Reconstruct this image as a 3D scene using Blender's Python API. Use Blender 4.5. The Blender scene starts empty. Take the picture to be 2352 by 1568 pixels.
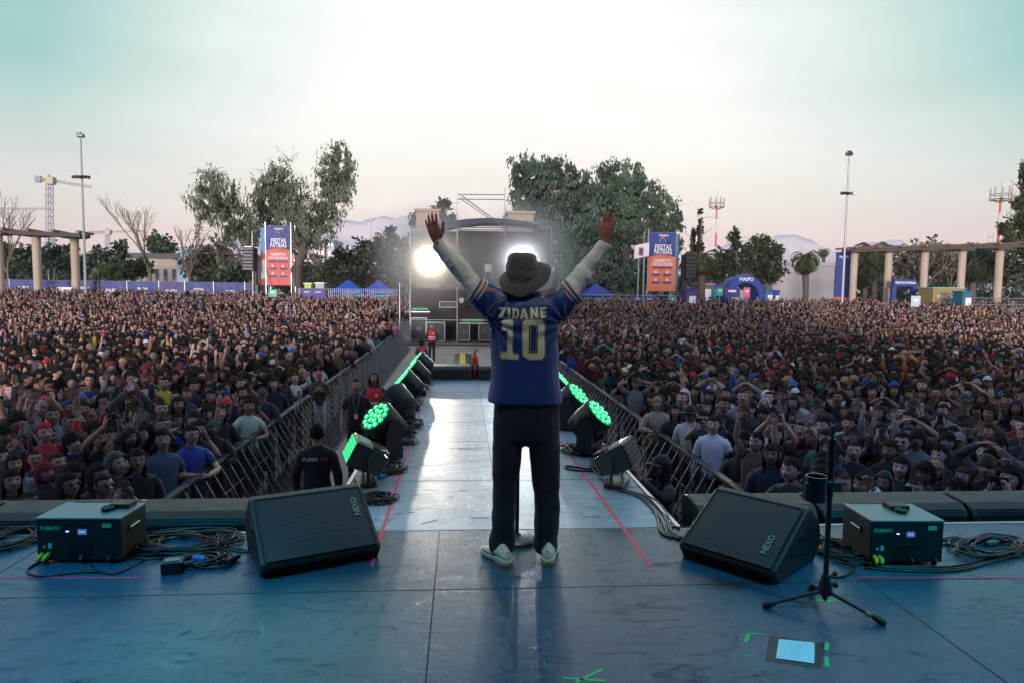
import bpy, bmesh, math, random
import numpy as np
from mathutils import Vector, Matrix, Euler
from mathutils.bvhtree import BVHTree
from mathutils import noise as mn
R = random.Random(7)
RN = np.random.RandomState(11)
V = Vector
rad = math.radians
scene = bpy.context.scene
COL = scene.collection

# ------------------------------------------------------------------ camera
CAM = V((0, 0, 1.625))
yaw, pitch, roll = rad(4.23), rad(-4.21), rad(0.7)
FWD = V((math.sin(yaw) * math.cos(pitch), math.cos(yaw) * math.cos(pitch), math.sin(pitch)))
_r0 = FWD.cross(V((0, 0, 1))).normalized()
_u0 = _r0.cross(FWD).normalized()
RGT = (_r0 * math.cos(roll) + _u0 * math.sin(roll)).normalized()
UPV = (_u0 * math.cos(roll) - _r0 * math.sin(roll)).normalized()
cd = bpy.data.cameras.new('camera'); cam = bpy.data.objects.new('camera', cd); COL.objects.link(cam)
m = Matrix((RGT, UPV, -FWD)).transposed().to_4x4(); m.translation = CAM
cam.matrix_world = m
cd.lens = 24.0; cd.sensor_width = 36.0; cd.clip_end = 30000; cd.clip_start = 0.05
scene.camera = cam

# ------------------------------------------------------------------ world, sun, exposure
w = bpy.data.worlds.new('World'); scene.world = w; w.use_nodes = True
nt = w.node_tree; N = nt.nodes; L = nt.links
for n in list(N): N.remove(n)
out = N.new('ShaderNodeOutputWorld'); bg = N.new('ShaderNodeBackground')
L.new(bg.outputs[0], out.inputs[0]); bg.inputs[1].default_value = 0.1
sky = N.new('ShaderNodeTexSky'); sky.sky_type = 'NISHITA'; sky.sun_disc = False
sky.sun_elevation = rad(3.0); sky.sun_rotation = rad(195); sky.dust_density = 2.0; sky.air_density = 1.3
tc = N.new('ShaderNodeTexCoord')
sep = N.new('ShaderNodeSeparateXYZ'); L.new(tc.outputs['Generated'], sep.inputs[0])
# evening glow: pale centre above the eastern horizon, teal away from it, pink belt along the horizon
dt = N.new('ShaderNodeVectorMath'); dt.operation = 'DOT_PRODUCT'
gd = V((math.sin(rad(5)) * math.cos(rad(9)), math.cos(rad(5)) * math.cos(rad(9)), math.sin(rad(9))))
dt.inputs[1].default_value = gd; L.new(tc.outputs['Generated'], dt.inputs[0])
ac = N.new('ShaderNodeMath'); ac.operation = 'ARCCOSINE'; L.new(dt.outputs['Value'], ac.inputs[0])
mr = N.new('ShaderNodeMath'); mr.operation = 'DIVIDE'; mr.inputs[1].default_value = 1.6; L.new(ac.outputs[0], mr.inputs[0])
r1 = N.new('ShaderNodeValToRGB'); L.new(mr.outputs[0], r1.inputs[0])
e = r1.color_ramp.elements
e[0].position = 0; e[0].color = (.93, .90, .86, 1); e[1].position = 1.0; e[1].color = (.44, .49, .68, 1)
for p, c in ((.17, (.90, .90, .86, 1)), (.27, (.66, .75, .71, 1)), (.38, (.27, .52, .50, 1)), (.56, (.26, .46, .50, 1)), (.8, (.30, .40, .50, 1))):
    x = r1.color_ramp.elements.new(p); x.color = c
r2 = N.new('ShaderNodeValToRGB'); L.new(sep.outputs['Z'], r2.inputs[0])
e = r2.color_ramp.elements
e[0].position = 0.0; e[0].color = (.64, .48, .50, 1); e[1].position = .26; e[1].color = (.90, .86, .80, 1)
x = r2.color_ramp.elements.new(.06); x.color = (.84, .62, .60, 1)
x = r2.color_ramp.elements.new(.12); x.color = (.88, .75, .70, 1)
r3 = N.new('ShaderNodeValToRGB'); L.new(sep.outputs['Z'], r3.inputs[0])
e = r3.color_ramp.elements
e[0].position = .07; e[0].color = (.92, .92, .92, 1); e[1].position = .26; e[1].color = (0, 0, 0, 1)
mx = N.new('ShaderNodeMix'); mx.data_type = 'RGBA'
L.new(r3.outputs[0], mx.inputs[0]); L.new(r1.outputs[0], mx.inputs[6]); L.new(r2.outputs[0], mx.inputs[7])
# faint high cloud streaks
mp = N.new('ShaderNodeMapping'); mp.inputs['Scale'].default_value = (2.5, 2.5, 14); L.new(tc.outputs['Generated'], mp.inputs[0])
nz = N.new('ShaderNodeTexNoise'); nz.inputs['Scale'].default_value = 1.6; nz.inputs['Detail'].default_value = 5; L.new(mp.outputs[0], nz.inputs[0])
nm = N.new('ShaderNodeMapRange'); nm.inputs[1].default_value = .3; nm.inputs[2].default_value = .7; nm.inputs[3].default_value = .95; nm.inputs[4].default_value = 1.04
L.new(nz.outputs[0], nm.inputs[0])
ml = N.new('ShaderNodeVectorMath'); ml.operation = 'SCALE'; L.new(mx.outputs[2], ml.inputs[0]); L.new(nm.outputs[0], ml.inputs['Scale'])
m8 = N.new('ShaderNodeVectorMath'); m8.operation = 'SCALE'; m8.inputs['Scale'].default_value = 11.8; L.new(ml.outputs[0], m8.inputs[0])
sk = N.new('ShaderNodeVectorMath'); sk.operation = 'SCALE'; sk.inputs['Scale'].default_value = .35; L.new(sky.outputs[0], sk.inputs[0])
ad = N.new('ShaderNodeVectorMath'); ad.operation = 'ADD'; L.new(m8.outputs[0], ad.inputs[0]); L.new(sk.outputs[0], ad.inputs[1])
L.new(ad.outputs[0], bg.inputs[0])

sd = bpy.data.lights.new('sun', 'SUN'); sd.energy = 3.8; sd.angle = rad(14); sd.color = (1, .87, .86)
sun = bpy.data.objects.new('sun', sd); COL.objects.link(sun)
sdir = V((math.sin(rad(195)) * math.cos(rad(5)), math.cos(rad(195)) * math.cos(rad(5)), math.sin(rad(5))))
sun.rotation_euler = sdir.to_track_quat('Z', 'Y').to_euler()
scene.view_settings.view_transform = 'Standard'; scene.view_settings.look = 'None'
scene.view_settings.exposure = 0.0; scene.view_settings.gamma = 1.0
scene.cycles.use_denoising = True
scene.cycles.max_bounces = 6; scene.cycles.volume_bounces = 1
scene.cycles.transparent_max_bounces = 12
scene.cycles.sample_clamp_indirect = 4.0
scene.cycles.caustics_reflective = False; scene.cycles.caustics_refractive = False

# ------------------------------------------------------------------ pixel helpers (photo 2352 wide) used to take measurements
def ray(u, v): return (FWD * 1568 + RGT * (u - 1176) - UPV * (v - 784)).normalized()
def W(u, v, y):
    d = ray(u, v); return CAM + d * ((y - CAM.y) / d.y)
def G(u, v, z=0.0):
    d = ray(u, v); return CAM + d * ((z - CAM.z) / d.z)

# ------------------------------------------------------------------ mesh helpers
GZ = -1.8
def ground_z(y): return GZ + max(0.0, min(1.0, (y - 38) / 36.0)) * 1.6
MAT = {}
def mat(name, col, rough=.6, metal=0.0, var=.12, scale=6.0, bump=0.0, bscale=60.0, emit=None, estr=0.0,
        objcol=False, attr=None, spec=.5, coat=0.0, sheen=0.0, trans=0.0, stretch=(1, 1, 1)):
    if name in MAT: return MAT[name]
    m = bpy.data.materials.new(name); m.use_nodes = True; MAT[name] = m
    nt = m.node_tree; N = nt.nodes; L = nt.links
    b = N['Principled BSDF']
    b.inputs['Roughness'].default_value = rough; b.inputs['Metallic'].default_value = metal
    b.inputs['Specular IOR Level'].default_value = spec; b.inputs['Coat Weight'].default_value = coat
    b.inputs['Sheen Weight'].default_value = sheen
    tc = N.new('ShaderNodeTexCoord')
    mp = N.new('ShaderNodeMapping'); mp.inputs['Scale'].default_value = stretch; L.new(tc.outputs['Object'], mp.inputs[0])
    if objcol:
        oi = N.new('ShaderNodeObjectInfo'); src = oi.outputs['Color']
        if attr:
            at = N.new('ShaderNodeAttribute'); at.attribute_name = attr
            mm = N.new('ShaderNodeMix'); mm.data_type = 'RGBA'
            L.new(at.outputs['Alpha'], mm.inputs[0]); L.new(src, mm.inputs[6]); L.new(at.outputs['Color'], mm.inputs[7]); src = mm.outputs[2]
    elif attr:
        at = N.new('ShaderNodeAttribute'); at.attribute_name = attr; src = at.outputs['Color']
    else:
        rg = N.new('ShaderNodeRGB'); rg.outputs[0].default_value = (*col, 1); src = rg.outputs[0]
    if var > 0:
        nz = N.new('ShaderNodeTexNoise'); nz.inputs['Scale'].default_value = scale; nz.inputs['Detail'].default_value = 6
        nz.inputs['Roughness'].default_value = .65
        L.new(mp.outputs[0], nz.inputs[0])
        mr = N.new('ShaderNodeMapRange'); mr.inputs[1].default_value = .25; mr.inputs[2].default_value = .75
        mr.inputs[3].default_value = 1 - var; mr.inputs[4].default_value = 1 + var; L.new(nz.outputs[0], mr.inputs[0])
        sc = N.new('ShaderNodeVectorMath'); sc.operation = 'SCALE'; L.new(src, sc.inputs[0]); L.new(mr.outputs[0], sc.inputs['Scale'])
        src = sc.outputs[0]
        m2 = N.new('ShaderNodeMapRange'); m2.inputs[1].default_value = .3; m2.inputs[2].default_value = .7
        m2.inputs[3].default_value = max(0, rough - .08); m2.inputs[4].default_value = min(1, rough + .08)
        L.new(nz.outputs[0], m2.inputs[0]); L.new(m2.outputs[0], b.inputs['Roughness'])
    L.new(src, b.inputs['Base Color'])
    if bump > 0:
        n2 = N.new('ShaderNodeTexNoise'); n2.inputs['Scale'].default_value = bscale; n2.inputs['Detail'].default_value = 4
        L.new(mp.outputs[0], n2.inputs[0])
        bp = N.new('ShaderNodeBump'); bp.inputs['Strength'].default_value = bump; bp.inputs['Distance'].default_value = .01
        L.new(n2.outputs[0], bp.inputs['Height']); L.new(bp.outputs[0], b.inputs['Normal'])
    if emit:
        b.inputs['Emission Color'].default_value = (*emit, 1); b.inputs['Emission Strength'].default_value = estr
    if trans > 0:
        tr = N.new('ShaderNodeBsdfTranslucent'); L.new(src, tr.inputs[0])
        ms = N.new('ShaderNodeMixShader'); ms.inputs[0].default_value = trans
        L.new(b.outputs[0], ms.inputs[1]); L.new(tr.outputs[0], ms.inputs[2]); L.new(ms.outputs[0], N['Material Output'].inputs[0])
    return m

def basis(d):
    d = d.normalized(); a = V((0, 0, 1)) if abs(d.z) < .9 else V((0, 1, 0))
    x = d.cross(a).normalized(); return x, x.cross(d).normalized()

class MB:
    def __init__(s): s.v = []; s.f = []; s.m = []; s.cur = 0
    def add(s, vs, fs, m=None):
        o = len(s.v); s.v.extend([tuple(p) for p in vs]); mi = s.cur if m is None else m
        for f in fs: s.f.append(tuple(i + o for i in f)); s.m.append(mi)
        return s
    def box(s, c, size, rot=None, bev=0.0, m=None):
        bm = bmesh.new(); bmesh.ops.create_cube(bm, size=1.0)
        for v in bm.verts: v.co = V((v.co.x * size[0], v.co.y * size[1], v.co.z * size[2]))
        if bev > 0: bmesh.ops.bevel(bm, geom=bm.edges[:], offset=bev, segments=2, affect='EDGES', profile=.6)
        M = Matrix.Translation(V(c)) @ (rot.to_4x4() if rot else Matrix())
        bm.verts.index_update()
        s.add([M @ v.co for v in bm.verts], [[v.index for v in f.verts] for f in bm.faces], m); bm.free(); return s
    def hexa(s, p8, m=None):   # bottom 4 (ccw) then top 4
        return s.add(p8, [(3, 2, 1, 0), (4, 5, 6, 7), (0, 1, 5, 4), (1, 2, 6, 5), (2, 3, 7, 6), (3, 0, 4, 7)], m)
    def rings(s, rs, closed=True, cap=True, m=None):
        n = len(rs[0]); vs = [p for r in rs for p in r]; fs = []
        for i in range(len(rs) - 1):
            for j in range(n if closed else n - 1):
                k = (j + 1) % n; fs.append((i * n + j, i * n + k, (i + 1) * n + k, (i + 1) * n + j))
        if cap and closed:
            fs.append(tuple(range(n - 1, -1, -1))); fs.append(tuple((len(rs) - 1) * n + j for j in range(n)))
        return s.add(vs, fs, m)
    def tube(s, pts, rad_, n=8, cap=True, flat=1.0, m=None, side=None, round_ends=False):
        pts = [V(p) for p in pts]; k = len(pts)
        rr = list(rad_) if hasattr(rad_, '__len__') else [rad_] * k
        if round_ends:
            d0 = (pts[0] - pts[1]).normalized(); d1 = (pts[-1] - pts[-2]).normalized(); a, b = rr[0], rr[-1]
            pts = [pts[0] + d0 * a * .9, pts[0] + d0 * a * .6] + pts + [pts[-1] + d1 * b * .6, pts[-1] + d1 * b * .9]
            rr = [a * .3, a * .75] + rr + [b * .75, b * .3]; k += 4
        ds = []
        for i in range(k):
            a = pts[max(0, i - 1)]; b = pts[min(k - 1, i + 1)]; d = b - a
            ds.append(d.normalized() if d.length > 1e-9 else V((0, 0, 1)))
        if side is not None: x = (V(side) - ds[0] * V(side).dot(ds[0])).normalized()
        else: x = basis(ds[0])[0]
        rs = []
        for i in range(k):
            x = x - ds[i] * x.dot(ds[i]); x = x.normalized() if x.length > 1e-6 else basis(ds[i])[0]
            y = ds[i].cross(x)
            rs.append([pts[i] + x * (rr[i] * math.cos(2 * math.pi * j / n)) + y * (rr[i] * flat * math.sin(2 * math.pi * j / n)) for j in range(n)])
        return s.rings(rs, True, cap, m)
    def cyl(s, a, b, r, n=12, r2=None, m=None): return s.tube([a, b], [r, r if r2 is None else r2], n, True, m=m)
    def lathe(s, prof, n=20, M=None, m=None):
        rs = []
        for r_, z in prof:
            ring = [V((r_ * math.cos(2 * math.pi * j / n), r_ * math.sin(2 * math.pi * j / n), z)) for j in range(n)]
            rs.append([M @ p for p in ring] if M else ring)
        return s.rings(rs, True, True, m)
    def quad(s, a, b, c, d, m=None): return s.add([a, b, c, d], [(0, 1, 2, 3)], m)
    def grid(s, fn, nu, nv, m=None):
        vs = [fn(i / nu, j / nv) for j in range(nv + 1) for i in range(nu + 1)]
        fs = [(j * (nu + 1) + i, j * (nu + 1) + i + 1, (j + 1) * (nu + 1) + i + 1, (j + 1) * (nu + 1) + i) for j in range(nv) for i in range(nu)]
        return s.add(vs, fs, m)
    def sphere(s, c, r, n=10, k=7, m=None):
        c = V(c); r = r if hasattr(r, '__len__') else (r, r, r); rs = []
        for i in range(k + 1):
            a = math.pi * (i + .02) / (k + .04) - math.pi / 2
            rs.append([c + V((r[0] * math.cos(a) * math.cos(2 * math.pi * j / n), r[1] * math.cos(a) * math.sin(2 * math.pi * j / n), r[2] * math.sin(a))) for j in range(n)])
        return s.rings(rs, True, True, m)
    def mesh(s, name, mats=None, smooth=False):
        me = bpy.data.meshes.new(name); me.from_pydata(s.v, [], s.f)
        if mats:
            for x in (mats if isinstance(mats, (list, tuple)) else [mats]): me.materials.append(x)
        if any(s.m): me.polygons.foreach_set('material_index', s.m)
        if smooth is not False:
            me.polygons.foreach_set('use_smooth', [True] * len(me.polygons))
            if smooth is not True: me.set_sharp_from_angle(angle=rad(smooth))
        me.update(); return me
    def build(s, name, mats, parent=None, smooth=False, world=False):
        if world and parent is not None:
            Mi = PM[parent.name].inverted(); s.v = [tuple(Mi @ V(p)) for p in s.v]
        me = s.mesh(name, mats, smooth); o = bpy.data.objects.new(name, me); COL.objects.link(o)
        if parent is not None: o.parent = parent
        return o
PM = {}
def ordn(i): return ['first', 'second', 'third', 'fourth', 'fifth', 'sixth', 'seventh', 'eighth', 'ninth', 'tenth', 'eleventh', 'twelfth', 'thirteenth', 'fourteenth', 'fifteenth', 'sixteenth', 'seventeenth', 'eighteenth', 'nineteenth', 'twentieth', 'twenty-first', 'twenty-second', 'twenty-third', 'twenty-fourth', 'twenty-fifth', 'twenty-sixth', 'twenty-seventh'][i]
def thing(name, label, cat, loc=(0, 0, 0), rz=0.0, group=None, kind=None, rot=None):
    o = bpy.data.objects.new(name, None); COL.objects.link(o); o.empty_display_size = .2
    o.location = loc; o.rotation_euler = rot if rot else (0, 0, rz)
    PM[o.name] = Matrix.Translation(V(loc)) @ o.rotation_euler.to_matrix().to_4x4()
    return tag(o, label, cat, group, kind)
def tag(o, label=None, cat=None, group=None, kind=None):
    if label: o['label'] = label
    if cat: o['category'] = cat
    if group: o['group'] = group
    if kind: o['kind'] = kind
    return o
def copy_tree(src, parent=None):
    c = src.copy(); COL.objects.link(c); c.parent = parent
    for ch in [o for o in src.children]: copy_tree(ch, c)
    return c
def text(s, size, material, parent, M, name='lettering', offset=0.0, extrude=.001, align='CENTER', shear=0.0, spacing=1.0, sx=1.0):
    cu = bpy.data.curves.new(name, 'FONT'); cu.body = s; cu.size = size; cu.offset = offset; cu.extrude = extrude
    cu.align_x = align; cu.align_y = 'CENTER'; cu.shear = shear; cu.space_character = spacing; cu.resolution_u = 3
    o = bpy.data.objects.new(name, cu); COL.objects.link(o)
    dg = bpy.context.evaluated_depsgraph_get(); me = bpy.data.meshes.new_from_object(o.evaluated_get(dg))
    bpy.data.objects.remove(o); bpy.data.curves.remove(cu)
    me.name = name; me.transform(M @ Matrix.Diagonal((sx, 1, 1, 1))); me.materials.clear(); me.materials.append(material)
    o = bpy.data.objects.new(name, me); COL.objects.link(o)
    if parent is not None: o.parent = parent
    return o
def frame(o, right, up):
    right = V(right).normalized(); up = V(up).normalized(); n = right.cross(up)
    M = Matrix((right, up, n)).transposed().to_4x4(); M.translation = V(o); return M
def smoothline(pts, k=4):
    pts = [V(p) for p in pts]; out = []
    for i in range(len(pts) - 1):
        p0 = pts[max(0, i - 1)]; p1 = pts[i]; p2 = pts[i + 1]; p3 = pts[min(len(pts) - 1, i + 2)]
        for j in range(k):
            t = j / k
            out.append(.5 * ((2 * p1) + (p2 - p0) * t + (2 * p0 - 5 * p1 + 4 * p2 - p3) * t * t + (3 * p1 - p0 - 3 * p2 + p3) * t ** 3))
    out.append(pts[-1]); return out
# ------------------------------------------------------------------ materials of the setting
M_black = mat('black_paint', (.012, .013, .015), .45, var=.2, scale=14)
M_steel = mat('galvanised_steel', (.42, .44, .46), .42, .8, var=.2, scale=10)
M_dsteel = mat('dark_steel', (.09, .095, .10), .35, .85, var=.25, scale=12)
M_alu = mat('aluminium_edge', (.55, .56, .58), .3, .9, var=.15)
M_rubber = mat('black_rubber', (.012, .012, .013), .55, var=.2, scale=20)
M_pink = mat('pink_tape', (.85, .06, .12), .6, var=.12, scale=30)
M_green = mat('green_tape', (.02, .55, .14), .6, var=.12, scale=30)

def floor_material(name, base, rough, scuff, lines):
    m = bpy.data.materials.new(name); m.use_nodes = True; nt = m.node_tree; N = nt.nodes; L = nt.links; b = N['Principled BSDF']
    tc = N.new('ShaderNodeTexCoord')
    def noise(sc, det, stretch=(1, 1, 1), rot=0.0, dist=0.0, ro=.6):
        mp = N.new('ShaderNodeMapping'); mp.inputs['Scale'].default_value = stretch; mp.inputs['Rotation'].default_value = (0, 0, rot)
        L.new(tc.outputs['Object'], mp.inputs[0])
        n = N.new('ShaderNodeTexNoise'); n.inputs['Scale'].default_value = sc; n.inputs['Detail'].default_value = det
        n.inputs['Distortion'].default_value = dist; n.inputs['Roughness'].default_value = ro; L.new(mp.outputs[0], n.inputs[0]); return n.outputs[0]
    def mr(src, a, b_, c, d):
        r = N.new('ShaderNodeMapRange'); r.inputs[1].default_value = a; r.inputs[2].default_value = b_; r.inputs[3].default_value = c; r.inputs[4].default_value = d
        L.new(src, r.inputs[0]); return r.outputs[0]
    def mth(op, a, b_):
        x = N.new('ShaderNodeMath'); x.operation = op
        for i, q in enumerate((a, b_)):
            if isinstance(q, (int, float)): x.inputs[i].default_value = q
            else: L.new(q, x.inputs[i])
        return x.outputs[0]
    big = noise(.8, 5); grain = noise(9, 8, (1, 7, 1)); grain2 = noise(14, 6, (7, 1, 1)); fine = noise(60, 3)
    sA = noise(3.2, 9, (1, 5, 1), .5, 1.5, .75); sB = noise(2.4, 9, (5, 1, 1), .25, 2.2, .75); sC = noise(5, 8, (1, 3, 1), -1.0, 2.5, .8)
    streak = mth('MAXIMUM', mr(sA, .55, .68, 0, 1), mth('MAXIMUM', mr(sB, .56, .68, 0, 1), mr(sC, .58, .70, 0, .8)))
    dark = mth('MAXIMUM', mr(noise(2.0, 9, (1, 4, 1), 1.2, 1.8, .8), .54, .66, 0, 1), mr(noise(4.5, 9, (3, 1, 1), .1, 2.5, .8), .56, .68, 0, .9))
    v = mth('MULTIPLY', mr(big, .3, .7, .72, 1.28), mr(grain, .3, .7, .88, 1.12))
    v = mth('ADD', v, mth('MULTIPLY', streak, scuff)); v = mth('MULTIPLY', v, mr(dark, 0, 1, 1, .45))
    rg = N.new('ShaderNodeRGB'); rg.outputs[0].default_value = (*base, 1)
    sc = N.new('ShaderNodeVectorMath'); sc.operation = 'SCALE'; L.new(rg.outputs[0], sc.inputs[0]); L.new(v, sc.inputs['Scale'])
    L.new(sc.outputs[0], b.inputs['Base Color'])
    ro = mth('ADD', mr(big, .3, .7, rough - .05, rough + .07), mth('MULTIPLY', mth('SUBTRACT', dark, mth('MULTIPLY', streak, .35)), .30))
    ro = mth('ADD', ro, mr(grain2, .3, .7, -.03, .04)); L.new(ro, b.inputs['Roughness'])
    bp = N.new('ShaderNodeBump'); bp.inputs['Strength'].default_value = .16; bp.inputs['Distance'].default_value = .004
    L.new(mth('ADD', mth('ADD', grain, streak), fine), bp.inputs['Height']); L.new(bp.outputs[0], b.inputs['Normal'])
    L.new(mth('MULTIPLY', mr(dark, 0, 1, .34 if name == 'stage_plywood' else .55, .12), mr(big, .3, .7, .8, 1.15)), b.inputs['Specular IOR Level'])
    return m
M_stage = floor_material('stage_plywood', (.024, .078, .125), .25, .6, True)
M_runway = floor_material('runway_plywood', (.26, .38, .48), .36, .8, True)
M_ground = mat('concrete_ground', (.30, .275, .245), .85, var=.22, scale=.7, bump=.3, bscale=25)
M_dirt = mat('park_earth', (.22, .19, .15), .95, var=.3, scale=.15)

# ------------------------------------------------------------------ ground and stage
g = MB()
xs = [-3200, -700, -250, -120, -60, -30, 0, 30, 60, 120, 250, 700, 3200]
ys = [-60, -10, 0, 20, 38, 50, 56, 66, 74, 86, 110, 160, 300, 700, 3300]
vs = [(x, y, ground_z(y)) for y in ys for x in xs]; nx = len(xs)
fs = [(j * nx + i, j * nx + i + 1, (j + 1) * nx + i + 1, (j + 1) * nx + i) for j in range(len(ys) - 1) for i in range(nx - 1)]
g.add(vs, fs); tag(g.build('ground', M_dirt, smooth=True), kind='structure')
g = MB(); pv = [(-45, 3), (60, 3), (60, 38), (-45, 38)]
g.add([(x, y, GZ + .004) for x, y in pv], [(0, 1, 2, 3)])
g.add([(-45, 38, GZ + .004), (60, 38, GZ + .004), (80, 74, ground_z(74) + .004), (-80, 74, ground_z(74) + .004)], [(0, 1, 2, 3)])
tag(g.build('plaza_paving', M_ground), kind='structure')

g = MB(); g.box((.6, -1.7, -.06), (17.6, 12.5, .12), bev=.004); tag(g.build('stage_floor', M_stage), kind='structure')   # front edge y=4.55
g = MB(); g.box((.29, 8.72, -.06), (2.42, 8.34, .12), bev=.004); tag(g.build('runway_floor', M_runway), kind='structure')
g = MB()
g.box((.6, 4.50, -.86), (17.6, .04, 1.46)); g.box((-.90, 8.7, -.86), (.03, 8.3, 1.46)); g.box((1.48, 8.7, -.86), (.03, 8.3, 1.46)); g.box((.29, 12.86, -.86), (2.3, .03, 1.46))
tag(g.build('stage_skirt', mat('black_skirt_cloth', (.012, .012, .016), .9, var=.3, scale=3)), kind='structure')
g = MB()
for y in (-6, -3, 0, 3): pass
g.box((.29, 4.56, .0005), (17.2, .006, .001)); g.box((.29, 3.63, .0005), (17.2, .005, .001))
g.box((-.14, 1.2, .0005), (.006, 6.66, .001)); g.box((2.31, 1.2, .0005), (.006, 6.66, .001)); g.box((-2.6, 1.2, .0005), (.005, 6.66, .001))
for y in (5.78, 7.0, 7.3, 8.4, 9.6, 10.9, 12.1): g.box((.29, y, .0005), (2.38, .005, .001))
g.box((.29, 8.7, .0005), (.004, 8.2, .001))
tag(g.build('deck_seams', mat('dark_deck_seam', (.006, .006, .007), .9, var=0)), kind='structure')  # dark strips along the deck joints
g = MB(); g.box((-3.9, 4.565, -.035), (5.6, .03, .075)); g.box((4.5, 4.565, -.035), (5.4, .03, .075))
g.box((-.935, 8.7, -.04), (.03, 8.3, .10)); g.box((1.515, 8.7, -.04), (.03, 8.3, .10))
tag(g.build('deck_edge_trim', M_alu), kind='structure')
# the stage house the photographer stands in: roof, back wall, side wings
g = MB(); g.box((.6, -2.0, 9.1), (19.5, 12.6, .3)); g.box((.6, -8.0, 3.7), (19.5, .3, 10.6)); g.box((-9.2, -2.6, 3.7), (.3, 11, 10.6)); g.box((10.4, -2.6, 3.7), (.3, 11, 10.6))
tag(g.build('stage_roof', mat('black_stage_canvas', (.012, .013, .016), .9, var=.2)), kind='structure')

# ------------------------------------------------------------------ tapes on the deck
def tape(p, q, wd, m, label, z=.004):
    p = V(p); q = V(q); d = (q - p).normalized(); s = V((-d.y, d.x, 0)) * wd / 2; b = MB(); n = max(1, int((q - p).length / .25)); pr = None
    ring = []
    for i in range(n + 1):
        c = p.lerp(q, i / n) + s * R.uniform(-.12, .12)
        a1, a2 = c - s, c + s; ring.append([V((a1.x, a1.y, .0005)), V((a2.x, a2.y, .0005)), V((a2.x, a2.y, z * .4)), V((a1.x, a1.y, z * .4))])
    b.rings(ring); return tag(b.build('floor_tape', m), label, 'tape')
tape(G(853, 1300), G(985, 880), .022, M_pink, 'long pink tape line down the left side of the runway')
tape(G(1496, 1301), G(1285, 1010), .024, M_pink, 'long pink tape line down the right side of the runway')
tape(G(-60, 1325), G(323, 1326), .016, M_pink, 'pink tape line crossing the stage in front of the left effects machine')
tape(G(1970, 1325), G(2420, 1326), .016, M_pink, 'pink tape line crossing the stage in front of the right effects machine')
tape(G(1590, 1328), G(1614, 1333), .02, M_pink, 'short scrap of crumpled pink tape beside the right wedge monitor')
def marks(segs, label):
    b = MB()
    for (a, c, wd) in segs:
        p = V(a); q = V(c); d = (q - p).normalized(); s = V((-d.y, d.x, 0)) * wd / 2; z = V((0, 0, .0015))
        b.hexa([p - s, q - s, q + s, p + s, p - s + z, q - s + z, q + s + z, p + s + z])
    return tag(b.build('tape_mark', M_green), label, 'tape')
marks([(G(1712, 1475), G(1720, 1453), .018), (G(1716, 1453), G(1755, 1456), .012)], 'green corner tape mark left of the setlist sheet')
marks([(G(1712, 1506), G(1733, 1506), .008)], 'small thin green tape scrap below the left corner mark')
marks([(G(1900, 1474), G(1898, 1493), .018)], 'upper green tape strip at the right of the setlist sheet')
marks([(G(1899, 1508), G(1899, 1530), .018)], 'lower green tape strip at the right of the setlist sheet')
marks([(G(1874, 1378), G(1921, 1379), .016), (G(1885, 1372), G(1905, 1384), .014)], 'green tape cross beneath the cup holder stand')
marks([(G(1292, 1556), G(1392, 1563), .014), (G(1322, 1566), G(1385, 1536), .014)], 'green tape cross on the stage floor at the bottom edge')
tape(G(938, 1176), G(952, 1176), .012, M_black, 'small black ring shaped scuff of tape on the runway')
tape(G(968, 1202), G(1006, 1192), .010, M_black, 'thin dark tape sliver on the runway left of the performer')
tape(G(1080, 1188), G(1124, 1188), .010, M_black, 'dark tape sliver on the runway beside the performer left leg')
tape(G(1340, 1186), G(1376, 1186), .010, M_black, 'dark tape sliver on the runway right of the performer')

# setlist in a clear sleeve
st = thing('setlist', 'pale cyan paper setlist in a clear plastic sleeve taped to the stage', 'paper', G(1828, 1495))
b = MB(); c = [G(1782, 1512), G(1870, 1524), G(1871, 1476), G(1789, 1468)]
z = V((0, 0, .004)); b.hexa([p + V((0, 0, .002)) for p in c] + [p + z for p in c]); b.build('paper_sheet', mat('blue_lit_paper', (.55, .80, .86), .6, var=.06), st, world=True)
b = MB(); c2 = [G(1757, 1516), G(1885, 1534), G(1897, 1476), G(1768, 1458)]
b.hexa([p for p in c2] + [p + V((0, 0, .0012)) for p in c2]); b.build('plastic_sleeve', mat('glossy_plastic_sleeve', (.015, .025, .035), .3, var=.2, spec=.25), st, world=True)
rt = (c[1] - c[0]).normalized(); upn = (c[3] - c[0]).normalized()
ink = mat('grey_ink', (.16, .30, .34), .7, var=0)
PMi = PM[st.name].inverted()
cc = (c[0] + c[1] + c[2] + c[3]) / 4
for i, s in enumerate(('- - - - -', '- - - - - - -', '- - - -', '- - - - - -', '- - - - -', '- - - - - -', '- - - -')):
    text(s, .014, ink, st, PMi @ frame(cc + upn * (.052 - i * .017) + V((0, 0, .0048)), rt, upn), 'handwritten_line', offset=.0003, extrude=.0002)
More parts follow.
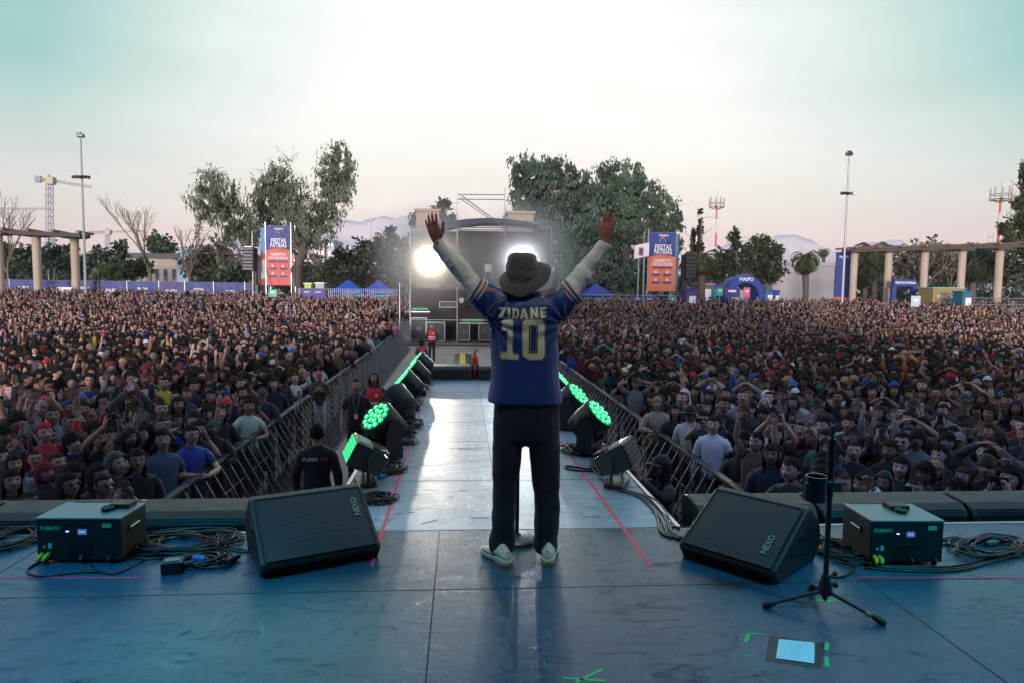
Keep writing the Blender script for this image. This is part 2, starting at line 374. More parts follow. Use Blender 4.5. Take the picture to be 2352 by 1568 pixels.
# ------------------------------------------------------------------ stage gear
M_gear = mat('black_textured_paint', (.013, .015, .018), .5, var=.35, scale=9, bump=.25, bscale=260)
M_gear2 = mat('black_moulded_plastic', (.012, .015, .019), .46, var=.12, scale=12)
M_lid = mat('grey_metal_lid', (.20, .22, .23), .42, .3, var=.18, scale=8)
M_yellow = mat('yellow_plug', (.75, .50, .02), .5)
M_blueplug = mat('blue_plug', (.02, .12, .45), .45)
M_white = mat('white_print', (.26, .32, .25), .6, var=.05)
M_gprint = mat('green_lit_print', (.12, .55, .22), .6, var=.05)
M_ledg = mat('green_led_lens', (.05, .6, .25), .3, var=0, emit=(.02, 1.0, .30), estr=1.0)
M_ledw = mat('green_led_core', (.4, .9, .6), .3, var=0, emit=(.35, 1.0, .55), estr=1.8)
def grille_mat():
    m = bpy.data.materials.new('perforated_grille'); m.use_nodes = True; nt = m.node_tree; N = nt.nodes; L = nt.links; b = N['Principled BSDF']
    tc = N.new('ShaderNodeTexCoord'); vo = N.new('ShaderNodeTexVoronoi'); vo.inputs['Scale'].default_value = 95; vo.inputs['Randomness'].default_value = 0.0
    L.new(tc.outputs['Object'], vo.inputs[0]); r = N.new('ShaderNodeValToRGB'); L.new(vo.outputs['Distance'], r.inputs[0])
    r.color_ramp.elements[0].position = .30; r.color_ramp.elements[0].color = (.003, .003, .004, 1)
    r.color_ramp.elements[1].position = .42; r.color_ramp.elements[1].color = (.040, .045, .055, 1)
    L.new(r.outputs[0], b.inputs['Base Color']); b.inputs['Roughness'].default_value = .45; b.inputs['Metallic'].default_value = .3
    return m
M_grille = grille_mat()

def wedge(p0, p1, label, deep=.40, ztop=.35, zlow=.07, logo_right=True):
    """stage monitor: low front edge p0->p1 (seen left to right), grille rises away"""
    p0 = V((p0.x, p0.y, 0)); p1 = V((p1.x, p1.y, 0)); ln = (p1 - p0).length; r_ = (p1 - p0).normalized(); f_ = V((-r_.y, r_.x, 0))
    ang = math.atan2(r_.y, r_.x); t = thing('stage_monitor', label, 'monitor speaker', p0, ang)
    def prof(x, ins=0.0):   # side profile in local (x along width, y away, z up)
        pts = [(.05, 0.0), (0.0, zlow), (.006, zlow + .02), (deep - .03, ztop), (deep + .02, ztop + .005), (deep + .17, ztop - .13), (deep + .20, .10), (deep + .10, 0.0)]
        cy = deep * .6; cz = ztop * .45
        return [V((x, cy + (y - cy) * (1 - ins), cz + (z_ - cz) * (1 - ins))) for y, z_ in pts]
    b = MB(); b.rings([prof(0, .06), prof(.012, 0), prof(ln - .012, 0), prof(ln, .06)]); b.build('cabinet', M_gear, t)
    g = MB(); a = V((.03, .022, zlow + .032)); n = V((0, -(ztop - zlow), deep)).normalized(); up = V((0, deep - .04, ztop - zlow - .02)).normalized(); hl = V((0, deep - .04, ztop - zlow - .02)).length
    o = V((.028, .012, zlow + .026)) + n * .006
    def gp(s_, t_):
        bul = .008 * (1 - (2 * s_ - 1) ** 4) * (1 - (2 * t_ - 1) ** 4); return o + V((1, 0, 0)) * s_ * (ln - .056) + up * t_ * hl * .95 + n * bul
    g.grid(gp, 10, 8); g.build('grille', M_grille, t, smooth=True)
    e = MB(); e.tube([gp(0, 0), gp(0, 1), gp(1, 1), gp(1, 0), gp(0, 0)], .006, 6); e.build('grille_rim', M_gear2, t)
    ccx = ln - .085 if logo_right else ln - .10
    c = V((ccx, 0, 0)) + V((0, .012, zlow + .026)) + up * hl * (.62 if logo_right else .30) + n * .017
    text('NEXO', .052, M_white, t, frame(c, up if True else V((1, 0, 0)), V((-1, 0, 0))), 'logo_lettering', offset=.0012, extrude=.0005)
    h = MB(); h.box((ln + .001, deep * .78, ztop * .62), (.012, .10, .045), Euler((rad(35), 0, 0)).to_matrix(), .005)
    h.box((-.001, deep * .78, ztop * .62), (.012, .10, .045), Euler((rad(35), 0, 0)).to_matrix(), .005)
    h.build('handle_recess', M_black, t)
    for (y, z_) in ((deep * .5, .12), (deep * .8, .10), (deep * .45, ztop * .5)):
        s = MB(); s.cyl((ln - .002, y, z_), (ln + .006, y, z_), .014, 10); s.build('socket', M_gear2, t); s = MB(); s.cyl((.002, y, z_), (-.006, y, z_), .014, 10); s.build('socket', M_gear2, t)
    for x in (.06, ln - .06): f = MB(); f.box((x, deep * .5, .004), (.04, .3, .008), bev=.002); f.build('rubber_foot', M_rubber, t)
    return t
wedge(G(601, 1307, .07), G(876, 1258, .07), 'black wedge stage monitor with perforated grille at the left of the runway entrance', .44)
wedge(G(1557, 1253, .07), G(1778, 1322, .07), 'black wedge stage monitor turned towards the performer beside the cup holder stand', .47, logo_right=False)

# effects machines -------------------------------------------------
def fx_box(ul, ur, vb, label, mirror, hh=.265, dp=.30):
    a = G(ul, vb); c = G(ur, vb); wd = (c - a).length; r_ = (c - a).normalized(); ang = math.atan2(r_.y, r_.x)
    t = thing('effects_machine', label, 'effects machine', a, ang)
    b = MB(); b.box((wd / 2, dp / 2, hh / 2 + .01), (wd, dp, hh - .02), bev=.008); b.build('housing', M_gear, t)
    b = MB(); b.box((wd / 2, dp / 2, hh + .004), (wd + .008, dp + .008, .012), bev=.004); b.build('lid', M_lid, t)
    b = MB(); b.box((wd * .52, dp + .005, hh + .012), (wd * .86, .010, .006)); b.build('red_edge_strip', mat('red_strip', (.7, .03, .03), .5), t)
    b = MB(); b.box((wd * .80 - (0 if not mirror else wd * .15), dp * .72, hh + .024), (.12, .10, .028), bev=.004); b.build('top_module', M_gear2, t)
    b = MB(); cx = wd * .70 - (0 if not mirror else wd * .10)
    b.lathe([(.03, 0), (.036, .004), (.036, .020), (.031, .024), (.026, .018)], 20, Matrix.Translation((cx, dp * .45, hh + .010))); b.build('top_cap', M_black, t)
    fr = lambda x, z_: frame((x, -.0015, z_), (1, 0, 0), (0, 0, 1))
    text('FUMAFX', .030, M_gprint, t, fr(wd * .165, hh * .80), 'logo_lettering', offset=.0009, extrude=.0004, sx=1.0)
    b = MB(); b.box((wd * .84, -.001, hh * .86), (.052, .004, .024)); b.build('green_sticker', M_gprint, t)
    b = MB(); b.box((wd * .545, -.0005, hh * .72), (.05, .004, .032)); b.build('display_screen', mat('small_lcd', (.02, .03, .08), .2, var=0, emit=(.12, .25, .7), estr=.5), t)
    text('003 00', .011, mat('lcd_text', (.5, .7, .9), .5, var=0, emit=(.4, .6, .9), estr=.8), t, frame((wd * .545, -.0035, hh * .72), (1, 0, 0), (0, 0, 1)), 'display_digits', offset=.0003, extrude=.0002)
    b = MB(); b.sphere((wd * .36, -.002, hh * .73), .0035, 8, 5); b.sphere((wd * .38, -.002, hh * .73), .0035, 8, 5); b.build('indicator_light', mat('blue_led', (.1, .1, 1), .3, var=0, emit=(.2, .35, 1), estr=6), t)
    b = MB(); b.box((wd * .16, -.001, hh * .40), (.022, .004, .032), bev=.001)
    b.cyl((wd * .09, 0, hh * .38), (wd * .09, -.006, hh * .38), .008, 10); b.build('number_dial', mat('pale_dial', (.45, .48, .46), .5), t)
    b = MB(); b.box((wd * .5, -.001, hh * .30), (wd * .30, .004, .10), bev=.001); b.build('vent_panel', M_black, t)
    b = MB()
    for q in range(9): b.box((wd * .5, -.004, hh * .13 + q * .011), (wd * .28, .003, .004))
    b.build('vent_slats', M_gear2, t)
    for k in range(2):
        b = MB(); x = wd * (.06 + .075 * k)
        b.tube([(x, .004, .055), (x, -.02, .05), (x - .004, -.035, .038), (x - .008, -.042, .028)], [.013, .014, .012, .008], 10); b.build('yellow_connector', M_yellow, t)
    for x in (.55, .88):
        b = MB(); b.tube([(wd * x, .002, .05), (wd * x, -.022, .046), (wd * x, -.034, .034)], [.010, .010, .006], 8); b.build('socket', M_dsteel, t)
    sx = wd if not mirror else 0; sg = 1 if not mirror else -1
    b = MB(); b.box((sx + sg * .001, dp * .5, hh * .68), (.006, .11, .05), bev=.002); b.build('handle_slot', M_black, t)
    b = MB(); b.tube([(sx + sg * .004, dp * .5 - .05, hh * .70), (sx + sg * .008, dp * .5 + .05, hh * .72)], .006, 6); b.build('handle_bar', M_alu, t)
    for x in (.03, wd - .03):
        for y in (.03, dp - .03): b = MB(); b.cyl((x, y, 0), (x, y, .016), .014, 10); b.build('rubber_foot', M_rubber, t)
    return t
fx_box(86, 279, 1293, 'black effects machine box with grey lid on the left side of the stage', False)
fx_box(1997, 2163, 1298, 'black effects machine box with grey lid on the right side behind the cup holder stand', True, hh=.27, dp=.33)

# low front speakers -----------------------------------------------
def low_speaker(x0, x1, y0, z0, h, label, flip=1, dp=.42):
    t = thing('low_speaker', label, 'floor speaker', ((x0 + x1) / 2, y0, z0)); w2 = (x1 - x0) / 2 - .006
    def pr(x, i): 
        pts = [(0.02 + i, i), (0 + i, .03), (0.0 + i, h * .62), (.03 + i, h * .80), (.10, h * .93 - i * .3), (dp * .75, h - i), (dp - i, h * .88), (dp - i, i)]
        return [V((x, y, z_)) for y, z_ in pts]
    b = MB(); b.rings([pr(-w2, .012), pr(-w2 + .014, 0), pr(-w2 * .4, 0), pr(w2 * .4, 0), pr(w2 - .014, 0), pr(w2, .012)]); b.build('cabinet', M_gear2, t)
    b = MB()
    n = int(w2 * 2 / .013)
    for i in range(n):
        x = -w2 * .93 + i * w2 * 1.86 / n
        for k in range(3): b.box((x + (k % 2) * .006, -.002 + .012 * k, h * .66 + k * .016), (.005, .004, .009))
    b.build('vent_grille', M_rubber, t)
    b = MB(); b.box((0, -.002, h * .28), (w2 * 1.9, .006, h * .4), bev=.002); b.build('front_grille', M_grille, t)
    b = MB(); b.box((0, -.02, .012), (w2 * 1.7, .05, .012), bev=.002); b.build('base_bracket', M_alu, t)
    return t
zl = -.15
for i, (a, c, lab) in enumerate(((-4.30, -3.24, 'low black floor speaker on the stage lip at the far left'),
        (-3.22, -2.28, 'low black floor speaker on the stage lip right behind the left effects machine'), (-2.27, -1.36, 'low black floor speaker on the stage lip beside the left wedge monitor'),
        (1.72, 2.62, 'low black floor speaker on the stage lip right behind the cup holder stand'),
        (2.64, 3.78, 'low black floor speaker on the stage lip behind the right effects machine'), (3.80, 4.75, 'low black floor speaker on the stage lip at the far right edge'))):
    low_speaker(a, c, 4.70, zl, .245, lab)
low_speaker(-.66, .19, 12.35, 0, .27, 'low black speaker across the runway end, left of the fire extinguisher')
low_speaker(.31, 1.22, 12.35, 0, .27, 'low black speaker across the runway end, right of the fire extinguisher')
b = MB(); b.box((-3.9, 4.78, -.19), (5.6, .42, .06)); b.box((4.6, 4.78, -.19), (6.2, .42, .06)); tag(b.build('speaker_ledge', M_dsteel), kind='structure')

# moving head wash lights -------------------------------------------
def moving_head(x, y, side, label, lit=True, tilt=42, pan=0):
    t = thing('moving_head_light', label, 'stage light', (x, y, 0), rad(pan), group='moving head lights along the runway')
    b = MB(); b.box((0, 0, .05), (.30, .24, .09), bev=.018); b.build('base', M_gear2, t)
    yk = MB()
    for s in (-1, 1):
        ring = []
        for i in range(13):
            a = math.pi * i / 12; ring.append(V((.075 * math.cos(a), 0, .34 + .075 * math.sin(a))))
        pts = [V((.085, 0, .10)), V((.08, 0, .2))] + ring + [V((-.08, 0, .2)), V((-.085, 0, .10))]
        yk.rings([[p + V((0, s * .155, 0)) for p in pts], [p * 1.0 + V((0, s * .195, 0)) for p in pts]])
    yk.box((0, 0, .115), (.17, .38, .05), bev=.015); yk.build('yoke', M_gear2, t)
    hl = MB(); ax = V((side * math.sin(rad(90 - tilt)), 0, math.cos(rad(90 - tilt)))); x1, y1 = V((0, 1, 0)), ax.cross(V((0, 1, 0)))
    c0 = V((0, 0, .345)); prof = [(-.20, .05), (-.19, .11), (-.15, .15), (-.06, .168), (.06, .172), (.11, .178), (.13, .172), (.125, .155)]
    n = 28
    hl.rings([[c0 + ax * a + x1 * (r_ * math.cos(2 * math.pi * j / n)) + y1 * (r_ * math.sin(2 * math.pi * j / n)) for j in range(n)] for a, r_ in prof]); hl.build('head', M_gear2, t, smooth=40)
    fn = MB()
    for k in range(7):
        a = -.17 + k * .012; fn.rings([[c0 + ax * (a + q) + x1 * ((.150 + .012 * min(1, (k + 2) / 5)) * math.cos(2 * math.pi * j / n)) + y1 * ((.150 + .012 * min(1, (k + 2) / 5)) * math.sin(2 * math.pi * j / n)) for j in range(n)] for q in (0, .005)])
    fn.build('cooling_fins', M_gear, t, smooth=40)
    ln = MB(); co = MB()
    pos = [(0, 0)] + [(.062 * math.cos(math.pi * k / 3), .062 * math.sin(math.pi * k / 3)) for k in range(6)] + [(.123 * math.cos(math.pi * k / 6 + .26), .123 * math.sin(math.pi * k / 6 + .26)) for k in range(12)]
    for (p, q) in pos:
        cc = c0 + ax * .128 + x1 * p + y1 * q
        ring = lambda rr, dd: [cc + ax * dd + x1 * rr * math.cos(2 * math.pi * j / 8) + y1 * rr * math.sin(2 * math.pi * j / 8) for j in range(8)]
        ln.rings([ring(.028, -.004), ring(.028, .004), ring(.018, .010)]); co.rings([ring(.017, .008), ring(.010, .013)])
    ln.build('led_lens', M_ledg if lit else mat('unlit_lens', (.05, .07, .08), .15), t); 
    if lit: co.build('led_core', M_ledw, t)
    if lit:
        ld = bpy.data.lights.new('led_beam', 'SPOT'); ld.energy = 14; ld.color = (.12, 1, .42); ld.spot_size = rad(70); ld.spot_blend = .8; ld.shadow_soft_size = .12
        lo = bpy.data.objects.new('led_beam', ld); COL.objects.link(lo); lo.parent = t; lo.location = c0 + ax * .16; lo.rotation_euler = (-ax).to_track_quat('Z', 'Y').to_euler()
    return t
od = ['nearest', 'second', 'third', 'fourth', 'fifth']
for i, (x, y, lit, tl, pn) in enumerate(((-.74, 6.55, True, 44, 40), (-.72, 7.85, False, 36, -40), (-.72, 9.25, True, 42, 8), (-.70, 10.6, True, 42, 6), (-.70, 12.0, True, 42, 5))):
    moving_head(x, y, -1, ('black moving head light with glowing green lenses aimed at the left crowd, %s of five' % od[i]) if lit else 'black moving head light turned away and dark, second along the left side of the runway', lit, tl, pn)
for i, (x, y) in enumerate(((1.30, 6.7), (1.30, 7.95), (1.30, 9.3), (1.30, 10.7))):
    moving_head(x, y, 1, 'black moving head light with glowing green lenses aimed at the right crowd, %s of four' % od[i], True, 44, -30 if i < 2 else -14)

# led panel lights ---------------------------------------------------
def panel_light(c, side, label, rz, lit):
    t = thing('led_panel_light', label, 'stage light', c, rad(rz))
    tl = Euler((0, rad(side * -28), 0)).to_matrix()
    def P(x, y, z_): return tl @ V((x, y, z_)) + V((0, 0, .24))
    b = MB(); rr = []
    for (z_, sx, sy) in ((-.10, .20, .17), (-.03, .235, .20), (.0, .235, .20)): pass
    pts = lambda X, sy, sz: [P(X * side, -sy, -sz), P(X * side, sy, -sz), P(X * side, sy, sz), P(X * side, -sy, sz)]
    b.rings([pts(-.17, .13, .055), pts(-.155, .15, .075), pts(.0, .19, .10), pts(.13, .20, .105), pts(.145, .195, .10)]); b.build('housing', mat('grey_black_housing', (.06, .065, .07), .35, .3), t)
    b = MB()
    for k in range(12): a = -.15 + k * .013; b.hexa([P(a * side, -.14, .10 * (1 + 0 * a)), P((a + .006) * side, -.14, .10), P((a + .006) * side, .14, .10), P(a * side, .14, .10), P(a * side, -.14, .112), P((a + .006) * side, -.14, .112), P((a + .006) * side, .14, .112), P(a * side, .14, .112)])
    b.build('cooling_fins', M_gear, t)
    b = MB(); b.hexa([P(.0 * side, -.15, .1), P(.13 * side, -.17, .1), P(.13 * side, .17, .1), P(0, .15, .1), P(0, -.12, .115), P(.12 * side, -.15, .115), P(.12 * side, .15, .115), P(0, .12, .115)]); b.build('top_cover', M_lid, t)
    b = MB()
    for a in range(10):
        for q in range(5):
            y = -.165 + a * .0367; z_ = -.075 + q * .0375; x = .147 * side
            b.hexa([P(x, y - .015, z_ - .015), P(x, y + .015, z_ - .015), P(x, y + .015, z_ + .015), P(x, y - .015, z_ + .015), P(x + .004 * side, y - .012, z_ - .012), P(x + .004 * side, y + .012, z_ - .012), P(x + .004 * side, y + .012, z_ + .012), P(x + .004 * side, y - .012, z_ + .012)])
    b.build('led_face', M_ledg if lit else M_black, t)
    b = MB(); b.box((0, 0, .02), (.16, .30, .03), bev=.008); b.tube([(0, -.215, .26), (0, -.215, .06), (0, -.16, .03)], .014, 6, flat=.4); b.tube([(0, .215, .26), (0, .215, .06), (0, .16, .03)], .014, 6, flat=.4); b.build('bracket', M_dsteel, t)
    if lit:
        ld = bpy.data.lights.new('panel_beam', 'SPOT'); ld.energy = 6; ld.color = (.12, 1, .42); ld.spot_size = rad(120); ld.spot_blend = .9; ld.shadow_soft_size = .12
        lo = bpy.data.objects.new('panel_beam', ld); COL.objects.link(lo); lo.parent = t; ax = (tl @ V((side, 0, 0))); lo.location = P(.18 * side, 0, 0); lo.rotation_euler = (-ax).to_track_quat('Z', 'Y').to_euler()
    return t
panel_light((-.80, 5.72, 0), -1, 'grey LED panel light glowing green on the left runway edge behind the left monitor', 14, True)
panel_light((1.32, 5.60, 0), 1, 'grey LED panel light tilted away on the right runway edge', -26, False)

# straight round base stand hidden behind the performer
t = thing('round_base_stand', 'black stand with round weighted base just behind the performer', 'stand', (.368, 4.33, 0))
b = MB(); b.lathe([(.118, 0), (.122, .006), (.122, .022), (.112, .034), (.085, .040), (.083, .037), (.079, .037), (.077, .041), (.058, .043), (.056, .040), (.052, .040), (.050, .044), (.03, .046), (.022, .06), (.012, .062)], 36); b.build('round_base', mat('grey_blue_iron', (.10, .12, .15), .4, .5), t, smooth=35)
b = MB(); b.cyl((0, 0, .04), (0, 0, .60), .0125, 12); b.cyl((0, 0, .58), (0, 0, .66), .017, 12); b.cyl((0, 0, .6), (0, 0, 1.02), .009, 12); b.build('pole', M_gear2, t, smooth=35)

# tripod stand with cup holder
hub = G(1893, 1400); t = thing('tripod_stand', 'black tripod stand at the right front of the stage with an orange banded leg', 'stand', hub)
b = MB(); b.lathe([(.03, .085), (.038, .095), (.032, .14), (.024, .165), (.02, .19)], 16); b.build('hub', M_gear2, t, smooth=35)
b = MB(); b.cyl((0, 0, .06), (0, 0, .62), .0135, 12); b.cyl((0, 0, .60), (0, 0, .76), .0165, 12); b.cyl((0, 0, .76), (0, 0, .90), .021, 14); b.cyl((0, 0, .90), (0, 0, .965), .010, 10); b.build('pole', M_gear2, t, smooth=35)
for i, pe in enumerate((G(1757, 1390, .012) - hub, G(2030, 1430, .012) - hub, V((.06, .24, .012)))):
    pe = V((pe.x, pe.y, .014)); b = MB(); a = V((pe.x * .08, pe.y * .08, .10)); b.tube([a, pe], [.012, .0095], 8, flat=.8); lg = b.build('leg', M_gear2, t, smooth=35)
    b = MB(); d = (pe - a).normalized(); b.tube([pe - d * .055, pe - d * .03, pe, pe + d * .012], [.011, .018, .017, .008], 10, round_ends=False); b.build('rubber_foot', M_rubber, lg, smooth=35)
    if i == 1: b = MB(); b.tube([pe - d * .085, pe - d * .062], .0125, 10); b.build('orange_band', mat('orange_tape', (.8, .16, .02), .5), lg)
b = MB(); b.tube([(.02, 0, .135), (.055, .01, .135)], [.008, .012], 8); b.sphere((.06, .012, .128), .016, 8, 6); b.sphere((.055, .01, .19), .013, 8, 6); b.tube([(.02, 0, .18), (.055, .01, .19)], .005, 6); b.build('knob', M_rubber, t, smooth=35)
c = thing('cup_holder', 'black cup holder clamped to the tripod stand', 'cup holder', hub + V((-.078, -.01, .58)))
b = MB(); b.lathe([(.047, 0), (.050, .004), (.051, .12), (.053, .126), (.053, .131), (.048, .131), (.046, .01), (.01, .006)], 24); b.build('cup', mat('glossy_black_plastic', (.008, .008, .009), .18, var=.05, coat=.3), c, smooth=35)
b = MB(); b.box((-.055, -.01, .055), (.03, .045, .09), bev=.004); b.tube([(-.07, -.01, .10), (-.088, -.01, .112)], [.006, .008], 6); b.build('side_pocket', M_gear2, c)
b = MB(); b.tube([(.05, .004, .09), (.066, .008, .09), (.10, .01, .085), (.125, .01, .082)], [.012, .020, .018, .010], 10); b.sphere((.128, .01, .082), .016, 8, 6); b.build('clamp', M_gear2, c, smooth=35)

# fire extinguisher
t = thing('fire_extinguisher', 'red fire extinguisher standing at the end of the runway between two low speakers', 'fire extinguisher', (.25, 12.62, 0))
b = MB(); b.lathe([(.055, 0), (.065, .01), (.066, .36), (.055, .41), (.025, .44), (.02, .46)], 16); b.build('cylinder', mat('fire_red', (.55, .015, .015), .35, coat=.3), t, smooth=35)
b = MB(); b.tube([(0, 0, .45), (0, 0, .50), (.05, 0, .52)], [.018, .016, .01], 8); b.box((.02, 0, .54), (.10, .02, .012)); b.build('valve', M_gear2, t)
b = MB(); b.tube(smoothline([(0, -.02, .48), (-.07, -.03, .44), (-.085, -.02, .3), (-.08, -.01, .15)]), .010, 6); b.build('hose', M_rubber, t)
b = MB(); b.box((0, -.067, .22), (.07, .004, .10)); b.build('paper_label', M_white, t)

# cables ----------------------------------------------------------------
M_cable = mat('black_cable', (.010, .011, .012), .42, var=.1)
M_cableg = mat('grey_green_cable', (.06, .10, .08), .45, var=.1)
def coil(cx, cy, rx, ry, turns, n, label, z=0.0, seed=0, th=.006, name='cable_coil', m=None, strays=3):
    rr = random.Random(seed); b = MB()
    for q in range(n):
        pts = []; ph = rr.uniform(0, 6.28); ox, oy = rr.uniform(-.12, .12) * rx, rr.uniform(-.15, .15) * ry; ex = rr.uniform(.55, 1.1); ey = rr.uniform(.55, 1.1); tw = rr.uniform(-.5, .5)
        for k in range(int(turns * 14)):
            a = ph + k * 2 * math.pi / 14; w1 = 1 + .13 * math.sin(a * 2.3 + q) + .1 * math.sin(a * .7)
            x = rx * ex * w1 * math.cos(a); y = ry * ey * w1 * math.sin(a)
            pts.append(V((cx + ox + x * math.cos(tw) - y * math.sin(tw), cy + oy + x * math.sin(tw) + y * math.cos(tw), z + th + abs(.012 * math.sin(a * 1.7 + q)) + q * th * .9)))
        b.tube(smoothline(pts, 2), th, 6)
    for q in range(strays):
        a = rr.uniform(0, 6.28); p = [V((cx + rx * math.cos(a) * .8, cy + ry * math.sin(a) * .8, z + th))]
        for k in range(5):
            a += rr.uniform(.3, 1.1); p.append(V((p[-1].x + math.cos(a) * rx * .35, p[-1].y + math.sin(a) * ry * .4, z + th + abs(rr.uniform(0, .02)))))
        b.tube(smoothline(p, 4), th, 6)
    return tag(b.build(name, m or M_cable, smooth=True), label, 'cable')
def run(pts, label, th=.007, m=None, offs=((0, 0),), name='cable'):
    b = MB()
    for i, (ox, oy) in enumerate(offs):
        b.tube(smoothline([V(p) + V((ox + .012 * math.sin(k * 1.9 + i), oy, th)) for k, p in enumerate(pts)], 4), th, 6)
    return tag(b.build(name, m or M_cable, smooth=True), label, 'cable')
def gp(*q): return [G(u, v) for u, v in q]
p = G(30, 1240); coil(p.x, p.y, .20, .17, 3, 4, 'tangle of black cables left of the left effects machine', seed=3)
p = G(420, 1250); coil(p.x, p.y, .28, .18, 3.2, 6, 'large coil of black cables between the left effects machine and the left monitor', seed=5)
p = G(455, 1292); coil(p.x, p.y, .20, .11, 2.5, 4, 'smaller cable loop in front of the large coil by the left monitor', seed=8)
run(gp((225, 1315), (170, 1316), (95, 1325), (65, 1312), (78, 1296), (106, 1286)), 'black cable plugged into the yellow connectors of the left effects machine')
run(gp((200, 1280), (216, 1310), (270, 1318), (330, 1290), (370, 1270), (560, 1262)), 'thin black cable leaving the left effects machine towards the left monitor', .005)
run(gp((470, 1240), (510, 1258), (560, 1268), (600, 1262)), 'greenish cable lying across the pile beside the left monitor', .006, M_cableg, ((0, 0), (.02, .03)))
p = G(865, 1150); coil(p.x, p.y, .14, .17, 2.5, 5, 'loops of black cable on the runway beside the left monitor', seed=21)
p = G(893, 1080); coil(p.x, p.y, .13, .16, 2.5, 5, 'coil of black cable beside the green glowing panel light', seed=22, th=.007)
p = G(925, 1012); coil(p.x, p.y, .14, .25, 2.5, 6, 'tangle of cables behind the nearest left moving head light', seed=23)
p = G(940, 975); coil(p.x, p.y, .14, .28, 2.5, 6, 'tangle of cables beside the dark moving head light', seed=24)
p = G(952, 925); coil(p.x, p.y, .10, .35, 2.2, 4, 'thin cables beside the third left moving head light', seed=25)
p = G(965, 890); coil(p.x, p.y, .08, .35, 2.2, 3, 'thin cables beside the far left moving head lights', seed=26)
p = G(1395, 1075); coil(p.x, p.y, .13, .18, 2.5, 6, 'tangle of cables between the right panel light and the nearest right moving head', seed=27)
p = G(1318, 1035); coil(p.x, p.y, .10, .22, 2.5, 5, 'tangle of cables behind the right moving head lights', seed=28)
run(gp((1390, 1075), (1350, 1078), (1305, 1071), (1303, 1077), (1330, 1082), (1390, 1084)), 'black cable loop lying across the right pink tape', .009)
run(gp((1385, 1100), (1420, 1125), (1480, 1145), (1515, 1185), (1530, 1225), (1560, 1240)), 'bundle of grey cables running from the right panel light to the right monitor', .009, mat('grey_cable', (.05, .055, .06), .4), ((0, 0), (.03, .02), (-.03, .03), (.055, .0)))
run(gp((1560, 1215), (1545, 1210), (1532, 1220), (1540, 1232)), 'cable loop at the left end of the right monitor', .007)
p = G(1925, 1265); coil(p.x, p.y, .14, .22, 2.5, 4, 'black cables between the right monitor and the right effects machine', seed=31)
run(gp((1870, 1240), (1930, 1285), (1965, 1305), (1940, 1325), (1900, 1325)), 'cable loop behind the foot of the cup holder stand', .007)
run(gp((1985, 1305), (2060, 1312), (2200, 1312), (2290, 1290), (2420, 1262)), 'bundle of black cables in front of the right effects machine', .007, None, ((0, 0), (.03, .03), (.0, .06)))
p = G(2280, 1262); coil(p.x, p.y, .30, .16, 2.5, 5, 'tangle of black cables right of the right effects machine', seed=33)
p = G(1950, 1240); run(gp((1955, 1240), (1990, 1232), (2170, 1240), (2340, 1235)), 'thin black cable behind the right effects machine', .006, M_cableg)
def plugbox(u, v, label, sx=.11, sy=.10, h=.07):
    t = thing('junction_box', label, 'junction box', G(u, v), .2); b = MB(); b.box((0, 0, h / 2), (sx, sy, h), bev=.008); b.build('casing', M_gear2, t)
    b = MB(); b.box((0, 0, h + .002), (sx * .7, sy * .5, .004)); b.build('label_plate', mat('dull_label', (.15, .2, .2), .5), t)
    b = MB(); b.cyl((sx * .5, 0, h * .5), (sx * .5 + .05, .01, h * .5), .018, 10); b.build('plug', M_gear2, t); return t
plugbox(397, 1312, 'black power junction box lying in front of the cable coil on the left')
def plug(p, q, m, label, r_=.018):
    t = thing('cable_connector', label, 'plug', p); d = V(q) - V(p); b = MB(); b.tube([V((0, 0, r_)), d * .5 + V((0, 0, r_)), d + V((0, 0, r_))], [r_, r_ * 1.1, r_ * .8], 10); b.build('plug_body', m, t, smooth=35)
    b = MB(); b.tube([d + V((0, 0, r_)), d * 1.25 + V((0, 0, r_))], [r_ * .75, r_ * .5], 8); b.build('strain_relief', M_rubber, t); return t
plug(G(445, 1290), G(472, 1293), M_blueplug, 'blue industrial power plug lying in the cables on the left', .022)
plug(G(520, 1300), G(545, 1286), M_gear2, 'black power plug at the right end of the cable loop by the left monitor', .02)
plug(G(870, 1100), G(885, 1095), M_blueplug, 'blue plug beside the green panel light')
plug(G(925, 990), G(950, 996), M_blueplug, 'blue power plug behind the dark moving head light', .022)
plug(G(1362, 1062), G(1388, 1066), M_blueplug, 'blue power plug behind the right panel light', .022)
plug(G(2265, 1255), G(2290, 1250), mat('dark_green_plug', (.02, .10, .06), .4), 'dark plug in the cables at the right edge', .018)

# blue and green wash lamps hung under the stage roof (outside the picture), the stage's own lighting
def wash(loc, tgt, col, en, size, soft=.25, label=''):
    t = thing('roof_wash_lamp', label, 'stage light', loc); d = (V(tgt) - V(loc)).normalized()
    b = MB(); b.cyl(-d * .3, d * .1, .14, 16, .17); b.build('lamp_body', M_gear2, t)
    b = MB(); b.tube([(0, 0, .1), (0, 0, .35)], .03, 8); b.build('clamp', M_gear2, t)
    ld = bpy.data.lights.new('wash', 'SPOT'); ld.energy = en; ld.color = col; ld.spot_size = rad(size); ld.spot_blend = .9; ld.shadow_soft_size = soft
    lo = bpy.data.objects.new('wash', ld); COL.objects.link(lo); lo.location = V(loc) + d * .2; lo.rotation_euler = (-d).to_track_quat('Z', 'Y').to_euler()
wash((-4.0, .6, 8.4), (-2.5, 2.2, 0), (.02, .46, .80), 3700, 44, .5, 'blue wash lamp under the stage roof, left')
wash((5.6, -.6, 8.4), (3.6, 2.2, 0), (.02, .48, .80), 3700, 44, .5, 'blue wash lamp under the stage roof, right')
wash((-1.2, .8, 8.4), (-.9, 2.95, 0), (.05, 1.0, .42), 1500, 13, .3, 'green beam lamp under the stage roof, left')
